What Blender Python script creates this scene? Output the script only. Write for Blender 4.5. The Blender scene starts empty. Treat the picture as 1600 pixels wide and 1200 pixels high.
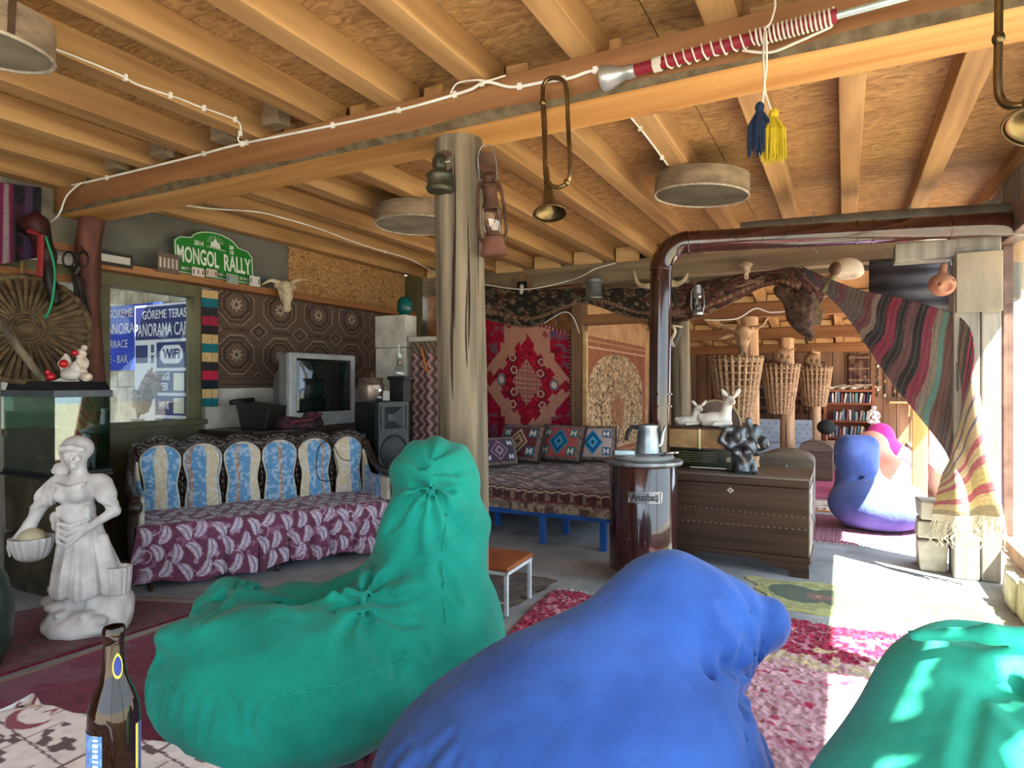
import bpy, bmesh, math, random
import numpy as np
from mathutils import Vector, Matrix
R = random.Random(11)
S = bpy.context.scene
COL = S.collection
PI = math.pi
# ---------------------------------------------------------------- camera
YAW = math.atan(0.52)
SN, CS = math.sin(YAW), math.cos(YAW)
EYE = 1.35
cd = bpy.data.cameras.new('camera'); cam = bpy.data.objects.new('camera', cd); COL.objects.link(cam)
cam.location = (0, 0, EYE); cam.rotation_euler = (PI/2, 0, YAW)
cd.sensor_width = 36; cd.lens = 22.5; cd.clip_start = 0.02
S.camera = cam
# ---------------------------------------------------------------- sky, sun, exposure
w = bpy.data.worlds.new('sky'); S.world = w; w.use_nodes = True
bg = w.node_tree.nodes['Background']; bg.inputs[0].default_value = (0.68, 0.84, 1.0, 1); bg.inputs[1].default_value = 3.8
sd = bpy.data.lights.new('sun', 'SUN'); sun = bpy.data.objects.new('sun', sd); COL.objects.link(sun)
sd.energy = 37; sd.angle = 0.009; sd.color = (1.0, 0.93, 0.82)
sun.rotation_euler = Vector((0.577, -0.30, 1.0)).to_track_quat('Z', 'Y').to_euler()
S.view_settings.view_transform = 'Standard'; S.view_settings.look = 'None'
S.view_settings.gamma = 1; S.view_settings.use_curve_mapping = False
S.view_settings.exposure = 0.66
# ---------------------------------------------------------------- helpers
def at(px, py, x=None, y=None, z=None, t=None):
    """point of the room seen at photo pixel (px, py), on the plane x=, y=, z= or at depth t"""
    k = (px-800)/1000.0
    d = Vector((-SN+k*CS, CS+k*SN, (600-py)/1000.0))
    if t is None:
        t = x/d.x if x is not None else (y/d.y if y is not None else (z-EYE)/d.z)
    return Vector((d.x*t, d.y*t, EYE+d.z*t))
def lin(h):
    if not isinstance(h, str): return tuple(h)
    h = h.lstrip('#'); o = []
    for i in (0, 2, 4):
        c = int(h[i:i+2], 16)/255; o.append(c/12.92 if c <= .04045 else ((c+.055)/1.055)**2.4)
    return tuple(o)
MATS = {}
def M(name, col, col2=None, rough=.75, scale=6, stretch=(1, 1, 1), detail=4, bump=0, bscale=None, metal=0, spec=.4,
      lo=.35, hi=.65, dist=0, spots=None, coat=0, trans=0, alpha=1, sheen=0, ior=1.45):
    if name in MATS: return MATS[name]
    m = bpy.data.materials.new(name); m.use_nodes = True; MATS[name] = m
    nt = m.node_tree; N = nt.nodes; L = nt.links; b = N['Principled BSDF']
    c1 = lin(col); c2 = lin(col2) if col2 else tuple(min(1, v*1.25) for v in c1)
    tc = N.new('ShaderNodeTexCoord'); oi = N.new('ShaderNodeObjectInfo'); ad = N.new('ShaderNodeVectorMath'); ad.operation = 'ADD'
    mu = N.new('ShaderNodeMath'); mu.operation = 'MULTIPLY'; mu.inputs[1].default_value = 17.0
    L.new(oi.outputs['Random'], mu.inputs[0]); L.new(tc.outputs['Object'], ad.inputs[0]); L.new(mu.outputs[0], ad.inputs[1])
    mp = N.new('ShaderNodeMapping'); mp.inputs['Scale'].default_value = stretch; L.new(ad.outputs[0], mp.inputs[0])
    nz = N.new('ShaderNodeTexNoise'); nz.inputs['Scale'].default_value = scale; nz.inputs['Detail'].default_value = detail
    nz.inputs['Distortion'].default_value = dist; L.new(mp.outputs[0], nz.inputs['Vector'])
    cr = N.new('ShaderNodeValToRGB'); cr.color_ramp.elements[0].position = lo; cr.color_ramp.elements[1].position = hi
    cr.color_ramp.elements[0].color = (*c1, 1); cr.color_ramp.elements[1].color = (*c2, 1)
    L.new(nz.outputs['Fac'], cr.inputs[0]); out = cr.outputs[0]
    if spots:
        vo = N.new('ShaderNodeTexVoronoi'); vo.inputs['Scale'].default_value = spots[1]
        mp2 = N.new('ShaderNodeMapping'); mp2.inputs['Scale'].default_value = [math.sqrt(s) for s in stretch]; L.new(ad.outputs[0], mp2.inputs[0])
        L.new(mp2.outputs[0], vo.inputs['Vector'])
        r2 = N.new('ShaderNodeValToRGB'); r2.color_ramp.elements[0].position = spots[2]; r2.color_ramp.elements[1].position = spots[2]*1.6
        r2.color_ramp.elements[0].color = (1, 1, 1, 1); r2.color_ramp.elements[1].color = (0, 0, 0, 1)
        L.new(vo.outputs['Distance'], r2.inputs[0])
        mx = N.new('ShaderNodeMix'); mx.data_type = 'RGBA'; L.new(r2.outputs[0], mx.inputs[0])
        L.new(out, mx.inputs[6]); mx.inputs[7].default_value = (*lin(spots[0]), 1); out = mx.outputs[2]
    L.new(out, b.inputs['Base Color'])
    b.inputs['Roughness'].default_value = rough; b.inputs['Metallic'].default_value = metal
    b.inputs['Specular IOR Level'].default_value = spec; b.inputs['Coat Weight'].default_value = coat
    b.inputs['Transmission Weight'].default_value = trans; b.inputs['Alpha'].default_value = alpha; b.inputs['IOR'].default_value = ior
    b.inputs['Sheen Weight'].default_value = sheen
    if bump:
        bp = N.new('ShaderNodeBump'); bp.inputs['Strength'].default_value = bump; bp.inputs['Distance'].default_value = .02
        if bscale:
            n2 = N.new('ShaderNodeTexNoise'); n2.inputs['Scale'].default_value = bscale; n2.inputs['Detail'].default_value = 3
            L.new(mp.outputs[0], n2.inputs['Vector']); L.new(n2.outputs['Fac'], bp.inputs['Height'])
        else: L.new(nz.outputs['Fac'], bp.inputs['Height'])
        L.new(bp.outputs[0], b.inputs['Normal'])
    return m
def wood(name, a, b, axis, rough=.65, knot='#6a3d1c', sc=9, bump=.15, kn=.05):
    st = [1, 1, 1]; st[axis] = .07
    return M(name, a, b, rough=rough, scale=sc, stretch=st, detail=6, bump=bump, dist=.6, spots=(knot, 2.2, kn))
def printmat(name='woven', rough=.95, bump=.25, bscale=160):
    """cloth whose woven colours come with the mesh"""
    if name in MATS: return MATS[name]
    m = M(name, '#808080', rough=rough, bump=bump, bscale=bscale, spec=.15, sheen=.15)
    nt = m.node_tree; b = nt.nodes['Principled BSDF']
    a = nt.nodes.new('ShaderNodeAttribute'); a.attribute_name = 'dye'
    nz = nt.nodes.new('ShaderNodeTexNoise'); nz.inputs['Scale'].default_value = 40
    tc = nt.nodes.new('ShaderNodeTexCoord'); nt.links.new(tc.outputs['Object'], nz.inputs['Vector'])
    mr = nt.nodes.new('ShaderNodeMapRange'); mr.inputs[3].default_value = .7; mr.inputs[4].default_value = 1.3
    nt.links.new(nz.outputs['Fac'], mr.inputs[0])
    vm = nt.nodes.new('ShaderNodeVectorMath'); vm.operation = 'SCALE'
    nt.links.new(a.outputs['Color'], vm.inputs[0]); nt.links.new(mr.outputs[0], vm.inputs[3])
    nt.links.new(vm.outputs[0], b.inputs['Base Color'])
    return m
def glassmat(name, tint, refl=.06, rough=.02):
    """thin pane: clear, tinted, with a mirror-like gloss growing at grazing angles"""
    if name in MATS: return MATS[name]
    m = bpy.data.materials.new(name); m.use_nodes = True; MATS[name] = m
    nt = m.node_tree; N = nt.nodes; N.remove(N['Principled BSDF']); o = N['Material Output']
    t = N.new('ShaderNodeBsdfTransparent'); t.inputs[0].default_value = (*lin(tint), 1)
    g = N.new('ShaderNodeBsdfGlossy'); g.inputs['Roughness'].default_value = rough
    f = N.new('ShaderNodeLayerWeight'); f.inputs[0].default_value = .5
    pw = N.new('ShaderNodeMath'); pw.operation = 'POWER'; pw.inputs[1].default_value = 4.0; nt.links.new(f.outputs['Facing'], pw.inputs[0])
    a = N.new('ShaderNodeMath'); a.operation = 'MULTIPLY_ADD'; a.inputs[1].default_value = .8; a.inputs[2].default_value = refl+.02; a.use_clamp = True; nt.links.new(pw.outputs[0], a.inputs[0])
    x = N.new('ShaderNodeMixShader'); nt.links.new(a.outputs[0], x.inputs[0]); nt.links.new(t.outputs[0], x.inputs[1]); nt.links.new(g.outputs[0], x.inputs[2])
    nt.links.new(x.outputs[0], o.inputs[0])
    return m
def tag(o, label, cat, group=None):
    o['label'] = label; o['category'] = cat
    if group: o['group'] = group
    return o
def thing(name, label, cat, loc=(0, 0, 0), rz=0, group=None):
    o = bpy.data.objects.new(name, None); COL.objects.link(o); o.empty_display_size = .1
    o.location = loc; o.rotation_euler = (0, 0, rz)
    return tag(o, label, cat, group)
def struct(name, loc=(0, 0, 0)):
    o = bpy.data.objects.new(name, None); COL.objects.link(o); o.location = loc; o['kind'] = 'structure'; return o
def pmat(o):
    m = Matrix.LocRotScale(o.location, o.rotation_euler, o.scale)
    return (pmat(o.parent) @ o.matrix_parent_inverse @ m) if o.parent else m
def link(name, me, mats, parent=None, loc=None, rot=None, world=False, smooth=False, bevel=0, solid=0, soff=-1, sub=0):
    if not isinstance(mats, (list, tuple)): mats = [mats]
    for m in mats: me.materials.append(m)
    o = bpy.data.objects.new(name, me); COL.objects.link(o)
    if parent is not None:
        o.parent = parent
        if world: o.matrix_parent_inverse = pmat(parent).inverted()
    if loc is not None: o.location = loc
    if rot is not None: o.rotation_euler = rot
    if smooth:
        me.polygons.foreach_set('use_smooth', [True]*len(me.polygons))
    if smooth == 'auto':
        try: me.set_sharp_from_angle(angle=math.radians(38))
        except Exception: pass
    if solid:
        md = o.modifiers.new('thickness', 'SOLIDIFY'); md.thickness = solid; md.offset = soff
    if bevel:
        md = o.modifiers.new('bevel', 'BEVEL'); md.width = bevel; md.segments = 2; md.limit_method = 'ANGLE'
    if sub:
        md = o.modifiers.new('sub', 'SUBSURF'); md.levels = sub; md.render_levels = sub
    return o
class MB:
    def __init__(s): s.v = []; s.f = []; s.mi = []; s.m = 0
    def add(s, vs, fs):
        n = len(s.v); s.v += [tuple(v) for v in vs]; s.f += [tuple(i+n for i in f) for f in fs]; s.mi += [s.m]*len(fs); return s
    def bx(s, x0, x1, y0, y1, z0, z1, rot=None, c=None):
        vs = [Vector((x, y, z)) for x in (x0, x1) for y in (y0, y1) for z in (z0, z1)]
        if rot is not None:
            c = Vector(c) if c is not None else Vector(((x0+x1)/2, (y0+y1)/2, (z0+z1)/2))
            vs = [rot @ (v-c)+c for v in vs]
        return s.add(vs, [(0, 1, 3, 2), (4, 6, 7, 5), (0, 4, 5, 1), (2, 3, 7, 6), (0, 2, 6, 4), (1, 5, 7, 3)])
    def tube(s, pts, r, n=8, closed=False, flat=1.0):
        pts = [Vector(p) for p in pts]; k = len(pts); rs = r if isinstance(r, (list, tuple)) else [r]*k
        tg = []
        for i in range(k):
            a = pts[(i-1) % k] if (closed or i > 0) else pts[0]; b = pts[(i+1) % k] if (closed or i < k-1) else pts[-1]
            d = b-a; tg.append(d.normalized() if d.length > 1e-9 else Vector((0, 0, 1)))
        u = tg[0].orthogonal().normalized(); vs = []
        for i in range(k):
            u = u-tg[i]*u.dot(tg[i]); u = u.normalized() if u.length > 1e-6 else tg[i].orthogonal().normalized()
            q = tg[i].cross(u)
            for j in range(n):
                a = 2*PI*j/n; vs.append(pts[i]+(u*math.cos(a)+q*math.sin(a)*flat)*rs[i])
        fs = []
        for i in range(k if closed else k-1):
            for j in range(n):
                a = i*n+j; b = i*n+(j+1) % n; c = ((i+1) % k)*n
                fs.append((a, b, c+(j+1) % n, c+j))
        if not closed: fs += [tuple(range(n-1, -1, -1)), tuple((k-1)*n+j for j in range(n))]
        return s.add(vs, fs)
    def lathe(s, prof, n=24, c=(0, 0, 0), mat=None, cap=True):
        vs = []; c = Vector(c)
        for r, z in prof:
            for j in range(n):
                a = 2*PI*j/n; p = Vector((r*math.cos(a), r*math.sin(a), z)); vs.append((mat @ p if mat is not None else p)+c)
        fs = []
        for i in range(len(prof)-1):
            for j in range(n):
                b = (j+1) % n; fs.append((i*n+j, i*n+b, (i+1)*n+b, (i+1)*n+j))
        if cap:
            if prof[0][0] > 1e-5: fs.append(tuple(range(n-1, -1, -1)))
            if prof[-1][0] > 1e-5: fs.append(tuple((len(prof)-1)*n+j for j in range(n)))
        return s.add(vs, fs)
    def ell(s, c, r, n=14, m=8, mat=None):
        if not isinstance(r, (list, tuple)): r = (r, r, r)
        vs = []; c = Vector(c)
        for i in range(m+1):
            th = PI*i/m
            for j in range(n):
                a = 2*PI*j/n
                p = Vector((r[0]*math.sin(th)*math.cos(a), r[1]*math.sin(th)*math.sin(a), -r[2]*math.cos(th)))
                vs.append((mat @ p if mat is not None else p)+c)
        fs = [(i*n+j, i*n+(j+1) % n, (i+1)*n+(j+1) % n, (i+1)*n+j) for i in range(m) for j in range(n)]
        return s.add(vs, fs)
    def prism(s, poly, d, mat=None, c=(0, 0, 0)):
        """poly in local x,z ; extruded along local y by d"""
        c = Vector(c); k = len(poly); vs = []
        for y in (0, d):
            for x, z in poly:
                p = Vector((x, y, z)); vs.append((mat @ p if mat is not None else p)+c)
        fs = [tuple(range(k)), tuple(range(2*k-1, k-1, -1))]
        fs += [((i+1) % k, i, k+i, k+(i+1) % k) for i in range(k)]
        return s.add(vs, fs)
    def mesh(s, name):
        me = bpy.data.meshes.new(name); me.from_pydata(s.v, [], s.f)
        if any(s.mi): me.polygons.foreach_set('material_index', s.mi)
        me.validate(); 
        return me
    def build(s, name, mats, parent=None, fix=True, **k):
        me = s.mesh(name)
        if fix:
            bm = bmesh.new(); bm.from_mesh(me); bmesh.ops.recalc_face_normals(bm, faces=bm.faces); bm.to_mesh(me); bm.free()
        return link(name, me, mats, parent, **k)
def B(name, mats, parent, dims, **k):
    return MB().bx(*dims).build(name, mats, parent, fix=False, **k)
def rz(a): return Matrix.Rotation(a, 3, 'Z')
def rx(a): return Matrix.Rotation(a, 3, 'X')
def ry(a): return Matrix.Rotation(a, 3, 'Y')
def copy_tree(o, parent=None, loc=None, rzv=None, label=None, scale=None):
    c = o.copy(); COL.objects.link(c)
    if parent is not None: c.parent = parent
    if loc is not None: c.location = loc
    if rzv is not None: c.rotation_euler = (0, 0, rzv)
    if scale is not None: c.scale = (scale,)*3
    if label: c['label'] = label
    for ch in [q for q in bpy.data.objects if q.parent == o]: copy_tree(ch, c)
    return c
def cat(pts, n):
    """smooth curve through points, n samples per span"""
    P = [Vector(p) for p in pts]; out = []
    for i in range(len(P)-1):
        a, b, c, d = P[max(i-1, 0)], P[i], P[i+1], P[min(i+2, len(P)-1)]
        for j in range(n):
            t = j/n; out.append(.5*((2*b)+(c-a)*t+(2*a-5*b+4*c-d)*t*t+(3*b-a-3*c+d)*t**3))
    out.append(P[-1]); return out
# cloth: grid mesh with woven colours
def cloth(name, P, C, mat, parent=None, solid=.008, smooth=True, loc=None, soff=-1):
    """P: (nu,nv,3) points, C: (nu,nv,3) linear colours"""
    nu, nv = P.shape[:2]
    i = np.arange(nu*nv).reshape(nu, nv)
    F = np.stack([i[:-1, :-1], i[1:, :-1], i[1:, 1:], i[:-1, 1:]], -1).reshape(-1, 4)
    me = bpy.data.meshes.new(name)
    if loc is not None: P = P-np.array(loc)
    me.vertices.add(nu*nv); me.vertices.foreach_set('co', P.reshape(-1).astype(np.float32))
    me.loops.add(F.size); me.loops.foreach_set('vertex_index', F.reshape(-1).astype(np.int32))
    me.polygons.add(len(F)); me.polygons.foreach_set('loop_start', np.arange(0, F.size, 4, dtype=np.int32))
    me.update(calc_edges=True)
    if C is not None:
        a = me.color_attributes.new('dye', 'FLOAT_COLOR', 'POINT')
        a.data.foreach_set('color', np.concatenate([C.reshape(-1, 3), np.ones((nu*nv, 1))], 1).reshape(-1).astype(np.float32))
    return link(name, me, mat, parent, smooth=smooth, solid=solid, soff=soff, loc=loc)
def uv(nu, nv): return np.meshgrid(np.linspace(0, 1, nu), np.linspace(0, 1, nv), indexing='ij')
def L3(h): return np.array(lin(h))
def paint(C, mask, col):
    C[mask] = L3(col) if isinstance(col, str) else col
def hash2(a, b, s=0):
    v = np.sin(a*127.1+b*311.7+s*74.7)*43758.5453; return v-np.floor(v)
def vnoise(a, b, s=0):
    i = np.floor(a); j = np.floor(b); f = a-i; g = b-j; f = f*f*(3-2*f); g = g*g*(3-2*g)
    return (hash2(i, j, s)*(1-f)+hash2(i+1, j, s)*f)*(1-g)+(hash2(i, j+1, s)*(1-f)+hash2(i+1, j+1, s)*f)*g
# ------------------------------------------------ smooth solids from distance fields
def _g(p, c): return p[0]-c[0], p[1]-c[1], p[2]-c[2]
def ell(p, c, r, m=None):
    x, y, z = _g(p, c)
    if m is not None:
        q = m.transposed(); x, y, z = (q[0][0]*x+q[0][1]*y+q[0][2]*z, q[1][0]*x+q[1][1]*y+q[1][2]*z, q[2][0]*x+q[2][1]*y+q[2][2]*z)
    k0 = np.sqrt((x/r[0])**2+(y/r[1])**2+(z/r[2])**2); k1 = np.sqrt((x/r[0]**2)**2+(y/r[1]**2)**2+(z/r[2]**2)**2)+1e-9
    return k0*(k0-1)/k1
def cap(p, a, b, ra, rb):
    x, y, z = _g(p, a); d = [b[i]-a[i] for i in range(3)]; l2 = sum(v*v for v in d)+1e-12
    h = np.clip((x*d[0]+y*d[1]+z*d[2])/l2, 0, 1)
    return np.sqrt((x-h*d[0])**2+(y-h*d[1])**2+(z-h*d[2])**2)-(ra+(rb-ra)*h)
def box(p, c, s, r=.0):
    x, y, z = _g(p, c); qx, qy, qz = np.abs(x)-s[0]+r, np.abs(y)-s[1]+r, np.abs(z)-s[2]+r
    return np.sqrt(np.maximum(qx, 0)**2+np.maximum(qy, 0)**2+np.maximum(qz, 0)**2)+np.minimum(np.maximum(qx, np.maximum(qy, qz)), 0)-r
def smin(a, b, k):
    h = np.clip(.5+.5*(b-a)/k, 0, 1); return b*(1-h)+a*h-k*h*(1-h)
def smax(a, b, k): return -smin(-a, -b, k)
def U(k, *ds):
    o = ds[0]
    for d in ds[1:]: o = smin(o, d, k)
    return o
def solid(name, fn, lo, hi, h):
    lo = np.array(lo, float); hi = np.array(hi, float); n = np.ceil((hi-lo)/h).astype(int)+1
    ax = [(lo[i]+h*np.arange(n[i])).astype(np.float32) for i in range(3)]
    D = fn(np.meshgrid(*ax, indexing='ij')).astype(np.float32); s = D < 0
    def cut(A, o): return A[o[0]:n[0]-1+o[0], o[1]:n[1]-1+o[1], o[2]:n[2]-1+o[2]]
    offs = [(i, j, k) for i in (0, 1) for j in (0, 1) for k in (0, 1)]
    cs = sum(cut(s, o).astype(np.int8) for o in offs); mask = (cs > 0) & (cs < 8)
    ci = np.argwhere(mask); idx = -np.ones(mask.shape, int); idx[mask] = np.arange(len(ci))
    acc = np.zeros((len(ci), 3)); cnt = np.zeros(len(ci))
    for o in offs:
        for a in range(3):
            if o[a]: continue
            q = list(o); q[a] = 1
            da = cut(D, o)[mask]; db = cut(D, q)[mask]; cr = (da < 0) != (db < 0)
            t = np.where(cr, da/np.where(cr, da-db, 1), 0); p = np.array(o, float)[None, :].repeat(len(ci), 0); p[:, a] += t
            acc[cr] += p[cr]; cnt[cr] += 1
    V = lo+h*(ci+acc/np.maximum(cnt, 1)[:, None]); F = []
    for a in range(3):
        b, c = (a+1) % 3, (a+2) % 3
        sl = [slice(1, n[i]-1) for i in range(3)]; sl[a] = slice(0, n[a]-1); s2 = list(sl); s2[a] = slice(1, n[a])
        A = s[tuple(sl)]; Bq = s[tuple(s2)]; e = np.argwhere(A != Bq); fl = A[A != Bq]
        off = np.array([1, 1, 1]); off[a] = 0; e = e+off
        def g(db, dc):
            q = e.copy(); q[:, b] -= db; q[:, c] -= dc; return idx[q[:, 0], q[:, 1], q[:, 2]]
        Q = np.stack([g(1, 1), g(0, 1), g(0, 0), g(1, 0)], 1); Q[~fl] = Q[~fl][:, ::-1]; F.append(Q)
    F = np.concatenate(F); F = F[(F >= 0).all(1)]
    me = bpy.data.meshes.new(name); me.vertices.add(len(V)); me.vertices.foreach_set('co', V.reshape(-1).astype(np.float32))
    me.loops.add(F.size); me.loops.foreach_set('vertex_index', F.reshape(-1).astype(np.int32))
    me.polygons.add(len(F)); me.polygons.foreach_set('loop_start', np.arange(0, F.size, 4, dtype=np.int32))
    me.update(calc_edges=True)
    return me
def text(name, body, size, mat, parent, loc, rot, ext=.0008, bold=0, xs=1.0, align='CENTER', world=False, ys=1.0):
    cu = bpy.data.curves.new(name, 'FONT'); cu.body = body; cu.size = size; cu.extrude = ext; cu.offset = bold
    cu.align_x = align; cu.align_y = 'CENTER'; cu.resolution_u = 3
    o = bpy.data.objects.new(name, cu); COL.objects.link(o)
    me = bpy.data.meshes.new_from_object(o.evaluated_get(bpy.context.evaluated_depsgraph_get()))
    bpy.data.objects.remove(o); bpy.data.curves.remove(cu)
    me.transform(Matrix.Diagonal((xs, ys, 1, 1)))
    ob = link(name, me, mat, parent, world=world); ob.location = loc; ob.rotation_euler = rot
    return ob
# ================================================================ materials
pineY = wood('pine_joist', '#916a42', '#ba9160', 1); pineX = wood('pine_block', '#b98f5c', '#d8b684', 0)
beamX = wood('brown_beam', '#7a5132', '#966a44', 0, kn=.03); greyX = wood('grey_beam', '#6f5e4c', '#8d7a63', 0)
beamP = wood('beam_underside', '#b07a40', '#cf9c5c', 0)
wane = M('bark_edge', '#51422f', '#6f6049', rough=.9, scale=18, bump=.4)
osb = M('osb_board', '#7e5a36', '#b98f5c', rough=.7, scale=8, stretch=(1, 2.4, 1), detail=3.5, dist=2.2, lo=.30, hi=.72, bump=.1)
osbV = M('osb_wall_board', '#6f4c28', '#b88d5b', rough=.75, scale=14, stretch=(1, 1, 2.0), detail=3, dist=2.6, bump=.12)
logm = M('weathered_log', '#4a4236', '#857763', rough=.85, scale=14, stretch=(1, 1, .06), detail=7, bump=.5, dist=.4)
logfar = M('peeled_log', '#a07a58', '#c9a582', rough=.85, scale=14, stretch=(1, 1, .08), detail=6, bump=.3)
greywood = M('grey_timber', '#77726a', '#a39c92', rough=.9, scale=12, stretch=(1, 1, .08), detail=7, bump=.4)
redpost = M('red_stained_post', '#46261f', '#6e4236', rough=.7, scale=10, stretch=(1, 1, .2), bump=.3)
concrete = M('concrete_floor', '#8a8e93', '#adb1b6', rough=.9, scale=3.2, detail=10, bump=.12, bscale=60)
plaster = M('rough_plaster', '#6f6a60', '#8c8678', rough=.95, scale=5, detail=8, bump=.3)
palepl = M('pale_plaster', '#a9a49a', '#cbc6bb', rough=.95, scale=6, detail=8, bump=.3)
greyboard = M('grey_painted_board', '#56554f', '#67655f', rough=.8, scale=3)
olive = M('olive_paint', '#4a4730', '#5c583c', rough=.55, scale=5)
brownpl = M('brown_stained_plank', '#7a4c2b', '#9c6a3e', rough=.6, scale=9, stretch=(1, .08, 1), detail=6, bump=.2)
darkwood = M('dark_wood', '#2c1f17', '#4a3526', rough=.45, scale=8, stretch=(.1, 1, 1), detail=6, bump=.1)
carvedwood = M('carved_dark_wood', '#1d1511', '#3a2a20', rough=.35, scale=30, bump=.6, spec=.6)
redframe = M('red_brown_frame', '#5e443d', '#7d6258', rough=.5, scale=10, stretch=(1, .1, 1))
stone = M('whitewashed_stone', '#a79f8f', '#d2cabb', rough=.95, scale=7, detail=9, bump=.6)
ground_m = M('pale_ground', '#8f8676', '#a39a88', rough=.95, scale=2)
corr = M('dark_corrugated_tin', '#33353c', '#4d5059', rough=.5, metal=.3, scale=4)
window_glass = glassmat('window_glass', '#f4f8f6', .0)
white_pl = M('white_cable', '#d8d4cc', '#efece6', rough=.5)
black = M('black_plastic', '#0f1213', '#1a1d1f', rough=.45)
woven = printmat('woven'); flatprint = printmat('printed', rough=.7, bump=0)
# ================================================================ the room
fl = B('floor', concrete, None, (-8, 1.25, -3, 14.5, -.2, 0)); fl['kind'] = 'structure'
gr = MB().bx(1.25, 40, -40, 40, -.3, -.05).bx(-40, 1.25, -40, -3.0, -.3, -.05).bx(-40, 1.25, 14.5, 40, -.3, -.05).bx(-40, -8.0, -3.0, 14.5, -.3, -.05).build('ground', ground_m, fix=False); gr['kind'] = 'structure'
# ---- ceiling: roof sheet, OSB boards, joists, beams
ce = MB().bx(-5.4, 1.60, 1.10, 7.2, 2.885, 2.96).bx(-5.4, 1.36, -3.2, 1.10, 2.885, 2.96).build('ceiling', osb, fix=False); ce['kind'] = 'structure'  # unseen eave stepped back near the camera so sun reaches the mint bag
for i in range(3):
    for j in range(9):
        y0 = -3.13+1.22*j; x0 = -5.30+2.29*i; x1 = x0+2.284
        if i == 2 and y0 < 1.0: x1 = 1.36
        B('osb_board', osb, ce, (x0, x1, y0, min(y0+1.214, 7.2), 2.868, 2.884))
def timber(parent, name, mat, x0, x1, y0, y1, z0, z1, jit=.004, bev=.006):
    m = MB().bx(x0, x1, y0, y1, z0, z1)
    m.v = [(x+R.uniform(-jit, jit), y+R.uniform(-jit, jit), z+R.uniform(0, jit)) for x, y, z in m.v]
    return m.build(name, mat, parent, fix=False, bevel=bev)
FAR = [1.02, .51, .03, -.40, -.93, -1.38, -1.86, -2.35, -2.85, -3.36, -3.87, -4.38, -4.90]
NEAR = [1.05, .55, .06, -.42, -.98, -1.50, -1.99, -2.48, -2.97, -3.46, -3.95, -4.44, -4.92]
for x in FAR: timber(ce, 'joist', pineY, x-.06, x+.06, 2.70, 7.06, 2.73, 2.866)
for x in NEAR: timber(ce, 'joist', pineY, x-.06, x+.06, -3.1, 2.69, 2.73, 2.866)
# main beam with a grey waney arris
bm_ = MB(); x0, x1 = -4.98, 1.58
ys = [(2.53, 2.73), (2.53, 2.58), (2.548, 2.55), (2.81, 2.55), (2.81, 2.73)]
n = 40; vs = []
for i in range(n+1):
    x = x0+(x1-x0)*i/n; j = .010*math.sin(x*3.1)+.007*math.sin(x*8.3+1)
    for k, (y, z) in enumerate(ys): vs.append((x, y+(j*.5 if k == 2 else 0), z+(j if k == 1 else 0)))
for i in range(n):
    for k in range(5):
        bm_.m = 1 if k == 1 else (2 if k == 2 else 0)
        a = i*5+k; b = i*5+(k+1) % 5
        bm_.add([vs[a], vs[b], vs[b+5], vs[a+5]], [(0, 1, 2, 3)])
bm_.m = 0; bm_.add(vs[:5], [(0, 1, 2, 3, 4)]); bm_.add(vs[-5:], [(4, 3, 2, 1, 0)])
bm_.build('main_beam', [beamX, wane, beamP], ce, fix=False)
timber(ce, 'back_beam', greyX, -5.0, .98, 6.90, 7.10, 2.50, 2.73)
for a, b in zip(FAR[1:], FAR[:-1]):
    gap = b-a-.12
    timber(ce, 'spacer_block', pineX, a+.06+gap*R.uniform(.02, .1), b-.06-gap*R.uniform(.02, .25), 6.86, 6.93, 2.715+R.uniform(-.02, .01), 2.862)
B('leak_stop_board', greyX, ce, (-5.0, 1.3, 7.105, 7.13, 2.45, 2.885))  # closing board added to stop sky light leaking over the back beam
timber(ce, 'stub_post', greyX, -.46, -.31, 2.3, 2.44, 2.74, 2.866)
for x, y in ((-3.7, 2.44), (-4.2, 2.46), (-3.15, 2.44), (-2.72, 2.43)): timber(ce, 'stub_post', greyX, x-.06, x+.06, y, y+.09, 2.735, 2.866)
# ---- lean-to roof of the back room
r2 = struct('ceiling.001')
def zr(y): return 2.50-(y-7.0)*.100
th = math.atan(-.100)
MB().add([(-3.2, 7.11, zr(7.1)+.13), (1.8, 7.11, zr(7.1)+.13), (1.8, 13.6, zr(13.6)+.13), (-3.2, 13.6, zr(13.6)+.13),
          (-3.2, 7.11, zr(7.1)+.17), (1.8, 7.11, zr(7.1)+.17), (1.8, 13.6, zr(13.6)+.17), (-3.2, 13.6, zr(13.6)+.17)],
         [(3, 2, 1, 0), (4, 5, 6, 7), (0, 1, 5, 4), (1, 2, 6, 5), (2, 3, 7, 6), (3, 0, 4, 7)]).build('osb_board', osb, r2)
for i in range(10):
    x = -2.6+.42*i
    MB().add([(x+a, y, zr(y)+c) for a in (-.05, .05) for y in (7.1, 13.4) for c in (.03, .13)],
             [(0, 1, 3, 2), (4, 6, 7, 5), (0, 4, 5, 1), (2, 3, 7, 6), (0, 2, 6, 4), (1, 5, 7, 3)]).build('joist', pineY, r2, fix=False)
for y, h in ((8.6, .18), (10.4, .16), (12.0, .14)):
    timber(r2, 'cross_beam', beamX, -2.7, 1.2, y-.08, y+.08, zr(y)-h+.03, zr(y)+.03)
    for i in range(9):
        x = -2.39+.42*i; timber(r2, 'spacer_block', pineX, x-.14, x+.12, y-.06, y-.0, zr(y)+.035, zr(y)+.12)
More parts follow.
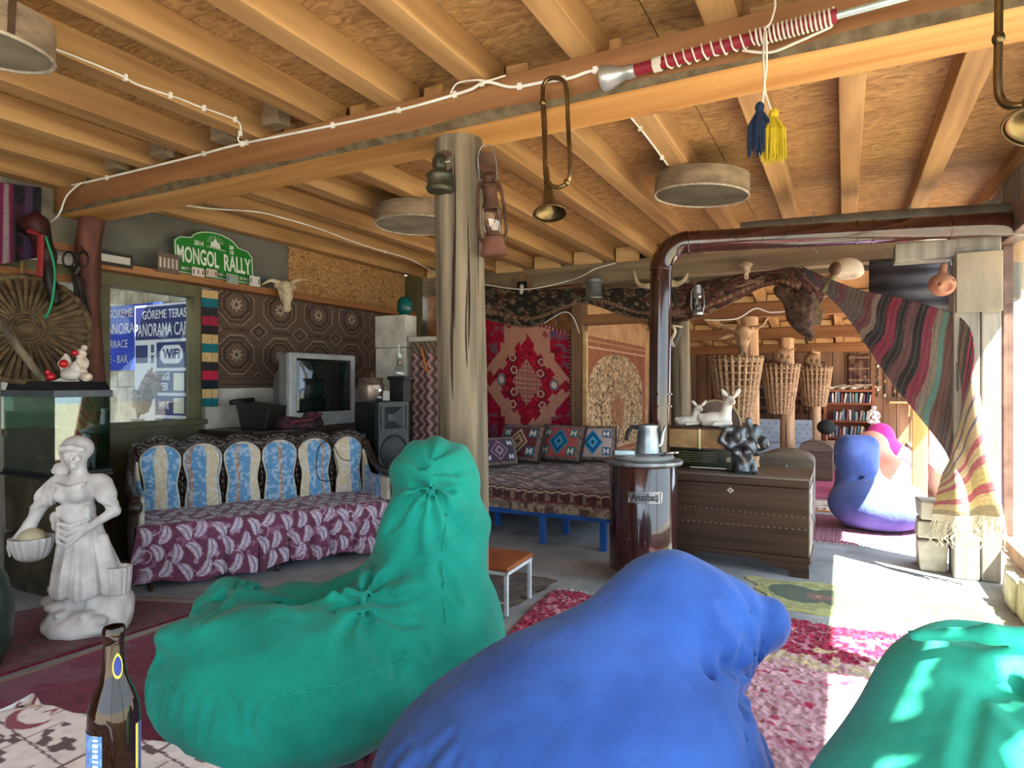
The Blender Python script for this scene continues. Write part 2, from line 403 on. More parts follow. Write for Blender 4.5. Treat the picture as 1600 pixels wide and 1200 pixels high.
# ---- left wall with the bar window
wl = struct('wall_left')
B('plaster_face', plaster, wl, (-5.14, -5.0, 3.70, 7.1, 0, 2.22))
B('plaster_face', plaster, wl, (-5.14, -5.0, -3, 2.22, 0, 2.86))
B('plaster_face', plaster, wl, (-5.14, -5.0, 2.22, 2.76, 0, 1.0))
B('plaster_face', plaster, wl, (-5.14, -5.0, 2.22, 2.76, 2.3, 2.86))
B('plaster_patch', palepl, wl, (-5.0, -4.985, 3.75, 4.75, .9, 1.34))
B('bar_panel', olive, wl, (-5.14, -4.97, 2.76, 3.70, 0, 1.03))
B('grey_board', greyboard, wl, (-5.06, -5.0, 2.70, 4.70, 2.26, 2.86))
B('osb_wall_board', osbV, wl, (-5.06, -4.985, 4.70, 6.62, 2.26, 2.86))
B('corner_post', olive, wl, (-5.0, -4.88, 6.62, 6.86, 0, 2.73))
for z in (2.30, 2.08): B('rail', brownpl, wl, (-5.0, -4.93, 2.0, 2.66, z, z+.05))
w1 = struct('window_1')
B('mullion', olive, w1, (-5.10, -4.98, 2.86, 2.925, 1.045, 2.10), bevel=.004)
B('stile', olive, w1, (-5.10, -4.98, 3.64, 3.71, 1.045, 2.10), bevel=.004)
B('top_rail', olive, w1, (-5.10, -4.98, 2.22, 3.71, 2.10, 2.21), bevel=.004)
B('sill', olive, w1, (-5.14, -4.94, 2.22, 3.74, 1.0, 1.045), bevel=.004)
B('pane', window_glass, w1, (-5.055, -5.049, 2.925, 3.64, 1.045, 2.10))
B('pane', window_glass, w1, (-5.055, -5.049, 2.22, 2.86, 1.045, 2.10))
# ledge with a wavy live edge
lm = MB(); n = 44; vs = []
for i in range(n+1):
    y = 2.76+i*(6.70-2.76)/n; e = .012*math.sin(y*4)+.008*math.sin(y*11)
    vs += [(-5.0, y, 2.20), (-4.87+e, y, 2.205), (-4.86+e*.5, y, 2.262), (-5.0, y, 2.265)]
for i in range(n):
    for k in range(4):
        a = i*4+k; b = i*4+(k+1) % 4; lm.add([vs[a], vs[b], vs[b+4], vs[a+4]], [(0, 3, 2, 1)])
lm.add(vs[:4], [(0, 1, 2, 3)]); lm.add(vs[-4:], [(3, 2, 1, 0)])
t1 = lm.build('trim_1', brownpl); t1['kind'] = 'structure'
wfr = struct('sky_block_wall'); B('plaster_face', plaster, wfr, (-5.14, -2.6, -3.15, -3.0, 0, 2.86)); B('post_face', greywood, wfr, (-2.6, -2.45, -3.12, -3.0, 0, 2.86))  # unseen wall and post added behind the camera to hold back sky light
# ---- small yard room behind the bar window
wb = struct('wall_yard')
B('block_core', palepl, wb, (-8.1, -5.14, 4.62, 4.8, 0, 2.9)); B('side_core', palepl, wb, (-8.2, -8.05, -3, 4.8, 0, 2.9))
B('yard_shade_roof', greywood, wb, (-8.2, -6.0, -3, 4.8, 2.9, 2.96))  # unseen partial roof added to dim the sky light in the yard
bk = MB().bx(-.19, .19, 0, .03, -.09, .09).mesh('block'); bk.materials.append(stone)
for r in range(7):
    for c in range(8):
        o = bpy.data.objects.new('block', bk); COL.objects.link(o); o.parent = wb
        o.location = (-5.35-.39*c-(.19 if r % 2 else 0), 4.594+R.uniform(-.006, .006), 1.22+.19*r)
# ---- back wall behind the divan
wk = struct('wall_back')
B('plaster_face', plaster, wk, (-5.1, -2.78, 7.02, 7.14, 0, 2.5))
for i in range(9): timber(wk, 'plank', brownpl, -4.9+.235*i, -4.672+.235*i, 6.99, 7.02, .3, 2.5)
timber(wk, 'door_post', M('door_post_wood', '#5f4530', '#84644a', scale=10, stretch=(1, 1, .1), bump=.2), -2.80, -2.66, 6.86, 7.04, 0, 2.5)
timber(wk, 'lath', pineX, -2.655, -2.60, 6.84, 6.88, .55, 1.95)
timber(wk, 'lintel', beamX, -2.66, -1.69, 6.88, 6.98, 2.02, 2.14)
ws = struct('wall_side'); B('plaster_face', M('ochre_plaster', '#a9815c', '#c59c74', rough=.95, scale=5, bump=.2), ws, (-2.95, -2.80, 7.14, 13.2, 0, 2.4))
wf = struct('wall_far'); farw = M('brown_far_planks', '#6b4c38', '#92705a', rough=.85, scale=8, stretch=(1, 1, .1), bump=.2)
B('backing', farw, wf, (-2.9, 1.4, 13.0, 13.1, 0, 2.2))
for i in range(20): timber(wf, 'plank', farw, -2.8+.2*i, -2.61+.2*i, 12.97, 13.0, 0, 1.95)
# ---- right side: kerb, window, corner post
wr = struct('wall_right')
n = 33
for i in range(n):   # rough stones of the kerb, one piece each
    y0 = -2.6+i*.235; y1 = y0+.228
    m = MB().bx(.89+R.uniform(-.015, .015), 1.22, y0, y1, 0, .20+R.uniform(-.015, .015))
    m.v = [(x+R.uniform(-.012, .012), y+R.uniform(-.004, .004), z+R.uniform(-.012, .012)*(z > 0)) for x, y, z in m.v]
    m.build('stone', stone, wr, fix=False, bevel=.015)
B('mortar', palepl, wr, (.95, 1.2, -3, 5.3, 0, .19))
B('gable_board', greywood, wr, (.98, 1.05, -3, 6.0, 2.50, 2.73))
w2 = struct('window_2')
B('top_rail', redframe, w2, (.96, 1.06, -3, 5.62, 2.32, 2.50), bevel=.006)
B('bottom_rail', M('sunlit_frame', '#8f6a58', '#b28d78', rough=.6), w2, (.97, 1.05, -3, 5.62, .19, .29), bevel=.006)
for y in (5.58, 3.05, .9, -1.2): B('stile', redframe, w2, (.98, 1.04, y-.035, y+.035, .29, 2.32), bevel=.006)
for a, b in ((3.085, 5.545), (.935, 3.015), (-1.165, .865)): B('pane', window_glass, w2, (1.008, 1.013, a, b, .29, 2.32))
# back-room right side
wr2 = struct('wall_right.001')
B('low_wall', stone, wr2, (.95, 1.2, 5.7, 13.0, 0, .34)); B('top_plate', greywood, wr2, (.95, 1.1, 5.6, 13.0, 1.95, 2.2))
for y in (9.9, 11.6): B('stile', pineX, wr2, (.97, 1.07, y-.06, y+.06, .34, 1.95))
tr2 = struct('trim_2'); B('upright', M('yellow_pine_upright', '#c08a4e', '#dca869', scale=8, stretch=(1, 1, .1)), tr2, (.66, .80, 8.28, 8.36, 0, 2.1), bevel=.004)
# ---- posts
def log(name, label, x, y, r, z1, mat, wob=.008, group=None, cracks=0):
    t = thing(name, label, 'post', (x, y, 0), 0, group); m = MB(); n = 28; k = 24; vs = []
    for i in range(k+1):
        z = z1*i/k
        for j in range(n):
            a = 2*PI*j/n
            rr = r*(1+.02*math.sin(3*a+z*1.3)+.012*math.sin(7*a-z*2))*(1.04-.06*i/k)
            for (ca, cw, cd_, za, zb) in ([(-1.42, .10, .16, .9, 2.6), (-2.3, .07, .08, .2, 1.7), (-.75, .07, .07, 0, 2.0), (-1.9, .05, .07, 1.4, 2.55)] if cracks else []):
                dd = abs((a-2*PI if a > PI else a)-ca-.04*math.sin(z*4))
                if dd < cw*1.6 and za < z < zb: rr *= 1-cd_*(1-dd/(cw*1.6))
            vs.append((rr*math.cos(a)+wob*math.sin(z*1.7), rr*math.sin(a)+wob*math.cos(z*1.3), z))
    m.add(vs, [(i*n+j, i*n+(j+1) % n, (i+1)*n+(j+1) % n, (i+1)*n+j) for i in range(k) for j in range(n)])
    m.build('trunk', mat, t, smooth=True)
    for i in range(9 if cracks else 3):
        m = MB()
        a = R.uniform(-2.4, -.1); l = R.uniform(.25, .9); z = R.uniform(.3, max(.35, z1-l-.1))
        rr = r*.998
        q0 = [((rr)*math.cos(a+.03*math.sin(s*5+i)), rr*math.sin(a+.03*math.sin(s*5+i)), z+l*s/5) for s in range(6)]; m.tube(q0, [.001, .005, .006, .005, .004, .001], 5)
        m.build('crack', M('dark_crack', '#241a12', '#33271c', rough=1), t)
    return t
post = log('wooden_post', 'thick weathered log post holding up the main ceiling beam beside the green bean bag', -1.688, 2.70, .122, 2.56, logm, cracks=1)
log('wooden_post', 'weathered log post at the opening with the dark oval collar hung on it', -1.59, 7.02, .105, 2.5, logm)
p1 = log('wooden_post', 'peeled log post in the back room behind the largest wicker basket', -1.07, 8.6, .105, zr(8.6)-.14, logfar, group='back room posts')
p2 = log('wooden_post', 'peeled log post in the back room behind the middle wicker basket', -.77, 10.4, .10, zr(10.4)-.12, logfar, group='back room posts')
p3 = log('wooden_post', 'thinnest, farthest log post behind the smallest wicker basket', -.45, 12.0, .085, zr(12)-.1, logfar, group='back room posts')
t = thing('corner_post', 'grey cracked timber corner post beside the sunny window behind the striped kilim', 'post', (.80, 5.48, 0))
MB().bx(-.13, .02, -.13, .12, 0, 2.3).build('upright', greywood, t, bevel=.01); MB().bx(.028, .14, -.12, .12, 0, 2.6).build('upright', greywood, t, bevel=.01)
MB().bx(-.48, .135, -.128, .10, 2.235, 2.36).build('head_beam', greywood, t, bevel=.008)
MB().prism([(-.12, 1.84), (.14, 1.84), (.14, 2.25), (-.12, 2.25)], .05, c=(0, -.17, 0)).build('bracket', M('pale_bracket', '#7d776c', '#a8957e', rough=.85, scale=5, stretch=(1, 1, .3), detail=6), t, bevel=.006)
m = MB(); m.tube([(-.11, -.14, 1.5), (-.108, -.14, 1.3)], .006, 5)
m.build('nail', M('dull_nail', '#55504b', metal=.8, rough=.5), t)
t = thing('red_post', 'crooked red stained post under the left end of the main beam', 'post', (-4.9, 2.72, 0))
p = [(.02, .06, 0), (.02, .05, .8), (.0, .02, 1.5), (-.02, 0, 1.95), (.0, 0, 2.15), (.03, -.02, 2.35), (.05, .0, 2.55)]
MB().tube(cat(p, 4), .085, 10).build('trunk', redpost, t, smooth=True)
for z in (2.1, 2.0, 2.33): MB().tube([(.06, -.09, z), (.1, -.06, z-.05)], [.012, .004], 5).build('split', M('dark_split', '#2b1510'), t)
t = thing('stone_plinth', 'rough stone plinth of two courses at the foot of the corner post', 'plinth', (.57, 5.6, 0))
for z0, z1, d in ((0, .22, .005), (.235, .36, .0), (.37, .5, .01)):
    m = MB().bx(-.1+d, .085, -.13, .13, z0, z1); m.v = [(x+R.uniform(-.012, .012), y+R.uniform(-.012, .012), z) for x, y, z in m.v]
    m.build('stone', stone, t, bevel=.012, fix=False)
# corrugated sheet over the opening
m = MB(); n = 60
g = [(.05+.66*i/10, z) for i in range(11) for z in (0,)]
vs = []
for i in range(n+1):
    z = 1.80+.70*i/n; y = 6.84+.018*math.sin(z*45)
    vs += [(.2, y, z), (.98, y, z)]
m.add(vs, [(2*i, 2*i+1, 2*i+3, 2*i+2) for i in range(n)])
o = m.build('corrugated_sheet', corr, solid=.003, loc=(0, 0, 0), smooth=True); tag(o, 'dark corrugated tin sheet above the striped kilim next to the corner post', 'metal sheet')
# ================================================================ bean bags
def canvas(name, a, b): return M(name, a, b, rough=.85, scale=4, detail=6, bump=.35, bscale=11, spec=.25, sheen=.1)
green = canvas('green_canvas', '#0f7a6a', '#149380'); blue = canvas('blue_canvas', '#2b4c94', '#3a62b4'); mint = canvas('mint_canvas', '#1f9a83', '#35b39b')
blue2 = canvas('faded_blue_canvas', '#4a5c9c', '#5e74b8'); peach = canvas('peach_canvas', '#d8927c', '#e6ab96'); pink = canvas('pink_canvas', '#d0389e', '#e455b4')
def wrinkle(p, a, c, s=1.0):
    """soft gathers running away from point c"""
    x, y, z = p[0]-c[0], p[1]-c[1], p[2]-c[2]; r = np.sqrt(x*x+y*y+z*z)+.02
    th = np.arctan2(z, x)*6+np.arctan2(y, x)*4
    return a*np.sin(th*s+3*np.sin(r*9))*np.exp(-(r/.3)**2)
def lump(p, a, f, s=0): return a*np.sin(p[0]*f+2*np.sin(p[1]*f*.7+s))*np.sin(p[2]*f*.8+1.7*np.sin(p[0]*f*.5+s))*np.cos(p[1]*f*.6)
def project(fn, c, q):
    a = np.array(q, float); c = np.array(c, float); ts = np.linspace(0, 2.2, 260); L_ = c[:, None]+(a-c)[:, None]*ts
    k = np.argwhere(fn([L_[0], L_[1], L_[2]]) > 0); return tuple(c+(a-c)*(ts[k[0, 0]] if len(k) else 1))
def creased(fn, c, lines, seed):
    """press fabric creases into a bag: each line is (from, to, depth)"""
    Rc = random.Random(seed); caps = []
    for a, b, r in lines:
        a, b = Vector(a), Vector(b); m = (a+b)/2+Vector([Rc.uniform(-.02, .02) for _ in range(3)])
        P = [project(fn, c, tuple(q)) for q in (a, a*.5+m*.5, m, m*.5+b*.5, b)]
        for i, (k0, k1) in enumerate(((.3, .9), (.9, 1.), (1., .8), (.8, .15))): caps.append((P[i], P[i+1], r*k0, r*k1))
    def f(p):
        d = fn(p)
        if d.ndim < 2: return d
        e = np.full_like(d, 9.0)
        for a, b, r0, r1 in caps: e = np.minimum(e, cap(p, a, b, r0, r1))
        d = smax(d, -e, .022)
        return d-.006*np.exp(-((e-.024)/.014)**2)*(np.abs(d) < .06)
    return f
def fan(c, dirs, l0, l1, r, seed):
    Rc = random.Random(seed); out = []
    for d in dirs:
        d = Vector(d).normalized(); out.append((Vector(c)+d*l0, Vector(c)+d*Rc.uniform(.7, 1.15)*l1, r*Rc.uniform(.7, 1.2)))
    return out
def puckers(p0, p1, n, l, r, seed):
    Rc = random.Random(seed); p0, p1 = Vector(p0), Vector(p1); out = []
    for i in range(n):
        q = p0.lerp(p1, (i+Rc.random()*.7)/n); out.append((q, q+Vector((Rc.uniform(-.02, .02), Rc.uniform(-.01, .01), -l*Rc.uniform(.5, 1.3))), r))
    return out
def bag(name, label, fn, lo, hi, mat, px, t, seams, h=.016, rot=0, lines=(), centre=(0, 0, .3)):
    if lines: fn = creased(fn, centre, lines, len(label))
    o = at(px, 600, t=t); e = thing(name, label, 'bean bag', (o.x, o.y, .026), YAW+rot, 'bean bags')
    body = link('cover', solid('cover', fn, lo, hi, h), mat, e, smooth=True)
    md = body.modifiers.new('smooth', 'SMOOTH'); md.iterations = 2; md.factor = .5
    sm = M(mat.name+'_thread', mat.node_tree.nodes['Color Ramp'].color_ramp.elements[0].color[:3], [min(1, v*1.2+.01) for v in mat.node_tree.nodes['Color Ramp'].color_ramp.elements[1].color[:3]], rough=.9, scale=90)
    P = np.zeros((3, 1))
    for sp in seams:    # stitched seams that follow the cover
        pts = []
        for q in cat(sp[0], 10):
            a = np.array(q, float); c = np.array(sp[1], float)
            ts = np.linspace(0, 2.0, 400); L_ = c[:, None]+(a-c)[:, None]*ts
            d = fn([L_[0], L_[1], L_[2]]); k = np.argwhere(d > 0); ti = ts[k[0, 0]] if len(k) else 1
            pts.append(c+(a-c)*ti)
        MB().tube(pts, .0035, 5).build('seam', sm, body, smooth=True)
    return e
def f1(p):
    d = U(.12, ell(p, (-.02, -.02, .25), (.52, .47, .31)), ell(p, (.36, .17, .28), (.40, .36, .36)))
    b = U(.08, cap(p, (.40, .22, .38), (.46, .28, .72), .30, .215), cap(p, (.455, .285, .72), (.45, .28, .93), .205, .155), ell(p, (.46, .28, .95), (.17, .15, .12)))
    d = smin(d, b, .06)
    d = smax(d, -ell(p, (-.04, .08, .63), (.24, .25, .17)), .09)
    d = U(.05, d, ell(p, (-.36, .13, .44), (.12, .14, .09)), ell(p, (-.2, -.22, .45), (.26, .1, .07)))
    # creases where the back meets the seat, and round the knotted crown
    for a, b, r in (((.10, -.10, .57), (.30, -.12, .47), .02), ((.15, -.1, .70), (.17, -.13, .5), .016), ((.30, -.02, .63), (.47, -.12, .50), .018), ((.50, -.04, .67), (.66, .02, .74), .014),
                    ((.36, .10, .98), (.44, .11, .90), .018), ((.48, .11, .90), (.58, .15, .915), .018), ((.40, .12, 1.04), (.45, .10, .91), .012), ((.30, .16, 1.0), (.35, .1, .86), .012),
                    ((.56, .13, 1.02), (.55, .13, .91), .012), ((-.34, .02, .5), (-.22, .0, .44), .018), ((-.3, .15, .52), (-.2, .1, .45), .015)):
        d = smax(d, -cap(p, a, b, r, r*.5), .03)
    d = U(.02, d, cap(p, (.38, .12, .875), (.46, .10, .865), .016, .022), cap(p, (.46, .10, .865), (.58, .14, .885), .022, .014))
    d = d+lump(p, .010, 9)+lump(p, .005, 23, 1)+lump(p, .0025, 41, 2)+wrinkle(p, .016, (.46, .12, .91))+wrinkle(p, .020, (.25, -.08, .52), .7)+wrinkle(p, .014, (-.28, .05, .48), .8)
    return smax(d, -p[2], .02)
bag('bean_bag', 'tall green bean bag chair with a knotted crown in front of the log post', f1, (-.62, -.58, -.02), (.84, .62, 1.14), green, 480, 2.45,
    [([(-.55, -.15, .30), (-.4, -.36, .34), (-.1, -.5, .35), (.25, -.46, .37), (.55, -.3, .4)], (.05, 0, .3)),
     ([(.56, .05, .9), (.58, -.1, .7), (.62, -.2, .55), (.60, -.25, .4)], (.42, .2, .55))], h=.0115, centre=(.25, .12, .4), lines=fan((.46, .10, .89), [(-1, 0, -.5), (-.7, 0, -1), (-.3, 0, -1), (.2, 0, -1), (.6, 0, -1), (1, .2, -.6), (-.8, 0, .6), (-.3, 0, 1), (.3, 0, 1), (.8, 0, .7)], .04, .17, .009, 1)+fan((.22, -.12, .50), [(1, 0, .35), (.9, -.1, .75), (.5, 0, 1), (.1, 0, 1), (1, -.3, -.1), (-.6, .2, .5), (.8, 0, 1.3)], .04, .30, .011, 2)+fan((.62, .0, .66), [(-1, 0, -.5), (-1, 0, -.9), (-.6, 0, -1), (-1, 0, .2)], .0, .22, .009, 3)+fan((-.30, .0, .47), [(1, 0, -.1), (.6, -.4, -.3), (-.6, -.3, -.6), (-.2, -.7, -.4), (.5, .5, .2), (-1, 0, -.1)], .03, .18, .011, 4)+puckers((-.50, -.2, .32), (.1, -.5, .35), 11, .09, .0065, 5)+puckers((.15, -.5, .36), (.6, -.3, .40), 6, .07, .006, 6))
def f2(p):
    d = U(.16, ell(p, (-.06, 0, .26), (.44, .44, .34)), cap(p, (.04, .08, .40), (.35, .26, .60), .26, .20), ell(p, (.2, .05, .28), (.34, .40, .30)))
    d = smin(d, cap(p, (.36, .26, .62), (.60, .24, .615), .185, .085), .09)
    for a, b, r in (((.50, .08, .60), (.53, .06, .44), .016), ((.44, .05, .62), (.45, -.02, .40), .014), ((.38, .02, .64), (.36, -.06, .42), .012), ((.56, .12, .62), (.58, .12, .5), .012)):
        d = smax(d, -cap(p, a, b, r, r*.4), .03)
    d = d+lump(p, .006, 8, 2)+lump(p, .003, 19)+lump(p, .002, 37, 3)+wrinkle(p, .009, (.55, .12, .52))
    return smax(d, -p[2], .02)
bag('bean_bag', 'big slumped royal blue bean bag in the foreground centre', f2, (-.6, -.55, -.02), (.8, .6, .95), blue, 880, 1.65,
    [([(-.5, -.02, .32), (-.42, -.26, .36), (-.2, -.42, .30), (.1, -.46, .32)], (0, 0, .3)), ([(.55, .1, .72), (.58, .05, .62), (.56, .04, .5)], (.5, .24, .62)),
     ([(.42, -.05, .5), (.40, -.25, .38), (.3, -.35, .2)], (.2, .05, .4))], h=.0115, centre=(.1, .08, .36), lines=fan((.56, .08, .58), [(-.5, -.5, -1), (-.8, -.4, -.8), (-1, -.3, -.55), (-1.1, -.2, -.3), (-1.2, 0, -.05), (-.25, -.5, -1)], .05, .33, .009, 7)+fan((.52, .1, .70), [(1, 0, -.4), (.8, 0, -1), (-1, 0, .1)], .02, .12, .007, 8)+puckers((-.48, -.1, .36), (-.2, -.44, .30), 8, .11, .008, 9)+puckers((-.45, -.15, .40), (-.25, -.36, .42), 5, -.12, .007, 10))
def f3(p):
    d = U(.16, ell(p, (.16, -.05, .30), (.52, .46, .38)), cap(p, (.12, .06, .5), (.10, .13, .60), .25, .185), ell(p, (.42, .1, .45), (.34, .34, .30)))
    rim = U(.02, cap(p, (-.06, .10, .775), (.05, .02, .81), .016, .022), cap(p, (.05, .02, .81), (.17, .03, .80), .022, .018), cap(p, (.17, .03, .80), (.22, .12, .76), .018, .016))
    d = smax(d, -ell(p, (.08, .12, .82), (.10, .085, .07)), .02); d = smin(d, rim, .018)
    for a, b, r in (((-.03, .0, .72), (.3, -.12, .68), .012), ((.05, -.02, .72), (.45, .0, .72), .010)): d = smax(d, -cap(p, a, b, r, r), .03)
    return smax(d+lump(p, .005, 8, 4)+lump(p, .002, 20), -p[2], .02)
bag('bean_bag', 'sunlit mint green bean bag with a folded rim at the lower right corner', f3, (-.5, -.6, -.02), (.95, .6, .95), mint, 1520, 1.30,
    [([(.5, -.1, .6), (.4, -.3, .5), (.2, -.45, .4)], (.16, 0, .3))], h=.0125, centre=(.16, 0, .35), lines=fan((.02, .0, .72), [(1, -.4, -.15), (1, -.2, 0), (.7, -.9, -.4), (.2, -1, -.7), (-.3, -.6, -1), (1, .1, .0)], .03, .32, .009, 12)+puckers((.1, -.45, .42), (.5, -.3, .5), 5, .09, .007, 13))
def f4(p):
    d = U(.08, ell(p, (.02, -.05, .2), (.43, .40, .25)), cap(p, (-.04, .16, .3), (-.05, .2, .62), .22, .17))
    d = smax(d, -cap(p, (-.25, -.06, .47), (.2, -.06, .45), .02, .02), .03)
    d = smin(d, box(p, (-.05, .19, .68), (.19, .13, .15), .1), .05)
    d = smax(d, -cap(p, (-.3, .0, .44), (.2, .0, .42), .015, .01), .03)
    return smax(d+lump(p, .006, 10, 3), -p[2], .02)
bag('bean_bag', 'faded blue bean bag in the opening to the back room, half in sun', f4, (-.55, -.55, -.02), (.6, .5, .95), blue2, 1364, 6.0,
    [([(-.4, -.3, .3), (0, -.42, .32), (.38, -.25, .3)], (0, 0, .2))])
def f5(p): return smax(U(.1, ell(p, (0, 0, .22), (.38, .36, .26)), cap(p, (.0, .12, .35), (0, .14, .56), .24, .19))+lump(p, .005, 10), -p[2], .02)
bag('bean_bag', 'peach bean bag just behind the faded blue one', f5, (-.5, -.5, -.02), (.5, .5, .85), peach, 1372, 7.7, [([(-.3, -.3, .3), (0, -.4, .3), (.3, -.3, .3)], (0, 0, .2))], h=.022)
bag('bean_bag', 'bright pink bean bag behind the peach one, the farthest of the bags', f5, (-.5, -.5, -.02), (.5, .5, .85), pink, 1384, 9.3, [([(-.3, -.3, .3), (0, -.4, .3), (.3, -.3, .3)], (0, 0, .2))], h=.022)
# ================================================================ rugs on the floor
def floor_rug(name, label, c4, nu, nv, fn, th=.012, wob=.0, group=None, z=0.0, fringe=None, pile=0):
    c4 = [Vector((q[0], q[1], 0)) for q in c4]; u, v = uv(nu, nv)
    def bl(k): return ((1-u)*(1-v)*c4[0][k]+u*(1-v)*c4[1][k]+u*v*c4[2][k]+(1-u)*v*c4[3][k])
    X, Y = bl(0), bl(1)
    e = wob*np.sin(u*23+v*7)*(np.abs(v-.5) > .44); Y = Y+e; X = X+wob*np.sin(v*19)*(np.abs(u-.5) > .46)
    Z = np.full_like(X, th+z)+.003*np.sin(X*7+Y*5)*np.sin(Y*9)+(pile*(vnoise(X*70, Y*70, 8)+vnoise(X*33, Y*33, 9)-1) if pile else 0)
    ce_ = sum((q for q in c4), Vector())/4
    t = thing(name, label, 'rug', (ce_.x, ce_.y, 0), 0, group)
    P = np.stack([X-ce_.x, Y-ce_.y, Z], -1)
    P[0, :, 2] = P[-1, :, 2] = P[:, 0, 2] = P[:, -1, 2] = .001; cloth('pile', P, fn(u, v, X, Y), woven, t, solid=0)
    if fringe:
        m = MB()
        for side in fringe:
            k = 90
            for i in range(k):
                s = (i+.5)/k
                a = P[0 if side in 'l' else -1, int(s*(nv-1))] if side in 'lr' else P[int(s*(nu-1)), 0 if side == 'b' else -1]
                dx = {'l': (-1, 0), 'r': (1, 0), 'b': (0, -1), 't': (0, 1)}[side]; l = R.uniform(.04, .075)
                m.tube([(a[0], a[1], .006), (a[0]+dx[0]*l+R.uniform(-.01, .01), a[1]+dx[1]*l+R.uniform(-.01, .01), .004)], .003, 4)
        m.build('fringe', M('cream_fringe', '#c9bda8', '#ddd3c2', rough=.95), t)
    return t
def base(u, col): return np.broadcast_to(L3(col), u.shape+(3,)).copy()
def rug_red(u, v, X, Y):
    C = base(u, '#8f1338'); n = vnoise(X*60, Y*60); n2 = vnoise(X*24, Y*24, 3); n3 = vnoise(X*9, Y*9, 5)
    paint(C, n > .62, '#b02a52'); paint(C, n < .2, '#6e0c2a')
    cx, cy = np.abs(u-.5)*2, np.abs(v-.5)*2
    inner = (cx < .70+.10*n3) & (cy < .66+.14*(n2-.5)+.1*n3)
    C[inner] = (L3('#c79aa6')*(.75+.5*n[..., None]))[inner]
    paint(C, inner & (n2 > .72), '#b8798c'); paint(C, inner & (vnoise(X*16, Y*30, 9) > .84), '#b03a5c')
    edge = inner & ~((cx < .58+.1*n3) & (cy < .52+.1*n3)); paint(C, edge & (n2 > .58), '#cbb08c'); paint(C, edge & (n > .7), '#bfae9e')
    band = (~inner) & (cx < .93) & (cy < .92) & (np.abs(vnoise(X*14, Y*14, 7)-.5) < .05) & (n2 > .35); paint(C, band, '#c08a9a'); sp_ = (~inner) & (vnoise(X*40, Y*40, 21) > .74); paint(C, sp_, '#b56a80')
    lo = (v < .30); C[lo & ~inner] = (C[lo & ~inner]*.6+L3('#6a4a44')*.4)
    return C
rugr = floor_rug('shag_rug', 'red and pale pink shaggy rug under the foreground bean bags', [(-1.46, .9), (.70, .95), (.62, 4.02), (-1.68, 3.82)], 400, 520, rug_red, .016, .01, fringe='t', pile=.012)
def rug_green(u, v, X, Y):
    C = base(u, '#9a9c62'); n = vnoise(X*30, Y*30); paint(C, n > .65, '#b4b27c')
    def blob(a, b, r, s): return ((u-a)*2.2)**2+((v-b)*1.0)**2+.02*vnoise(u*30, v*12, s) < r*r
    for a, b, r, c in ((.18, .55, .3, '#4d5a48'), (.34, .5, .28, '#56604e'), (.26, .5, .17, '#7d5c50'), (.27, .52, .1, '#b59c88'), (.6, .5, .3, '#6d7354'), (.82, .45, .3, '#565f4c'), (.82, .45, .15, '#8d6a5c'), (.45, .35, .12, '#8c5c4e')):
        paint(C, blob(a, b, r, 2), c)
    paint(C, (v < .06) | (v > .94), '#b3b070'); return C
floor_rug('felt_rug', 'thin green and ochre felt rug with dark flowers in the sun patch', [(-.36, 4.12), (.80, 4.28), (.78, 4.86), (-.62, 4.74)], 200, 110, rug_green, .008, .02)
def rug_mag(u, v, X, Y):
    C = base(u, '#7d1f45'); n = vnoise(X*7, Y*7); n2 = vnoise(X*45, Y*45)
    paint(C, n2 > .7, '#8c2a52'); paint(C, n2 < .2, '#6a1a3a')
    k = vnoise(X*3, Y*9, 4) > .66; C[k] = C[k]*.7+L3('#8a6c7c')*.3
    paint(C, u < .022, '#9a7f66'); return C
floor_rug('flat_rug', 'magenta flat rug with a tan edge beside the green bean bag', [(-3.46, .75), (-1.85, .75), (-1.85, 2.62), (-3.30, 2.78)], 140, 160, rug_mag, .009, .0)
def rug_dark(u, v, X, Y):
    C = base(u, '#5e1020'); n2 = vnoise(X*40, Y*40); paint(C, n2 > .66, '#741a2c'); paint(C, n2 < .2, '#47101a')
    paint(C, (vnoise(X*12, Y*12, 2) > .78), '#6b3a34'); paint(C, (np.abs(v-.96) < .02), '#8e7a68'); return C
floor_rug('flat_rug', 'dark crimson rug under the white statue of the basket woman', [(-4.7, .9), (-3.50, .9), (-3.36, 2.74), (-4.20, 2.40)], 110, 150, rug_dark, .009, .0)
def rug_mat(u, v, X, Y):
    C = base(u, '#4e3b30'); n2 = vnoise(X*50, Y*50); paint(C, n2 > .6, '#6b5446'); paint(C, (vnoise(X*14, Y*20, 5) > .7), '#3a2a22'); return C
floor_rug('door_mat', 'worn brown mat under the low white legged stool', [(-2.6, 3.30), (-1.80, 3.16), (-1.74, 4.05), (-2.4, 4.1)], 70, 70, rug_mat, .01, .01)
def rug_pinkp(u, v, X, Y):
    C = base(u, '#8c4a66'); n2 = vnoise(X*30, Y*30); paint(C, n2 > .6, '#a3607c'); paint(C, np.abs(((v*9) % 1)-.5) < .12, '#5e3040'); paint(C, (np.abs(((v*9) % 1)-.5) < .3) & (((u*60) % 1) < .4) & (v < .5), '#b98a96'); return C
floor_rug('kilim_rug', 'plum striped kilim rug under the faded blue bean bag', [(-.9, 6.05), (.72, 6.12), (.72, 7.35), (-.9, 7.3)], 160, 90, rug_pinkp, .01, .0, fringe='b')
def rug_hot(u, v, X, Y):
    C = base(u, '#a83a70'); n2 = vnoise(X*20, Y*20); paint(C, n2 > .6, '#bd5486'); paint(C, (u < .06) | (u > .94) | (v < .06) | (v > .94), '#8a2a58'); return C
floor_rug('flat_rug', 'hot pink rug on the back room floor beside the far wooden chest', [(-.5, 8.3), (.6, 8.3), (.6, 11.2), (-.5, 11.2)], 60, 90, rug_hot, .008)
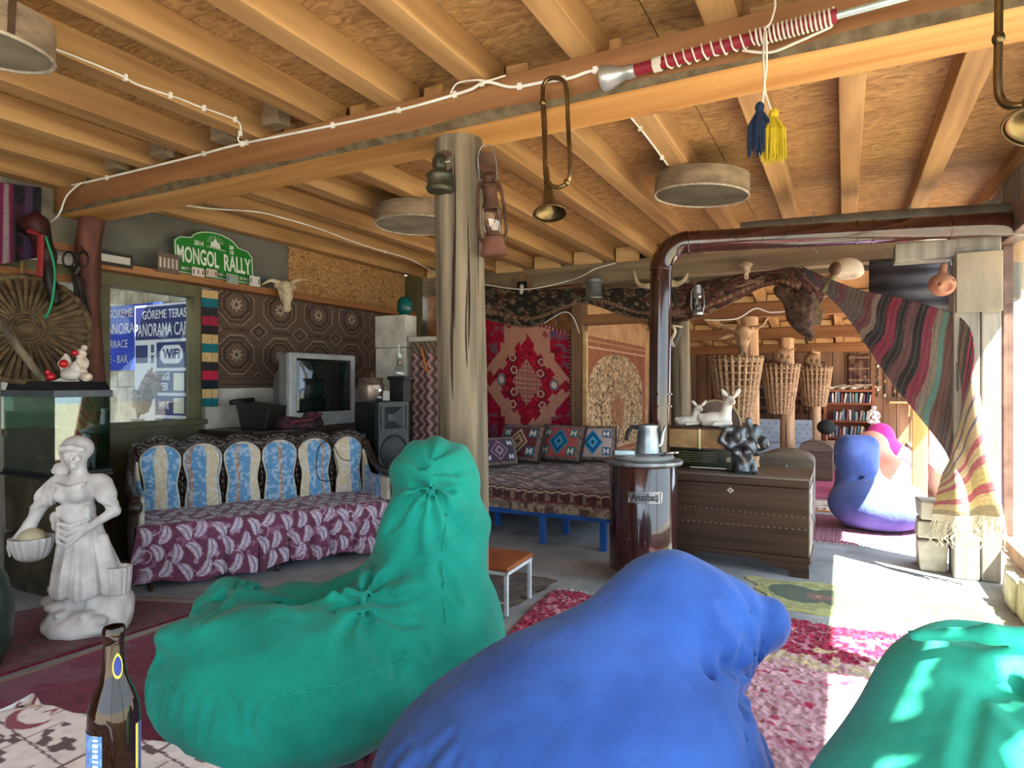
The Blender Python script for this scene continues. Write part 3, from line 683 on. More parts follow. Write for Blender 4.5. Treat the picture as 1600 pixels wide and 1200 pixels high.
def rug_white(u, v, X, Y):
    C = base(u, '#cfc4b8'); paint(C, (vnoise(X*26, Y*26, 3) > .72), '#6f5a50'); paint(C, (v < .1), '#b0703a'); return C
floor_rug('flat_rug', 'pale spotted rug between the plum and the hot pink rugs', [(-.7, 7.5), (.6, 7.5), (.6, 8.2), (-.7, 8.2)], 90, 50, rug_white, .008)
# ================================================================ settee with throw
ang = math.atan2(.879, .477)
so = thing('settee', 'carved settee with blue and cream striped back pads and a maroon leaf throw', 'sofa', (-3.985, 2.54, 0), ang)
Lc = 1.72
frame = MB()
# carved back rail following scallops
n = 120; front = []; 
def top(s):
    k = (s-.16)/.2825; return .90+.055*abs(math.cos(math.pi*k))**.8-.0*s
vs = []
for i in range(n+1):
    s = -.02+(Lc+.04)*i/n; z = top(s)
    vs += [(s, .69, .30), (s, .64, z), (s, .68, z+.012), (s, .75, .30)]
for i in range(n):
    for k in range(4):
        a = i*4+k; b = i*4+(k+1) % 4; frame.add([vs[a], vs[b], vs[b+4], vs[a+4]], [(0, 1, 2, 3)])
frame.build('back_frame', carvedwood, so)
m = MB()
for i in range(26):
    s = .02+(Lc-.04)*i/25; m.ell((s, .635, top(s)-.012), (.03, .016, .02), 8, 5)
for k in range(7):
    s = .02+.2825*k
    for z in np.linspace(.5, .84, 8): m.ell((s+R.uniform(-.006, .006), .632, z), (.017, .012, .024), 7, 4)
m.build('carving', carvedwood, so, smooth=True)
blu, crm, rose = '#4f86b4', '#cbb894', '#9a7466'
blu, crm, rose = '#5b8bb2', '#c4b496', '#9a7b6c'
def pad(cx, w, stripes, arm=False):
    nu, nv = 80, 140; u, v = uv(nu, nv)
    # outline: waisted keyhole shape
    zz = .40+.50*v
    hw = w*(.5-.06*np.exp(-((v-.42)/.16)**2)-.0*v)+w*.07*np.exp(-((v-.78)/.2)**2)
    capz = np.clip((v-.80)/.20, 0, 1); hw = hw*np.sqrt(np.maximum(1-capz**2, 0.0004)); hw = hw*(1+.10*(1-v))
    X = cx+(u-.5)*2*hw; dome = np.sqrt(np.maximum(1-(2*u-1)**2, 0))*np.sqrt(np.maximum(1-(2*v-1)**8, 0))
    Y = .635-.03*dome+.05*v-.045; Z = zz
    C = base(u, blu); x = (u-.5)
    for a, b, c in stripes: paint(C, (x > a) & (x < b), c)
    dm = (vnoise(X*62, Z*62, 3)*.6+vnoise(X*30, Z*30, 5)*.4 > .56); C[dm] = C[dm]*.6+L3('#c9d2dc')*.4
    edge = (np.abs(2*u-1) > .90) | (v > .965); paint(C, edge, '#d2c7b0')
    cloth('back_pad', np.stack([X, Y, Z], -1), C, flatprint, so, solid=.02, soff=-1)
S1 = [(-.17, .17, crm)]; S2 = [(-.42, -.30, rose), (.08, .42, crm)]; S3 = [(-.22, -.12, rose), (.2, .45, crm)]; S4 = [(-.06, .05, rose)]; S5 = [(-.45, -.24, crm), (.18, .28, rose)]; S6 = [(-.5, .05, crm)]
for k, st in enumerate((S1, S2, S3, S4, S5, S6)): pad(.16+.2825*k, .235 if k < 5 else .21, st)
# arms: rolled wood scroll with upholstered inside
for s, sg in ((-.02, -1), (Lc+.02, 1)):
    m = MB(); p = [(s, .66, .86), (s+.02*sg, .52, .70), (s+.03*sg, .34, .635), (s+.03*sg, .12, .63), (s+.02*sg, .02, .60), (s+.02*sg, .0, .54)]
    m.tube(cat(p, 5), .032, 10); m.ell((s+.02*sg, -.005, .565), (.045, .05, .05), 12, 8); m.tube(cat([(s+.02*sg, .02, .56), (s+.03*sg, .05, .38), (s, .03, .06)], 5), [.03]*11, 8)
    m.build('arm', carvedwood, so, smooth=True)
    u, v = uv(40, 40); X = np.full_like(u, s-.02*sg)-.02*sg*np.sin(u*PI); Y = .08+.56*u; Z = .38+(.22+.22*np.clip((u-.6)/.4, 0, 1)**2)*v
    C = base(u, blu); x = 1-u
    for a, b, c in ((0, .2, crm), (.82, 1.1, crm), (.45, .55, rose)): paint(C, (x > a) & (x < b), c)
    dm = (vnoise(Y*62, Z*62, 3) > .60); C[dm] = C[dm]*.6+L3('#c9d2dc')*.4
    cloth('arm_pad', np.stack([X, Y, Z], -1), C, flatprint, so, solid=.03, soff=0)
for s in (.05, .85, Lc-.05):
    MB().lathe([(.012, 0), (.02, .02), (.014, .05), (.028, .10)], 10, (s, .06, 0)).build('leg', carvedwood, so, smooth=True)
MB().bx(.02, Lc-.02, .06, .68, .12, .36).build('seat_box', darkwood, so)
# leaf throw: top + front skirt with pleats, one draped sheet
nu, nv = 460, 190; u, v = uv(nu, nv); s = -.03+(Lc+.06)*u; D = v*1.0     # arc length from the back
top_l = .60; r = .05
Y = np.where(D < top_l, .64-D, np.where(D < top_l+r*PI/2, .64-top_l-r*np.sin((D-top_l)/r), .64-top_l-r)); 
Z = np.where(D < top_l, .435, np.where(D < top_l+r*PI/2, .435-r*(1-np.cos((D-top_l)/r)), .435-r-(D-top_l-r*PI/2)))
hang = np.clip((D-top_l-.04)/.30, 0, 1)
ple = np.zeros_like(u)
for c in (.30, .42, .53, .62, .70, .80, .91): ple += -np.exp(-((u-c)/.006)**2)*.035+np.exp(-((u-c-.014)/.010)**2)*.028
Y = Y-.015*hang-hang*(ple+.012*np.sin(u*31+1)+.008*np.sin(u*63)); Z = Z+.006*np.sin(u*17+v*9)*np.sin(v*21)*(D < top_l)+hang**2*(.018*np.sin(u*9+2)+.012*np.sin(u*27))
Z = np.maximum(Z-.0*u, .03); s = s+.012*hang*np.sin(u*40)-.05*hang*(u < .02)
C = base(u, '#6d3c52'); n = vnoise(s*80, D*80); C *= (.85+.3*n[..., None])
paint(C, (vnoise(s*30, D*30, 6) > .76), '#8d5f78')
def leaf(cx, cy, a, l, w):
    x = (s-cx)*math.cos(a)+(D-cy)*math.sin(a); y = -(s-cx)*math.sin(a)+(D-cy)*math.cos(a)
    y = y-.35*x*x/l; q = np.clip(x/l, -1, 1)
    wd = w*np.sqrt(np.maximum(1-q*q, 0))*(.55+.45*np.abs(np.sin((x+np.abs(y)*.9)/l*15)))
    k = (np.abs(y) < wd) & (np.abs(x) < l); C[k] = L3('#c8bcc6'); C[k & (np.abs(y) < .006)] = L3('#8d7890'); C[k & (np.abs(np.sin((x+np.abs(y)*.9)/l*15)) < .3)] = L3('#98839c')
Rl = random.Random(3)
for i in range(17):
    for j in range(8):
        leaf(-.02+i*.108+(j % 2)*.054+Rl.uniform(-.012, .012), .06+j*.125+Rl.uniform(-.015, .015), (1.2 if (i+j) % 2 else 1.95)+Rl.uniform(-.3, .3), .066, .033)
for i in range(60):
    cx, cy = Rl.uniform(0, Lc), Rl.uniform(.05, .98); k = (s-cx)**2+(D-cy)**2 < .016**2; paint(C, k, '#a98ba2')
for i in range(26):
    cx, cy = Rl.uniform(0, Lc), Rl.uniform(.3, .98); rr = np.sqrt((s-cx)**2+(D-cy)**2); k = (np.abs(rr-.045) < .004) & (s > cx-.01); paint(C, k, '#b79ab0')
th_ = cloth('leaf_throw', np.stack([s, Y, Z], -1), C, printmat('cotton_print', rough=.85, bump=.05), so, solid=0)
# ================================================================ divan with blue legs
dv = thing('divan', 'low corner divan with a flat woven mattress on a blue metal frame', 'divan', (-2.55, 5.9, 0))
bl = M('blue_metal', '#1d4f9a', '#2a62b0', rough=.45)
x0, x1, y0, y1 = -.86, .86, -1.0, .98
m = MB().bx(x0, x1, y0+.01, y0+.05, .23, .28).bx(x0, x1, y1-.05, y1, .23, .28).bx(x0, x0+.04, y0, y1, .23, .28).bx(x1-.04, x1, y0, y1, .23, .28); m.build('frame', bl, dv)
for x, y in ((.28, -.97), (.32, -.55), (-.4, -.52), (-.84, -.97), (.82, -.97), (.82, .9), (-.84, .9)): MB().bx(x-.025, x+.025, y-.02, y+.02, 0, .235).build('leg', bl, dv)
nu, nv = 280, 360; u, v = uv(nu, nv); W = x1-x0+.06; A = v*2.35; fh = .20
X = x0-.03+W*u; r = .04; a1 = fh-r
Y = np.where(A < a1, y0-.03, np.where(A < a1+r*PI/2, y0-.03+r*(1-np.cos((A-a1)/r)), y0-.03+r+(A-a1-r*PI/2))); Z = np.where(A < a1, .275+A, np.where(A < a1+r*PI/2, .275+a1+r*np.sin((A-a1)/r), .275+fh))
Y = np.minimum(Y, y1); Z = Z+.006*np.sin(X*9)*np.sin(Y*7)+.004*np.sin(X*31)*(A > .2); Y = Y-.012*np.sin(X*5)*(A < .2)
C = base(u, '#4d3534'); n = vnoise(X*60, A*60); C *= (.75+.5*n[..., None])
paint(C, (A < .085), '#7d6a5c'); k = (A < .085); paint(C, k & (vnoise(X*34, A*40, 2) > .56), '#a3907c'); paint(C, k & (vnoise(X*20, A*26, 8) > .72), '#5a4a40')
paint(C, np.abs(A-.088) < .006, '#7a3a38'); k = (A > .095) & (A < .17); paint(C, k & ((((X*9) % 1) < .42) & (vnoise(X*40, A*40, 4) > .4)), '#8a7064'); paint(C, k & (((X*9+.5) % 1) < .2), '#5d2e30')
paint(C, np.abs(A-.175-.006*np.sin(X*60)) < .007, '#b9a592'); paint(C, np.abs(A-.205-.008*np.sin(X*60)) < .006, '#a08878')
top_ = A > .24; mm = top_ & (vnoise(X*14, A*30, 7) > .50); C[mm] = L3('#b09a90')*(.8+.4*n[..., None])[mm]; paint(C, top_ & (vnoise(X*20, A*46, 12) > .70), '#6d3236'); paint(C, top_ & (vnoise(X*30, A*60, 13) > .78), '#37282b')
cloth('mattress_cover', np.stack([X, Y, Z], -1), C, woven, dv, solid=0)
MB().bx(x0, x1, y0, y1, .28, .46).build('mattress', M('dull_ticking', '#5a4440', '#6d5550', rough=.9), dv)
# woven cushions leaning against the back
def cushion(label, loc, rzv, tilt, w, h, pal):
    e = thing('kilim_cushion', label, 'cushion', loc, rzv, 'woven cushions on the divan')
    nu = nv = 84; u, v = uv(nu, nv); a, b = (u-.5)*2, (v-.5)*2
    C = base(u, pal[0])
    rim = np.maximum(np.abs(a), np.abs(b)); paint(C, rim > .80, '#2c2222'); paint(C, (rim > .80) & (((a*11+b*11) % 1) < .45), '#a48f80'); paint(C, rim > .94, '#3a2c2a')
    dia = np.abs(a)*1.6+np.abs(b); paint(C, dia < .72, pal[1]); paint(C, dia < .56, pal[2]); paint(C, dia < .42, pal[1]); paint(C, (dia < .30), pal[3]); paint(C, dia < .16, pal[2])
    for sx in (-.58, .58):
        for sy in (-.48, .48):
            paint(C, (np.abs(a-sx) < .18) & (np.abs(b-sy) < .22), pal[4]); k = (np.abs(a-sx) < .13) & (np.abs(b-sy) < .14); paint(C, k & ((np.abs(b-sy) < .05) | (np.abs(np.abs(a-sx)-.09) < .035)), '#d9cfc0')
    th = .075*np.sqrt(np.maximum(1-np.abs(a)**3, 0))*np.sqrt(np.maximum(1-np.abs(b)**3, 0))+.004
    def face(sg): 
        x = a*w/2; z = (b+1)*h/2; y = sg*th
        ct, st_ = math.cos(tilt), math.sin(tilt); return np.stack([x, y*ct+z*st_, z*ct-y*st_+.03], -1)
    cloth('front_face', face(-1), C, woven, e, solid=0)
    cloth('back_face', face(1)[::-1], base(u, '#3e302e'), woven, e, solid=0)
    m = MB(); ct, st_ = math.cos(tilt), math.sin(tilt)
    P = [(-w/2, 0), (w/2, 0), (w/2, h), (-w/2, h)]; m.tube([(x, z*st_, z*ct+.03) for x, z in P], .007, 6, closed=True); m.build('piping', M('dark_piping', '#2a2120', rough=.9), e)
def cpos(px, py, y): q = at(px, py, y=y); return (q.x, q.y, .478)
pr = '#7d3a48'
cushion('woven cushion with a beige lozenge, nearest the log post', cpos(808, 742, 6.18), -.12, .42, .56, .42, ['#6d3440', '#c2a888', '#5a3430', '#b08a6c', '#2f6f7c'])
cushion('woven cushion with a turquoise lozenge on a coral ground', cpos(872, 736, 6.38), -.1, .42, .54, .42, ['#b05a58', '#2f8ab0', '#1d4c78', '#5aa8c0', '#20707a'])
cushion('woven cushion with a turquoise lozenge on a pale ground, farthest from the log post', cpos(926, 734, 6.55), .28, .38, .50, .40, ['#b9a49a', '#2d86b4', '#1c4a74', '#62b0c4', '#2b5f92'])
cushion('dark woven cushion half hidden behind the log post', (-3.15, 5.75, .478), 1.1, .35, .50, .30, ['#4a3a4a', '#8a6c7c', '#2f2a38', '#8f7f92', '#3c5470'])
# ================================================================ wall rugs
def hang(name, label, c4, nu, nv, fn, wav=.01, nrm=(0, -1, 0), group=None, mat=None, solid_=.01):
    """c4: bottom-left, bottom-right, top-right, top-left"""
    c4 = [np.array(q, float) for q in c4]; u, v = uv(nu, nv); U4 = u[..., None]; V4 = v[..., None]
    P = (1-U4)*(1-V4)*c4[0]+U4*(1-V4)*c4[1]+U4*V4*c4[2]+(1-U4)*V4*c4[3]
    P = P+np.array(nrm)*(wav*(np.sin(u*14+1)*.6+np.sin(u*27)*.4)*(1.1-v))[..., None]
    lo = c4[0]; W = np.linalg.norm(c4[1]-c4[0]); H = np.linalg.norm(c4[3]-c4[0])
    e = thing(name, label, 'rug', tuple(lo), 0, group); Q = P-lo; back = np.array(nrm)*.012
    for s_ in ((0, slice(None)), (-1, slice(None)), (slice(None), 0), (slice(None), -1)): Q[s_] = Q[s_]-back
    cloth('woven_panel', Q, fn(u, v, u*W, v*H), mat or woven, e, solid=0)
    return e
def rug_medal(u, v, X, Y):
    C = base(u, '#bd8470'); a, b = (u-.5)*2, (v-.5)*2; n = vnoise(u*60, v*90); n2 = vnoise(u*22, v*34, 4)
    # corner spandrels
    for sx in (-1, 1):
        for sy in (-1, 1):
            q = (a*sx > .52+.0*b) & (b*sy > .40-.9*(a*sx-.9)-.22); q &= ~((b*sy < .55) & (a*sx < .62))
            paint(C, q, '#a3122e'); paint(C, q & (n2 > .66), '#7a4a5c'); paint(C, q & (n2 < .2), '#7a1428'); paint(C, q & (b*sy > .84), '#5e4a6c'); paint(C, q & (b*sy > .84) & (n2 > .55), '#8a4a58')
    d = np.abs(a)/.74+np.abs(b)/.86
    st = np.floor(d*9)/9
    sc = .06*np.sign(np.sin(np.arctan2(b, a)*12))
    med = (np.abs(a)/.82+np.abs(b)/.80 + sc) < .93; paint(C, med, '#a30f2c'); paint(C, med & (n2 > .74), '#6f0c22'); paint(C, med & (n > .8), '#b83a4c')
    for ax, by in ((-.33, .36), (.33, .36), (-.33, -.36), (.33, -.36), (-.3, .17), (.3, .17), (-.3, -.17), (.3, -.17)):
        q = ((a-ax)/.10)**2+((b-by)/.075)**2; paint(C, med & (q < 1.4), '#5c1424'); paint(C, med & (q < .7), '#c9a08c'); paint(C, med & (q < .3), '#8a2a3a')
    for ax in (-.60, .60): q = ((a-ax)/.10)**2+(b/.1)**2; paint(C, q < 1, '#6d6a78'); paint(C, q < .35, '#cfc0b8')
    inn = (np.abs(a)/.36+np.abs(b)/.40 < .95) | ((np.abs(a) < .10) & (np.abs(b) < .30)) | ((np.abs(a) < .24) & (np.abs(b) < .10)); paint(C, inn, '#c3917a'); paint(C, inn & ((((a*30) % 1) < .35) | (((b*40) % 1) < .3)), '#8a3a3c')
    for ax, by in ((-.86, 0), (.86, 0)): q = np.abs(a-ax)/.14+np.abs(b-by)/.12; paint(C, q < 1, '#9a2030')
    for ax in (-.42, .42):
        for by in (-.84, .84): q = ((a-ax)/.06)**2+((b-by)/.06)**2; paint(C, q < 1, '#9c4a48')
    edge = (np.abs(b) > .945); paint(C, edge, '#7c1e34'); paint(C, edge & (((u*24) % 1) < .4), '#b98a7c'); paint(C, (a > .94), '#3f2f3a'); paint(C, (a > .94) & (((v*30) % 1) < .5), '#9a6a5c')
    return C
q = [at(757, 700, y=6.93), at(897, 690, y=6.93), at(893, 520, y=6.93), at(757, 480, y=6.93)]
hang('medallion_rug', 'crimson and salmon rug with a big stepped medallion hung behind the divan', q, 150, 190, rug_medal, .015)
def rug_beige(u, v, X, Y):
    C = base(u, '#a8875e'); n = vnoise(X*34, Y*34); n2 = vnoise(X*42, Y*42, 5); a, b = (u-.5)*2, (v-.5)*2
    paint(C, n > .50, '#cbb28c'); paint(C, n2 > .66, '#5d4630')
    outf = (np.abs(a) > .88) | (np.abs(b) > .80); paint(C, outf, '#8d5438'); paint(C, outf & (n > .6), '#a4694a'); paint(C, (np.abs(np.abs(b)-.82) < .015), '#c09a78'); paint(C, (np.abs(np.abs(b)-.92) < .012), '#b98a68')
    arc = ((np.abs(a)/.86)**2.4+(np.maximum(b-.1, 0)/.66)**2 > 1) & ~outf & (b > -.5); paint(C, arc, '#8a4f34'); paint(C, arc & (n2 > .6), '#a0633f')
    m = (a/.22)**2+((b+.22)/.26)**2; paint(C, m < 1, '#8a5b3c'); paint(C, (m < 1) & (n > .55), '#a4754e'); m2 = ((a)/.5)**2+((b+.22)/.5)**2; paint(C, (np.abs(m2-1) < .12) & (n2 > .4), '#6b4a30')
    return C
q = [(-2.785, 7.16, .35), (-2.785, 9.9, .35), (-2.785, 9.9, 1.93), (-2.785, 7.16, 1.95)]
hang('prayer_rug', 'beige floral rug with a brown central medallion on the side wall', q, 170, 190, rug_beige, .01, (1, 0, 0))
def rug_brown(u, v, X, Y):
    C = base(u, '#54443a'); n = vnoise(X*70, Y*70); C *= (.85+.3*n[..., None])
    px_, py_ = .52, .46
    ux = X/px_; vy = (Y-.08)/py_; col = np.floor(ux); a = (ux-col-.5)*2; row = np.floor(vy); b = (vy-row-.5)*2
    oct_ = np.maximum(np.maximum(np.abs(a), np.abs(b)), (np.abs(a)+np.abs(b))*.72)
    for r0, c in ((.80, '#8b7868'), (.76, '#4b3b32'), (.60, '#7a6858'), (.57, '#3f3029'), (.44, '#5d4a3e')):
        paint(C, oct_ < r0, c)
    r = np.sqrt(a*a+b*b); th = np.arctan2(b, a); paint(C, r < .20+.07*np.cos(th*8), '#9b8a7a'); paint(C, r < .08, '#4b3b32')
    d = np.abs(np.abs(a)-1)+np.abs(np.abs(b)-1)*1.2; paint(C, d < .42, '#7f6c5c'); paint(C, d < .34, '#3a2c26'); paint(C, d < .2, '#5a483c')
    paint(C, (np.abs(np.abs(b)-1) < .06) & (d > .42) & (((X*40) % 1) < .5), '#2f2420'); bt = Y < .12; paint(C, bt, '#4a3a30'); paint(C, bt & (((Y*60) % 1) < .3), '#6f5d4f'); return C
hang('patterned_carpet', 'dull brown carpet with star octagons hung on the wall behind the television', [(-4.975, 3.80, 1.31), (-4.975, 6.45, 1.31), (-4.975, 6.45, 2.20), (-4.975, 3.80, 2.20)], 300, 140, rug_brown, .01, (1, 0, 0))
def rug_strip(u, v, X, Y):
    C = base(u, '#b79a6a'); cols = ['#17606a', '#b79a6a', '#17212a', '#a8243f', '#2a2a2e', '#b79a6a', '#17606a', '#b79a6a', '#2a2226', '#8c2438', '#2a2a2e']
    k = (v*13).astype(int) % len(cols)
    for i, c in enumerate(cols): paint(C, k == i, c)
    return C
hang('striped_runner', 'teal, red and tan striped runner hanging beside the bar window', [(-4.96, 3.70, 1.15), (-4.94, 3.84, 1.15), (-4.94, 3.85, 2.18), (-4.96, 3.70, 2.18)], 14, 130, rug_strip, .012, (1, 0, 0))
# ================================================================ striped kilim pulled aside at the window
def kpt(q): return at(q[0], q[1], y=q[2])
T = cat([kpt(q) for q in [(1252, 416, 6.74), (1335, 450, 6.3), (1425, 470, 5.75), (1510, 503, 5.28), (1526, 590, 5.22), (1546, 700, 5.20), (1567, 806, 5.16)]], 80)
Bq = cat([kpt(q) for q in [(1262, 434, 6.74), (1318, 488, 6.5), (1388, 590, 6.1), (1478, 706, 5.45), (1474, 742, 5.36), (1467, 772, 5.33), (1459, 804, 5.30)]], 80)
nu, nv = len(T), 60; u, v = uv(nu, nv); TT = np.array([tuple(p) for p in T]); BB = np.array([tuple(p) for p in Bq])
P = TT[:, None, :]*(1-v[..., None])+BB[:, None, :]*v[..., None]
f = np.sin(v*PI); P[..., 1] += -.05*f*np.sin(u*9)+.03*np.sin(v*11+u*4)*np.clip(u*2, 0, 1); P[..., 2] -= .05*f*np.sin(u*PI)
P[..., 0] += .02*np.sin(v*17)*np.clip(u-.5, 0, 1)
bands = [(0, .06, '#3a3640'), (.06, .085, '#5c3540'), (.085, .13, '#55504e'), (.13, .15, '#6b3a45'), (.15, .21, '#5f5854'), (.21, .235, '#6d3c46'), (.235, .25, '#8a7c70'), (.25, .28, '#23262a'), (.28, .31, '#8a2c48'), (.31, .335, '#22272a'),
         (.335, .36, '#6b4a50'), (.36, .385, '#25282b'), (.385, .41, '#8c3550'), (.41, .43, '#8f877c'), (.43, .445, '#5e9088'), (.445, .47, '#6b4f4c'), (.47, .50, '#4e4340'), (.50, .515, '#6a5750'), (.515, .535, '#3b3735'), (.535, .55, '#93324e'),
         (.55, .565, '#2c3034'), (.565, .585, '#95364f'), (.585, .60, '#2f3335'), (.60, .62, '#9a3a52'), (.62, .64, '#7d7d78'), (.64, .68, '#c2aa84'), (.68, .695, '#6d6876'), (.695, .73, '#c4ad88'), (.73, .742, '#70697a'), (.742, .78, '#c2a984'),
         (.78, .80, '#b0606a'), (.80, .83, '#c9b48c'), (.83, .855, '#b0656c'), (.855, .90, '#c6b07a'), (.90, .925, '#ae5a62'), (.925, .96, '#c9b282'), (.96, 1.1, '#9a8a6c')]
C = base(u, '#555050')
for a, b, c in bands:
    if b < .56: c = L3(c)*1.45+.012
    paint(C, (u+.006*np.sin(v*9) >= a) & (u+.006*np.sin(v*9) < b), c)
kk = ((u*70+.3*np.sin(v*9)) % 1) < .16; C[kk] = C[kk]*.45+L3('#8f8078')*.55; kk = (((u*70+.5) % 1) < .12) & (u < .55); C[kk] = C[kk]*.5+L3('#3a3234')*.5
o0 = P.reshape(-1, 3).mean(0); o0[2] = .5
ki = thing('striped_kilim', 'long striped kilim draped from the ceiling and gathered by the corner post', 'kilim', tuple(o0))
cloth('woven_cloth', P-o0, C, woven, ki, solid=.006, soff=0)
m = MB()
for i in range(110):
    a = P[-1, int(i/110*(nv-1))]-o0; l = R.uniform(.06, .16); dx = R.uniform(-.03, .03)
    m.tube([a, a+np.array([dx*.4, -.01, -l*.5]), a+np.array([dx, R.uniform(-.04, .03), -l])], [.005, .004, .002], 4)
for i in range(40):
    a = P[-1, R.randrange(nv)]-o0+np.array([0, 0, -.1]); m.tube([a, a+np.array([R.uniform(-.06, .06), R.uniform(-.05, .02), -.05]), a+np.array([R.uniform(-.07, .07), R.uniform(-.05, .02), -.12])], [.004, .004, .002], 4)
m.build('fringe', M('cream_wool_fringe', '#cfc3ab', '#e2d8c4', rough=.95), ki)
# ================================================================ dark floral valance swagged along the back beam
pts_t = [(757, 448), (860, 452), (960, 450), (1010, 450), (1090, 440), (1190, 425), (1250, 420), (1300, 448)]
pts_b = [(757, 497), (830, 512), (905, 475), (1000, 500), (1085, 500), (1185, 452), (1235, 455), (1262, 505)]
Tt = cat([at(a, b, y=6.86) for a, b in pts_t], 26); Bb = cat([at(a, b, y=6.80) for a, b in pts_b], 26)
nu, nv = len(Tt), 40; u, v = uv(nu, nv); TT = np.array([tuple(p) for p in Tt]); BB = np.array([tuple(p) for p in Bb])
P = TT[:, None, :]*(1-v[..., None])+BB[:, None, :]*v[..., None]; P[..., 1] -= .04*np.sin(v*PI)+.02*np.sin(u*30+v*3); P[..., 2] += .01*np.sin(v*12)*np.sin(u*40)
X, Y = P[..., 0], v*.5; C = base(u, '#2a2320'); n1 = vnoise(X*15, Y*15); n2 = vnoise(X*30, Y*30, 2)
paint(C, n1 > .62, '#7a6654'); paint(C, (n1 > .74), '#4e2f2a'); paint(C, n2 > .78, '#5d5a46'); right = u > .52; paint(C, right & (n1 < .45), '#3d2723'); paint(C, right & (n2 > .6), '#5b3a34')
bd = (v > .70) & (v < .80) | (v > .95); paint(C, bd, '#5b4236'); paint(C, bd & (((X*22) % 1) < .4), '#8a7058')
o0 = P.reshape(-1, 3).mean(0); va = thing('rug_valance', 'dark floral rug swagged like a valance along the back beam', 'rug', tuple(o0)); cloth('woven_cloth', P-o0, C, woven, va, solid=.01)
q = at(1250, 505, y=6.72); m = MB()
tail = solid('tail', lambda p: U(.05, ell(p, (0, 0, .12), (.13, .07, .2)), cap(p, (.03, 0, .0), (.10, 0, -.14), .09, .03), cap(p, (-.1, 0, .22), (-.2, 0, .34), .06, .04))+lump(p, .012, 24), (-.3, -.15, -.25), (.3, .15, .45), .016)
e = thing('pelt', 'ragged brown animal pelt hanging below the valance near the kilim', 'pelt', (q.x, q.y, q.z)); link('hide', tail, M('brown_pelt', '#2f211b', '#5a4438', rough=.95, scale=22, bump=.6), e, smooth=True)
MB().prism([(.05, -.02), (.16, -.02), (.18, .1), (.1, .3), (.0, .2)], .03, c=(.02, .04, .0)).build('ear_flap', M('tan_pelt', '#5b4c3c', '#7d6a54', rough=.95, scale=30, bump=.5), e)
# ================================================================ stove, flue, kettle
enam = M('maroon_enamel', '#2c1012', '#3d181a', rough=.16, spec=.6, coat=.6, scale=3); chrome = M('worn_chrome', '#a8aaac', '#d0d2d4', rough=.25, metal=1, scale=20)
iron = M('grey_iron', '#6d7072', '#9a9da0', rough=.45, metal=.6, scale=14, bump=.1)
sp = at(1005, 600, t=4.45); st = thing('wood_stove', 'round maroon enamel wood stove with a chrome name plate and grey lid', 'stove', (sp.x, sp.y, 0), YAW*.75)
MB().lathe([(.20, .06), (.232, .08), (.232, .79), (.226, .80)], 48).build('barrel', enam, st, smooth='auto')
MB().lathe([(.2, .795), (.262, .80), (.27, .812), (.268, .826), (.25, .832), (.05, .834)], 48).build('top_rim', iron, st, smooth='auto')
MB().lathe([(.05, .834), (.205, .836), (.21, .85), (.20, .862), (.03, .866)], 40).build('lid', M('pale_iron', '#8c9094', '#b5b8ba', rough=.4, metal=.5, scale=12), st, smooth='auto')
m = MB().tube([(.10, -.1, .862), (.15, -.12, .885), (.20, -.13, .89)], .010, 8); m.ell((.205, -.13, .89), (.02, .014, .012)); m.build('lid_handle', chrome, st, smooth=True)
for a in (-.4, -2.0, 1.2): MB().bx(.2*math.cos(a)-.02, .2*math.cos(a)+.02, .2*math.sin(a)-.02, .2*math.sin(a)+.02, 0, .07).build('foot', iron, st)
# name plate curved on the barrel
def onb(ang_, z, r): return (r*math.sin(ang_), -r*math.cos(ang_), z)
m = MB(); a0, a1 = -.50, .44; vs = []
for i in range(13):
    a = a0+(a1-a0)*i/12
    for z in (.565, .635): vs.append(onb(a, z, .2345))
m.add(vs, [(2*i, 2*i+2, 2*i+3, 2*i+1) for i in range(12)]); pl = m.build('name_plate', M('steel_plate', '#7c8084', '#989ca0', rough=.35, metal=.8), st, solid=.003)
ring = [onb(a0+(a1-a0)*i/12, .565, .238) for i in range(13)]+[onb(a1-(a1-a0)*i/12, .635, .238) for i in range(13)]
MB().tube(ring, .005, 6, closed=True).build('plate_border', chrome, pl, smooth=True)
tx = text('lettering', 'Anatbaş', .066, M('dark_lettering', '#2a2c2e', rough=.5), pl, (0, 0, 0), (0, 0, 0), ext=.0012, bold=.0012, xs=.82)
for v_ in tx.data.vertices:
    a = (a0+a1)/2+v_.co.x/.236; v_.co = Vector(onb(a, .60+v_.co.y, .2385+v_.co.z))
MB().tube([(0, .232, .66), (0, .30, .66), (.035, .36, .67)], .075, 16).build('flue_spigot', enam, st, smooth=True)
fl_ = thing('stove_pipe', 'brown enamelled stove pipe rising to a ribbed elbow and running along the ceiling', 'pipe', (-1.21, 4.72, 0)); pm = M('brown_pipe_enamel', '#2e1611', '#40211a', rough=.14, spec=.6, coat=.5, scale=3)
pr_ = .080
m = MB().tube([(-.02, 0, .60), (-.01, 0, 1.2)], pr_, 28); m.build('pipe_length', pm, fl_, smooth='auto')
MB().tube([(-.01, 0, 1.19), (0, 0, 2.19)], pr_*.985, 28).build('pipe_length', pm, fl_, smooth='auto')
dr = Vector((2.16, .46, .0)).normalized(); el = []; rr = []
for i in range(41):
    a = PI/2*i/40; el.append(Vector((0, 0, 2.19))+Vector((0, 0, 1))*(.2*math.sin(a))+dr*(.2*(1-math.cos(a)))); rr.append(pr_*1.03+.003*(1 if i % 2 else -1))
MB().tube(el, rr, 28).build('ribbed_elbow', pm, fl_, smooth=True)
e0 = Vector((0, 0, 2.39))+dr*.2
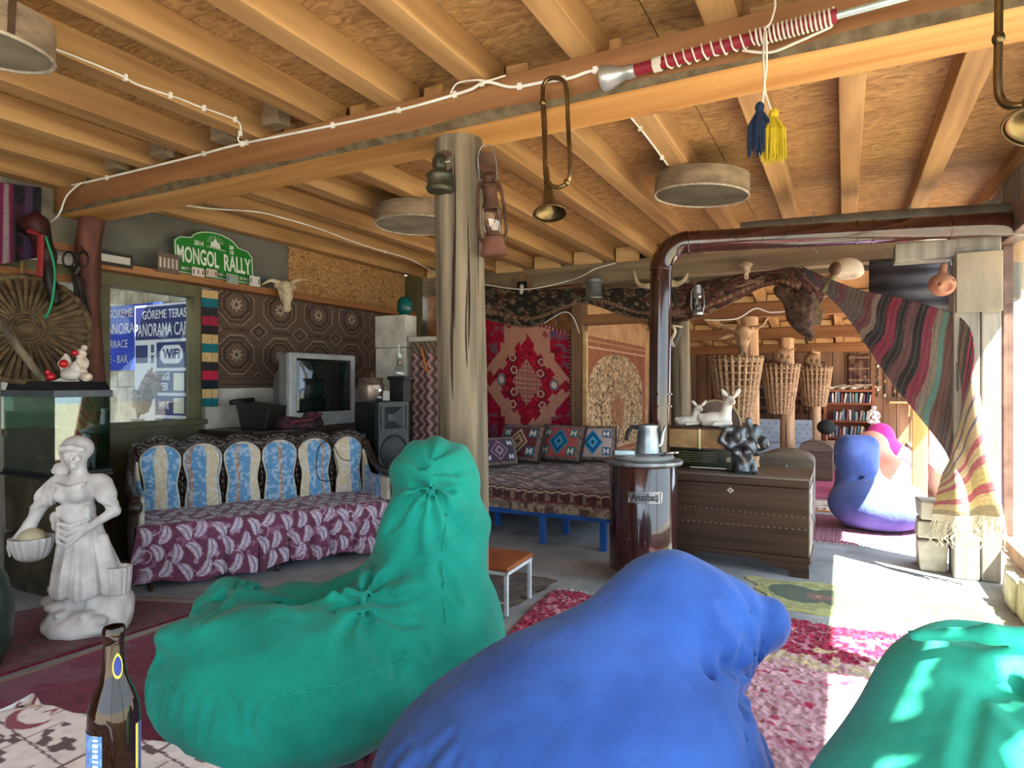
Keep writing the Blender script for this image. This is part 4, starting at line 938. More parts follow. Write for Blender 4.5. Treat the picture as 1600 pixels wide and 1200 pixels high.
for k, (a, b) in enumerate(((0, .42), (.40, .95), (.93, 1.45), (1.43, 1.98), (1.96, 2.35))): MB().tube([e0+dr*a, e0+dr*b], pr_*(1 if k % 2 else .985), 28).build('pipe_length', pm, fl_, smooth='auto')
for a in (.06, .66, .74, 1.1, 1.2, 1.66): MB().tube([e0+dr*a, e0+dr*(a+.012)], pr_*1.05, 28).build('joint_ring', pm, fl_, smooth='auto')
for z in (1.18, 1.27): MB().tube([(0, 0, z), (0, 0, z+.012)], pr_*1.05, 28).build('joint_ring', pm, fl_, smooth='auto')
MB().tube([(-.085, .0, 2.13), (0, -.085, 2.12), (.085, 0, 2.13), (0, .085, 2.14)], .003, 5, closed=True).build('wire', chrome, fl_)
g = thing('tin_gutter', 'long flattened grey tin duct tied above the stove pipe', 'duct', (-.7, 5.0, 2.52)); m = MB()
m.tube([(0, .08, -.005), (.9, .20, 0), (1.5, .32, .0), (2.1, .40, -.02)], [.062, .062, .055, .05], 20, flat=.8); m.build('duct', M('grey_tin', '#6f716f', '#8b8d8a', rough=.5, metal=.5, scale=6), g, smooth='auto')
for s in (.5, 1.1, 1.7): MB().tube([(s-.0, .04+.2*s/2, .07), (s, .02+.2*s/2, -.20), (s+.02, .18+.2*s/2, -.2), (s, .24+.2*s/2, .07)], .003, 5, closed=True).build('tie_wire', iron, g)
kq = at(1012, 600, t=4.46); alu = M('dull_aluminium', '#8f979c', '#b3bbc0', rough=.38, metal=.85, scale=9)
k = thing('kettle', 'dented aluminium kettle with a black handle on the wood stove', 'kettle', (kq.x, kq.y, .866), YAW)
MB().lathe([(.0, .0), (.078, .0), (.082, .006), (.076, .08), (.066, .165), (.072, .185), (.07, .198), (.045, .206), (.0, .208)], 30).build('body', alu, k, smooth='auto')
MB().tube(cat([(-.07, 0, .175), (-.105, 0, .185), (-.135, 0, .15), (-.148, 0, .09)], 5), [.012]*16, 8, flat=1.3).build('handle', black, k, smooth=True)
MB().tube(cat([(.066, .02, .05), (.10, .03, .065), (.115, .035, .14), (.135, .04, .19)], 5), [.018-.0006*i for i in range(16)], 10).build('spout', alu, k, smooth=True)
q = at(975, 600, t=4.40); e = thing('ashtray', 'small square tin tray beside the kettle on the stove lid', 'tray', (q.x, q.y, .864), YAW)
MB().bx(-.07, .07, -.035, .035, 0, .006).build('tray_base', alu, e); m = MB()
for a in ((-.07, .07, -.035, -.03), (-.07, .07, .03, .035), (-.07, -.065, -.035, .035), (.065, .07, -.035, .035)): m.bx(*a, 0, .028)
m.build('tray_side', alu, e)
# ================================================================ big chest and what stands on it
chw = M('chest_wood', '#2e2014', '#50392a', rough=.5, scale=7, stretch=(.12, 1, 2.2), detail=7, bump=.15, lo=.3, hi=.7); chg = M('chest_side_wood', '#7c7469', '#a09a90', rough=.6, scale=7, stretch=(1, .2, 2), detail=6)
ct = thing('wooden_chest', 'large dark wooden chest with a diamond keyhole plate next to the stove', 'chest', (-.72, 5.13, 0))
X0, X1, Y0, Y1 = -.56, .50, -.25, .25
MB().bx(X0, X1, Y0, Y1, .14, .62).build('body', chw, ct, bevel=.004); MB().bx(X0-.004, X1+.004, Y0-.012, Y1, .625, .675).build('lid', chw, ct, bevel=.006)
MB().bx(X0-.008, X1+.012, Y0-.02, Y1, .675, .695).build('lid_top', M('chest_top_wood', '#4a4038', '#6d635a', rough=.4, scale=6, stretch=(.1, 1, 1)), ct, bevel=.004)
MB().bx(X0-.01, X1+.012, Y0-.015, Y1, .10, .14).build('plinth_moulding', chw, ct, bevel=.006); MB().bx(X1, X1+.006, Y0+.02, Y1-.02, .15, .61).build('side_panel', chg, ct)
for sx, x in ((1, X1-.0), (-1, X0)):
    MB().prism([(x, 0), (x, .10), (x-sx*.34, .10), (x-sx*.24, .06), (x-sx*.14, .045), (x-sx*.12, .0)], .03, c=(0, Y0-.008, 0)).build('bracket_foot', chw, ct)
    MB().bx(min(x, x-sx*.06), max(x, x-sx*.06), Y1-.06, Y1, 0, .1).build('back_foot', chw, ct)
dm = MB().prism([(0, -.022), (.026, 0), (0, .022), (-.026, 0)], .004, c=(-.02, Y0-.005, .575)).build('keyhole_plate', M('pale_bone_plate', '#b3ab98', '#cfc8b8', rough=.5), ct)
MB().ell((-.02, Y0-.006, .575), (.005, .003, .008), 8, 5).build('keyhole', black, dm)
MB().tube([(X1+.008, -.04, .40), (X1+.022, -.03, .36), (X1+.022, .03, .36), (X1+.008, .04, .40)], .005, 6).build('side_handle', iron, ct)
m = MB()
for i in range(26): m.bx(X0+.03+i*.04, X0+.045+i*.04, Y0-.002, Y0, .315+.0007*i, .323+.0007*i); m.bx(X0+.05+i*.039, X0+.06+i*.039, Y0-.002, Y0, .43-.0005*i, .437-.0005*i)
m.build('worn_nicks', M('worn_wood', '#6b5a48', '#85735e', rough=.8), ct)
ZT = .695
rd = thing('old_radio', 'old wooden valve radio with a cloth speaker front on the big chest', 'radio', (-.96, 5.12, ZT), 0)
rw = M('radio_walnut', '#2b1a12', '#43291c', rough=.3, scale=6, stretch=(.2, 1, 1)); MB().bx(-.27, .27, -.10, .11, 0, .325).build('case', rw, rd, bevel=.01)
MB().bx(-.255, .255, -.105, -.099, .165, .305).build('speaker_cloth', M('gold_cloth', '#8a6c45', '#a88a5e', rough=.8, scale=12), rd)
MB().bx(-.035, -.02, -.112, -.1, .158, .31).build('divider', M('brass_strip', '#c9c08a', '#e3dca8', rough=.3, metal=.7), rd, bevel=.002); MB().bx(-.26, .255, -.106, -.1, .02, .155).build('dial_glass', M('dark_dial', '#15170f', '#23261a', rough=.15, scale=20, stretch=(.3, 1, 3)), rd)
m = MB()
for i in range(5): m.bx(-.2, .1, -.1075, -.106, .06+i*.017, .063+i*.017)
m.build('dial_lines', M('dial_print', '#6e6a48', '#8a8560', rough=.5), rd)
MB().lathe([(0, -.03), (.02, -.028), (.026, 0)], 20, (.19, -.106, .09), mat=rx(PI/2) @ Matrix.Diagonal((1, 1, -1)).to_3x3()).build('knob', M('grey_knob', '#9a978c', '#b8b5a8', rough=.3), rd, smooth=True)
MB().bx(-.1, .17, -.108, -.1, .012, .02).build('key_strip', M('ivory_keys', '#c9bfa4', rough=.4), rd); MB().bx(.262, .272, -.1, -.095, .0, .31).build('edge_trim', M('brass_strip', '#c9c08a'), rd)
whitec = M('white_porcelain', '#c9bfb3', '#e2dbd2', rough=.35, scale=4, coat=.3)
def fawn(p):
    d = U(.03, ell(p, (-.02, .01, .06), (.115, .055, .055)), cap(p, (.055, 0, .07), (.075, -.01, .175), .045, .034), ell(p, (.09, -.025, .205), (.034, .04, .036)), ell(p, (.115, -.06, .192), (.018, .028, .018)))
    d = U(.015, d, cap(p, (.09, -.02, .03), (-.02, -.075, .022), .022, .016), cap(p, (-.09, 0, .03), (.02, -.06, .024), .03, .015), ell(p, (-.12, .0, .07), (.025, .02, .03)))
    d = U(.008, d, ell(p, (.052, .015, .255), (.018, .012, .044), ry(-.6)), ell(p, (.142, .0, .258), (.018, .012, .046), ry(.6)))
    return smax(d, -p[2], .004)
fm = solid('fawn', fawn, (-.17, -.12, -.004), (.19, .09, .31), .006); nose = M('dark_paint', '#3b2a24', rough=.3)
for lab, loc, a, s in (('white porcelain fawn lying with raised head on top of the old radio', (-.87, 5.10, ZT+.327), .1, 1.0), ('smaller white fawn with lowered head at the stove end of the radio', (-1.09, 5.13, ZT+.327), .15, .78)):
    e = thing('fawn_figurine', lab, 'figurine', loc, a, 'white fawns'); e.scale = (s, s, s if s > .9 else .68); link('body', fm.copy(), whitec, e, smooth=True)
    MB().ell((.12, -.087, .195), (.007, .005, .005), 8, 5).build('nose', nose, e); 
    for sx in (.066, .112): MB().ell((sx, -.052 if sx < .1 else -.05, .213), (.005, .005, .006), 8, 5).build('eye', nose, e)
q = at(1117, 700, y=5.37); e = thing('round_tray', 'round brown tray standing on edge behind the old radio', 'tray', (q.x, 5.36, ZT)); mm_ = rx(PI/2-.08)
rc = .20; MB().lathe([(0, .004), (rc-.01, .004), (rc, .012), (rc, 0), (0, 0)], 48, (0, 0, rc+.12), mat=mm_).build('plate', M('taupe_tray', '#5f4a42', '#75605a', rough=.4), e, smooth='auto')
rp = [mm_ @ Vector((rc*math.cos(a), rc*math.sin(a), .006))+Vector((0, 0, rc+.12)) for a in np.linspace(0, 2*PI, 48, endpoint=False)]; MB().tube(rp, .010, 8, closed=True).build('rim', M('tan_rim', '#8c765c', '#a89272', rough=.4), e, smooth=True)
MB().bx(-.1, .1, -.015, .02, 0, .125).build('stand', darkwood, e)
q = at(1128, 668, y=5.10); e = thing('cone_figurine', 'small white and red pleated cone on the radio corner', 'ornament', (q.x, 5.10, ZT+.327)); MB().lathe([(.036, 0), (.034, .01), (.014, .10), (.0, .118)], 20).build('cone', whitec, e, smooth='auto')
MB().prism([(-.028, .005), (-.01, .005), (-.004, .10), (-.010, .10)], .004, c=(0, -.031, 0)).build('red_stripe', M('faded_red_paint', '#a35a56', rough=.6), e)
bronze = M('dark_bronze', '#3a3c40', '#74787e', rough=.34, metal=.7, scale=12, bump=.1)
def bust(p):
    d = U(.02, cap(p, (0, 0, 0), (0, 0, .03), .075, .07), cap(p, (0, 0, .04), (.0, -.01, .12), .055, .07), ell(p, (0, -.02, .15), (.075, .06, .06)), cap(p, (-.09, 0, .2), (.06, 0, .21), .035, .04), cap(p, (-.02, -.01, .2), (-.035, -.015, .25), .028, .026), ell(p, (-.045, -.03, .275), (.032, .036, .044)))
    d = U(.02, d, ell(p, (-.03, .02, .285), (.055, .05, .06)), cap(p, (-.08, .0, .3), (-.075, -.02, .18), .026, .02), cap(p, (.0, .01, .31), (.01, .0, .2), .03, .025), ell(p, (-.055, -.07, .16), (.03, .03, .03)), ell(p, (.02, -.075, .16), (.03, .03, .03)))
    d = U(.015, d, cap(p, (-.09, 0, .19), (-.155, -.01, .24), .026, .022), cap(p, (-.155, -.01, .24), (-.12, -.02, .32), .022, .02), cap(p, (-.12, -.02, .32), (-.07, 0, .325), .02, .02))
    d = U(.015, d, cap(p, (.06, 0, .22), (.10, -.02, .15), .03, .022), cap(p, (.10, -.02, .15), (.15, -.03, .17), .022, .018), ell(p, (.08, .03, .27), (.05, .03, .09), ry(.3)), cap(p, (.05, .03, .35), (.14, .03, .24), .02, .03), cap(p, (.05, .03, .36), (.045, .03, .39), .025, .02), cap(p, (.06, -.03, .08), (.07, -.05, .02), .03, .03), ell(p, (.15, 0, .22), (.035, .03, .05)))
    return smax(d+lump(p, .004, 60), -p[2], .004)
q = at(1160, 600, y=4.98); e = thing('bust_statuette', 'dark bronze bust of a long haired woman with raised arms on the chest corner', 'statuette', (q.x, 4.98, ZT), YAW*.6); link('figure', solid('figure', bust, (-.2, -.13, -.004), (.21, .1, .42), .007), bronze, e, smooth=True)
MB().lathe([(.085, 0), (.088, .012), (.07, .02)], 24).build('base', bronze, e, smooth='auto')
# ================================================================ low stool
e = thing('low_stool', 'low stool with a red brown padded top and white metal legs by the log post', 'stool', (-1.92, 3.42, .012), .05); wm = M('white_metal', '#c9ccd0', '#dfe2e5', rough=.35)
MB().bx(-.2, .2, -.19, .19, .255, .285).build('seat', M('red_brown_seat', '#8a4a2c', '#a4613c', rough=.5, scale=6), e, bevel=.012); m = MB().bx(-.195, .195, -.185, -.165, .235, .255).bx(-.195, .195, .165, .185, .235, .255).bx(-.195, -.175, -.185, .185, .235, .255).bx(.175, .195, -.185, .185, .235, .255); m.build('frame', wm, e)
for x in (-.18, .18):
    for y in (-.17, .17): MB().bx(x-.012, x+.012, y-.012, y+.012, 0, .24).build('leg', wm, e, bevel=.004)
MB().tube([(-.18, -.17, .07), (.18, -.17, .07)], .006, 6).build('stretcher', wm, e)
# ================================================================ statue of a woman with baskets
def woman(p):
    x, y, z = p
    d = U(.02, ell(p, (-.055, -.005, .952), (.054, .064, .078)), cap(p, (-.05, .01, .90), (-.045, .01, .83), .034, .042))
    d = U(.012, d, ell(p, (-.068, .025, .985), (.080, .080, .072)), cap(p, (-.105, .03, .945), (-.125, .035, .89), .036, .034), ell(p, (-.155, .03, .872), (.045, .035, .032), ry(.5)), ell(p, (-.19, .035, .862), (.025, .022, .022)))
    d = smin(d, U(.008, cap(p, (-.122, -.012, .968), (-.085, -.062, .992), .017, .018), cap(p, (-.085, -.062, .992), (-.035, -.074, 1.0), .018, .018), cap(p, (-.035, -.074, 1.0), (.004, -.045, .985), .018, .015)), .004)
    for k in range(3): d = smax(d, -cap(p, (-.14, .0, .995+.022*k), (-.055, -.075+.016*k, 1.018+.018*k), .005, .005), .006)
    d = U(.006, d, cap(p, (-.118, -.015, .955), (-.122, .005, .905), .018, .015), ell(p, (-.140, .02, .89), (.024, .022, .026)))
    # face: nose, cheeks, chin, lips, brow, eyes
    d = U(.006, d, cap(p, (-.034, -.062, .968), (-.028, -.079, .940), .006, .0095), cap(p, (-.078, -.056, .973), (-.046, -.066, .975), .006, .006), cap(p, (-.026, -.066, .974), (-.002, -.052, .970), .006, .005), ell(p, (-.038, -.050, .897), (.020, .018, .016)), ell(p, (-.032, -.067, .922), (.014, .009, .006)), ell(p, (-.064, -.052, .935), (.02, .018, .018)), ell(p, (-.012, -.048, .935), (.016, .018, .018)))
    for ex in (-.056, -.014): d = smin(smax(d, -ell(p, (ex, -.068, .957), (.011, .010, .006)), .006), ell(p, (ex, -.056, .955), (.009, .009, .006)), .003)
    d = smax(d, -cap(p, (-.050, -.078, .9185), (-.016, -.074, .9185), .004, .003), .004)
    d = smin(d, U(.004, cap(p, (-.046, -.068, .924), (-.018, -.066, .924), .0055, .005), cap(p, (-.042, -.067, .912), (-.022, -.066, .912), .006, .0055)), .003)
    tor = U(.03, cap(p, (-.15, .01, .795), (.065, .01, .80), .050, .050), ell(p, (-.045, -.005, .75), (.105, .072, .075)), ell(p, (-.085, -.068, .745), (.045, .038, .042)), ell(p, (-.008, -.068, .748), (.045, .038, .042)), ell(p, (-.045, 0, .65), (.088, .068, .085)))
    tor = smax(tor, -cap(p, (-.08, -.075, .83), (-.02, -.08, .82), .022, .022), .012)
    for k in range(4): tor = smin(tor, cap(p, (-.125, -.035, .665-.022*k), (.035, -.045, .670-.022*k), .02, .02)+.004, .006)
    tor = smin(tor, cap(p, (-.12, -.07, .80), (-.045, -.085, .775), .012, .012), .012); tor = smin(tor, cap(p, (-.045, -.085, .775), (.03, -.07, .805), .012, .012), .012)
    d = smin(d, tor, .02)
    # puffed sleeves with ruffles
    sl = U(.02, cap(p, (-.165, .01, .79), (-.212, -.01, .725), .048, .056), cap(p, (.085, .01, .79), (.112, -.005, .735), .048, .052)); sl = sl+.004*np.sin(np.arctan2(y, x+.19)*9)*(x < 0)
    ruf = U(.008, ell(p, (-.228, -.015, .695), (.068, .055, .018), ry(-.5)), ell(p, (-.235, -.015, .675), (.060, .05, .014), ry(-.5)), ell(p, (.125, -.008, .705), (.055, .05, .016), ry(.5))); d = U(.012, d, sl, ruf)
    # arms and hands
    arm = U(.02, cap(p, (-.235, -.015, .68), (-.285, -.03, .575), .036, .030), cap(p, (-.285, -.03, .575), (-.335, -.07, .50), .030, .021), ell(p, (-.348, -.085, .475), (.017, .02, .03)))
    for k in range(4): arm = smin(arm, cap(p, (-.352+.004*k, -.095+.018*k, .462), (-.335+.004*k, -.105+.02*k, .425), .008, .006), .006)
    arm = U(.015, arm, cap(p, (.125, 0, .70), (.150, .005, .645), .033, .029), cap(p, (.150, .005, .645), (.075, -.055, .585), .029, .020), ell(p, (.062, -.07, .575), (.025, .014, .02)))
    for k in range(4): arm = smin(arm, cap(p, (.06-.004*k, -.082, .585-.010*k), (.03, -.085, .575-.012*k), .0075, .006), .005)
    d = smin(d, arm, .012)
    # skirt with folds and a gathered apron
    th = np.arctan2(y, x+.0); sk = cap(p, (-.03, 0, .53), (.005, .0, .26), .105, .165); sk = sk+(.010*np.cos(th*13+z*4)+.005*np.cos(th*23))*np.clip((.58-z)/.25, 0, 1); sk = smax(sk, .205+.012*np.sin(th*7)-z, .012); sk = smax(sk, z-.63, .02)
    d = smin(d, sk, .03)
    for k in range(4):
        a = (-.135+.006*k, -.045-.006*k, .63-.016*k); b0 = (-.085+.004*k, -.092-.008*k, .595-.030*k); b = (-.02, -.10-.010*k, .585-.034*k); c = (.06-.004*k, -.07-.008*k, .615-.022*k)
        d = U(.004, d, cap(p, a, b0, .010, .011), cap(p, b0, b, .011, .011), cap(p, b, c, .011, .009))
    d = U(.012, d, ell(p, (-.148, -.03, .615), (.028, .025, .035)), ell(p, (-.14, -.04, .575), (.02, .02, .03)), cap(p, (.10, -.02, .5), (.15, -.02, .27), .03, .045))
    # feet and rock base
    d = U(.015, d, cap(p, (-.06, -.03, .26), (-.06, -.05, .13), .032, .026), cap(p, (.05, -.02, .26), (.06, -.05, .13), .032, .026), ell(p, (-.065, -.09, .115), (.028, .055, .022)), ell(p, (.07, -.09, .115), (.028, .055, .022)))
    rock = U(.04, ell(p, (.0, -.01, .04), (.215, .17, .085)), ell(p, (-.10, .03, .12), (.10, .11, .085)), ell(p, (.10, .04, .14), (.12, .10, .10)), ell(p, (.17, .02, .10), (.06, .08, .12)), ell(p, (0, .06, .2), (.11, .08, .12)))
    for c, r in (((-.17, .02, .215), (.045, .04, .03)), ((-.165, .02, .265), (.04, .035, .025)), ((-.15, .03, .31), (.035, .03, .025)), ((-.135, -.06, .14), (.05, .035, .03)), ((-.10, -.09, .095), (.05, .03, .025)), ((.12, -.10, .08), (.06, .04, .03)), ((-.19, -.03, .16), (.035, .03, .03))): rock = smin(rock, ell(p, c, r), .012)
    rock = rock+lump(p, .006, 38)
    d = smin(d, rock, .02)
    return smax(d, -z, .004)
def pot(p, c, r0, r1, h, nf):
    x, y, z = p[0]-c[0], p[1]-c[1], p[2]-c[2]; t = np.clip(z/h, 0, 1); r = np.sqrt(x*x+y*y); th = np.arctan2(y, x); R0 = r0+(r1-r0)*np.sqrt(t)+.004*np.cos(th*nf)
    out = np.maximum(r-R0, np.maximum(-z, z-h)); return np.maximum(out, -np.maximum(r-R0+.014, .02-z))
sq = at(135, 600, t=3.5); plw = M('white_plaster_cast', '#bdb5b1', '#dfd8d3', rough=.75, scale=9, detail=6, bump=.06)
wo = thing('garden_statue', 'white plaster statue of a headscarfed woman carrying a basket by the fish tank', 'statue', (sq.x, sq.y, .010), YAW)
link('figure', solid('figure', woman, (-.40, -.22, -.006), (.26, .18, 1.07), .0054), plw, wo, smooth=True)
link('carried_basket', solid('carried_basket', lambda p: np.minimum(pot(p, (-.245, -.07, .405), .055, .105, .115, 18), ell(p, (-.245, -.07, .41), (.06, .06, .02)))*.7, (-.37, -.2, .37), (-.12, .06, .54), .005), plw, wo, smooth=True)
link('ground_basket', solid('ground_basket', lambda p: pot(p, (.19, -.02, .20), .045, .062, .15, 14)*.7, (.10, -.11, .18), (.28, .07, .37), .005), plw, wo, smooth=True)
MB().ell((-.245, -.07, .515), (.066, .062, .052), 20, 12).build('melon', M('speckled_melon', '#b5a888', '#cbbf9f', rough=.6, scale=5, spots=('#4a4234', 22, .12)), wo, smooth=True)
# small copy in the back room on a pedestal
q = at(1368, 600, t=10.2); e = thing('pedestal', 'wooden crate pedestal under the small statue in the back room', 'crate', (q.x, q.y, 0), YAW)
for i in range(4): MB().bx(-.2, .2, -.2, .2, .01+i*.14, .13+i*.14).build('slat', farw, e)
copy_tree(wo, None, (q.x, q.y, .553), YAW, 'small white statue of a woman before the far wall', .43)
# ================================================================ fish tank on its stand
stn = M('dark_stone_stand', '#2b2418', '#4c4230', rough=.85, scale=5, detail=7, bump=.4)
fs = thing('tank_stand', 'dark brown block stand under the fish tank', 'stand', (-4.9, 2.40, 0))
for z0, z1, d in ((0, .36, .0), (.37, .745, .02)):
    for x0, x1 in ((-.09, .2), (.21, .52-d)):
        m = MB().bx(x0, x1, -.18+d*.5, .17, z0, z1); m.v = [(x+R.uniform(-.01, .01), y+R.uniform(-.008, .008), z) for x, y, z in m.v]; m.build('block', stn, fs, bevel=.02, fix=False)
MB().bx(-.095, .54, -.19, .18, .745, .765).build('top_board', black, fs)
fk = thing('fish_tank', 'glass fish tank with a black hood and green water at the left edge', 'aquarium', (-4.9, 2.40, .766))
gl = glassmat('tank_glass', '#cfe0d8', .10); x0, x1, y0, y1, h = -.085, .53, -.175, .165, .50
for nm, d in (('front_pane', (x0, x1, y0, y0+.006, .01, h)), ('back_pane', (x0, x1, y1-.006, y1, .01, h)), ('end_pane', (x1-.006, x1, y0+.006, y1-.006, .01, h)), ('end_pane', (x0, x0+.006, y0+.006, y1-.006, .01, h))): MB().bx(*d).build(nm, gl, fk)
MB().bx(x0-.005, x1+.005, y0-.005, y1+.005, 0, .02).build('base_frame', black, fk, bevel=.003)
m = MB().bx(x0-.012, x1+.012, y0-.012, y1+.012, h, h+.045); m.build('hood_rim', M('grey_rim', '#3c444a', '#4b545a', rough=.3), fk, bevel=.004)
MB().prism([(x0-.0, h+.045), (x1-.0, h+.045), (x1-.04, h+.10), (x0+.04, h+.10)], .33, c=(0, y0+.01, 0)).build('hood', black, fk, bevel=.004)
MB().bx(x0+.008, x1-.008, y0+.008, y1-.008, .02, .40).build('water', glassmat('green_water', '#9fd8c4', -.02), fk)
MB().bx(x0+.01, x1-.01, y1-.012, y1-.008, .02, h-.01).build('back_sheet', M('dark_green_backing', '#1d6048', '#2a7a5e', rough=.8), fk)
MB().bx(x0+.01, x1-.01, y0+.01, y1-.014, .021, .045).build('gravel', M('dark_gravel', '#2a2a24', '#56564a', rough=.9, scale=60), fk)
MB().tube([(.1, .1, .06), (.1, .1, .45)], .012, 10).build('filter_tube', M('dull_green_tube', '#3d6a58', rough=.4), fk)
q = Vector((-4.9, 2.40, .766)); ff = at(66, 716, y=2.31)-q
gf = thing('goldfish', 'orange goldfish swimming in the fish tank', 'fish', tuple(q+ff)); om = M('goldfish_orange', '#d4521a', '#e8762a', rough=.4)
MB().ell((0, 0, 0), (.045, .014, .022), 14, 8).build('body', om, gf, smooth=True); MB().prism([(-.035, 0), (-.085, .028), (-.075, 0), (-.085, -.026)], .004, c=(0, -.002, 0)).build('tail_fin', om, gf); MB().prism([(-.01, .018), (.015, .02), (-.015, .036)], .003, c=(0, -.0015, 0)).build('top_fin', om, gf)
# ornaments on the hood
zt = .766+.60
def swan(p): return U(.015, ell(p, (0, 0, .045), (.075, .045, .04)), cap(p, (-.05, 0, .05), (-.085, 0, .12), .016, .013), cap(p, (-.085, 0, .12), (-.06, 0, .155), .013, .012), ell(p, (-.04, 0, .15), (.02, .013, .012)), ell(p, (.03, 0, .09), (.035, .02, .05), ry(.4)))
q = at(112, 560, y=2.38); wcer = M('white_ceramic', '#c9c2ba', '#e6dfd7', rough=.3)
e = thing('swan_ornament', 'white ceramic swan cluster with red berries on the fish tank hood', 'ornament', (q.x, 2.38, zt), .3); link('swan', solid('swan', swan, (-.13, -.07, 0), (.12, .07, .18), .006), wcer, e, smooth=True)
def lumps(p): return U(.012, ell(p, (.03, .03, .06), (.05, .04, .05)), ell(p, (.06, .02, .12), (.045, .035, .045)), ell(p, (.05, .02, .18), (.034, .03, .035)), ell(p, (.11, .0, .03), (.04, .03, .03)), ell(p, (-.06, .03, .10), (.035, .03, .04)), ell(p, (.085, .01, .22), (.02, .018, .02)), ell(p, (-.03, .0, .14), (.022, .02, .05), ry(-.4)))
link('shell_pile', solid('shell_pile', lumps, (-.12, -.06, 0), (.18, .09, .26), .007), M('cream_shell', '#bda48f', '#e6dccf', rough=.45, scale=26), e, smooth=True)
redm = M('red_gloss', '#a80f1c', '#c2202c', rough=.2, coat=.5)
for c, r in (((-.01, -.05, .115), .028), ((.055, -.03, .185), .02), ((-.115, -.04, .03), .028), ((-.13, -.05, .06), .018)): MB().ell(c, r, 14, 9).build('berry', redm, e, smooth=True)
e = thing('glass_dish', 'small clear glass dish lying on the fish tank hood', 'dish', (at(62, 588, y=2.34).x, 2.32, zt)); MB().lathe([(0, .004), (.04, .004), (.07, .035), (.073, .035), (.045, 0), (0, 0)], 24).build('bowl', glassmat('clear_glass', '#eef4f4', .08), e, smooth=True); MB().tube([(.073*math.cos(a), .073*math.sin(a), .035) for a in np.linspace(0, 2*PI, 24, endpoint=False)], .003, 6, closed=True).build('lip', glassmat('clear_glass', '#eef4f4'), e, smooth=True)
# ================================================================ dark jar at the left edge
e = thing('amphora', 'dark green glazed jar with a loop handle at the far left edge', 'jar', (at(-30, 600, t=3.0).x, at(-30, 600, t=3.0).y, .010)); gz = M('dark_green_glaze', '#22302a', '#3a4a42', rough=.35); MB().lathe([(.0, 0), (.07, 0), (.12, .12), (.13, .3), (.10, .43), (.06, .49), (.075, .52)], 28).build('body', gz, e, smooth=True); MB().tube(cat([(.065, 0, .49), (.12, 0, .5), (.14, 0, .43), (.115, 0, .38)], 5), .012, 8).build('handle', gz, e, smooth=True)
# ================================================================ table with a printed cloth, bottle
tb = thing('side_table', 'square table under a white cloth with red folk drawings at the lower left', 'table', (-1.06, .36, 0), .03)
TW, TD = .72, .66; rcn = .07
MB().bx(-TW/2+.02, TW/2-.02, -TD/2+.02, TD/2-.02, .70, .73).build('table_top', darkwood, tb)
for x in (-1, 1):
    for y in (-1, 1): MB().bx(x*.29-.025, x*.29+.025, y*.26-.025, y*.26+.025, 0, .70).build('leg', darkwood, tb)
tc_ = thing('table_cloth', 'white cotton cloth printed with red and brown folk motifs on the side table', 'tablecloth', (-1.06, .36, .73), .03)
nu, nv = 340, 340; u, v = uv(nu, nv); a, b = (u-.5)*2, (v-.5)*2
rad = np.maximum(np.abs(a), np.abs(b)); X, Y = a*(TW/2+.17), b*(TD/2+.17)
ox, oy = np.clip(X, -TW/2, TW/2), np.clip(Y, -TD/2, TD/2); ov = np.sqrt((X-ox)**2+(Y-oy)**2); ov2 = np.maximum(ov-.0, 0)
# round the corners slightly
cxy = np.maximum(np.abs(X)+np.abs(Y)-(TW/2+TD/2-.09), 0)*.35
Z = .006-ov2-cxy*.5*(ov2 <= 0); Px = ox+(X-ox)*.10+.012*np.sin(Y*30)*(ov2 > 0); Py = oy+(Y-oy)*.10+.012*np.sin(X*30)*(ov2 > 0)
C = base(u, '#cfcacb'); n = vnoise(X*60, Y*60)
gx, gy = (X+.05*np.sign(np.sin(Y*31)))*7.0, (Y*.95+X*.12)*9.8; lx, ly = np.abs((gx % 1)-.5), np.abs((gy % 1)-.5)
paint(C, (lx > .488) | (ly > .482), '#5b3640'); cid = np.floor(gx)*7+np.floor(gy)*13; k = (cid % 5); fx, fy = (gx % 1)-.5, (gy % 1)-.5
paint(C, (k == 1) & (fx**2+(fy*1.2)**2 < .09) & (fx**2+(fy*1.2)**2 > .04), '#5d4c46'); paint(C, (k == 1) & (fx**2+fy**2 < .012), '#6d2430')
paint(C, (k == 2) & ((fx)**2+(fy+.15)**2 < .12) & ((fx)**2+(fy+.02)**2 > .09), '#7a1f30'); paint(C, (k == 3) & (np.abs(fy) < .12), '#6d2a32'); paint(C, (k == 3) & (np.abs(fy) < .12) & (n > .6), '#a9888a')
paint(C, (k == 4) & (vnoise(X*45, Y*70, 3) > .66), '#4f3436'); paint(C, (k == 0) & (np.abs(np.sin(fx*20)*.2-fy) < .06), '#7a2b38')
cloth('printed_cotton', np.stack([Px, Py, Z], -1), C, MATS['cotton_print'], tc_, solid=0)
bq = at(178, 600, t=.93); bt = thing('beer_bottle', 'open brown glass beer bottle with a blue label on the side table', 'bottle', (bq.x, bq.y, .738), YAW)
bm2 = M('brown_bottle_glass', '#1e0a03', '#2a1005', rough=.06, trans=.4, ior=1.45, spec=.5)
MB().lathe([(0, .0), (.028, .0), (.0335, .006), (.0335, .128), (.0325, .145), (.026, .165), (.0185, .182), (.0155, .20), (.0135, .235), (.0132, .24), (.0150, .243), (.0150, .257), (.0135, .26), (.0105, .26), (.0105, .20), (.014, .18), (.029, .14), (.029, .01), (0, .008)], 36, cap=False).build('glass', bm2, bt, smooth='auto')
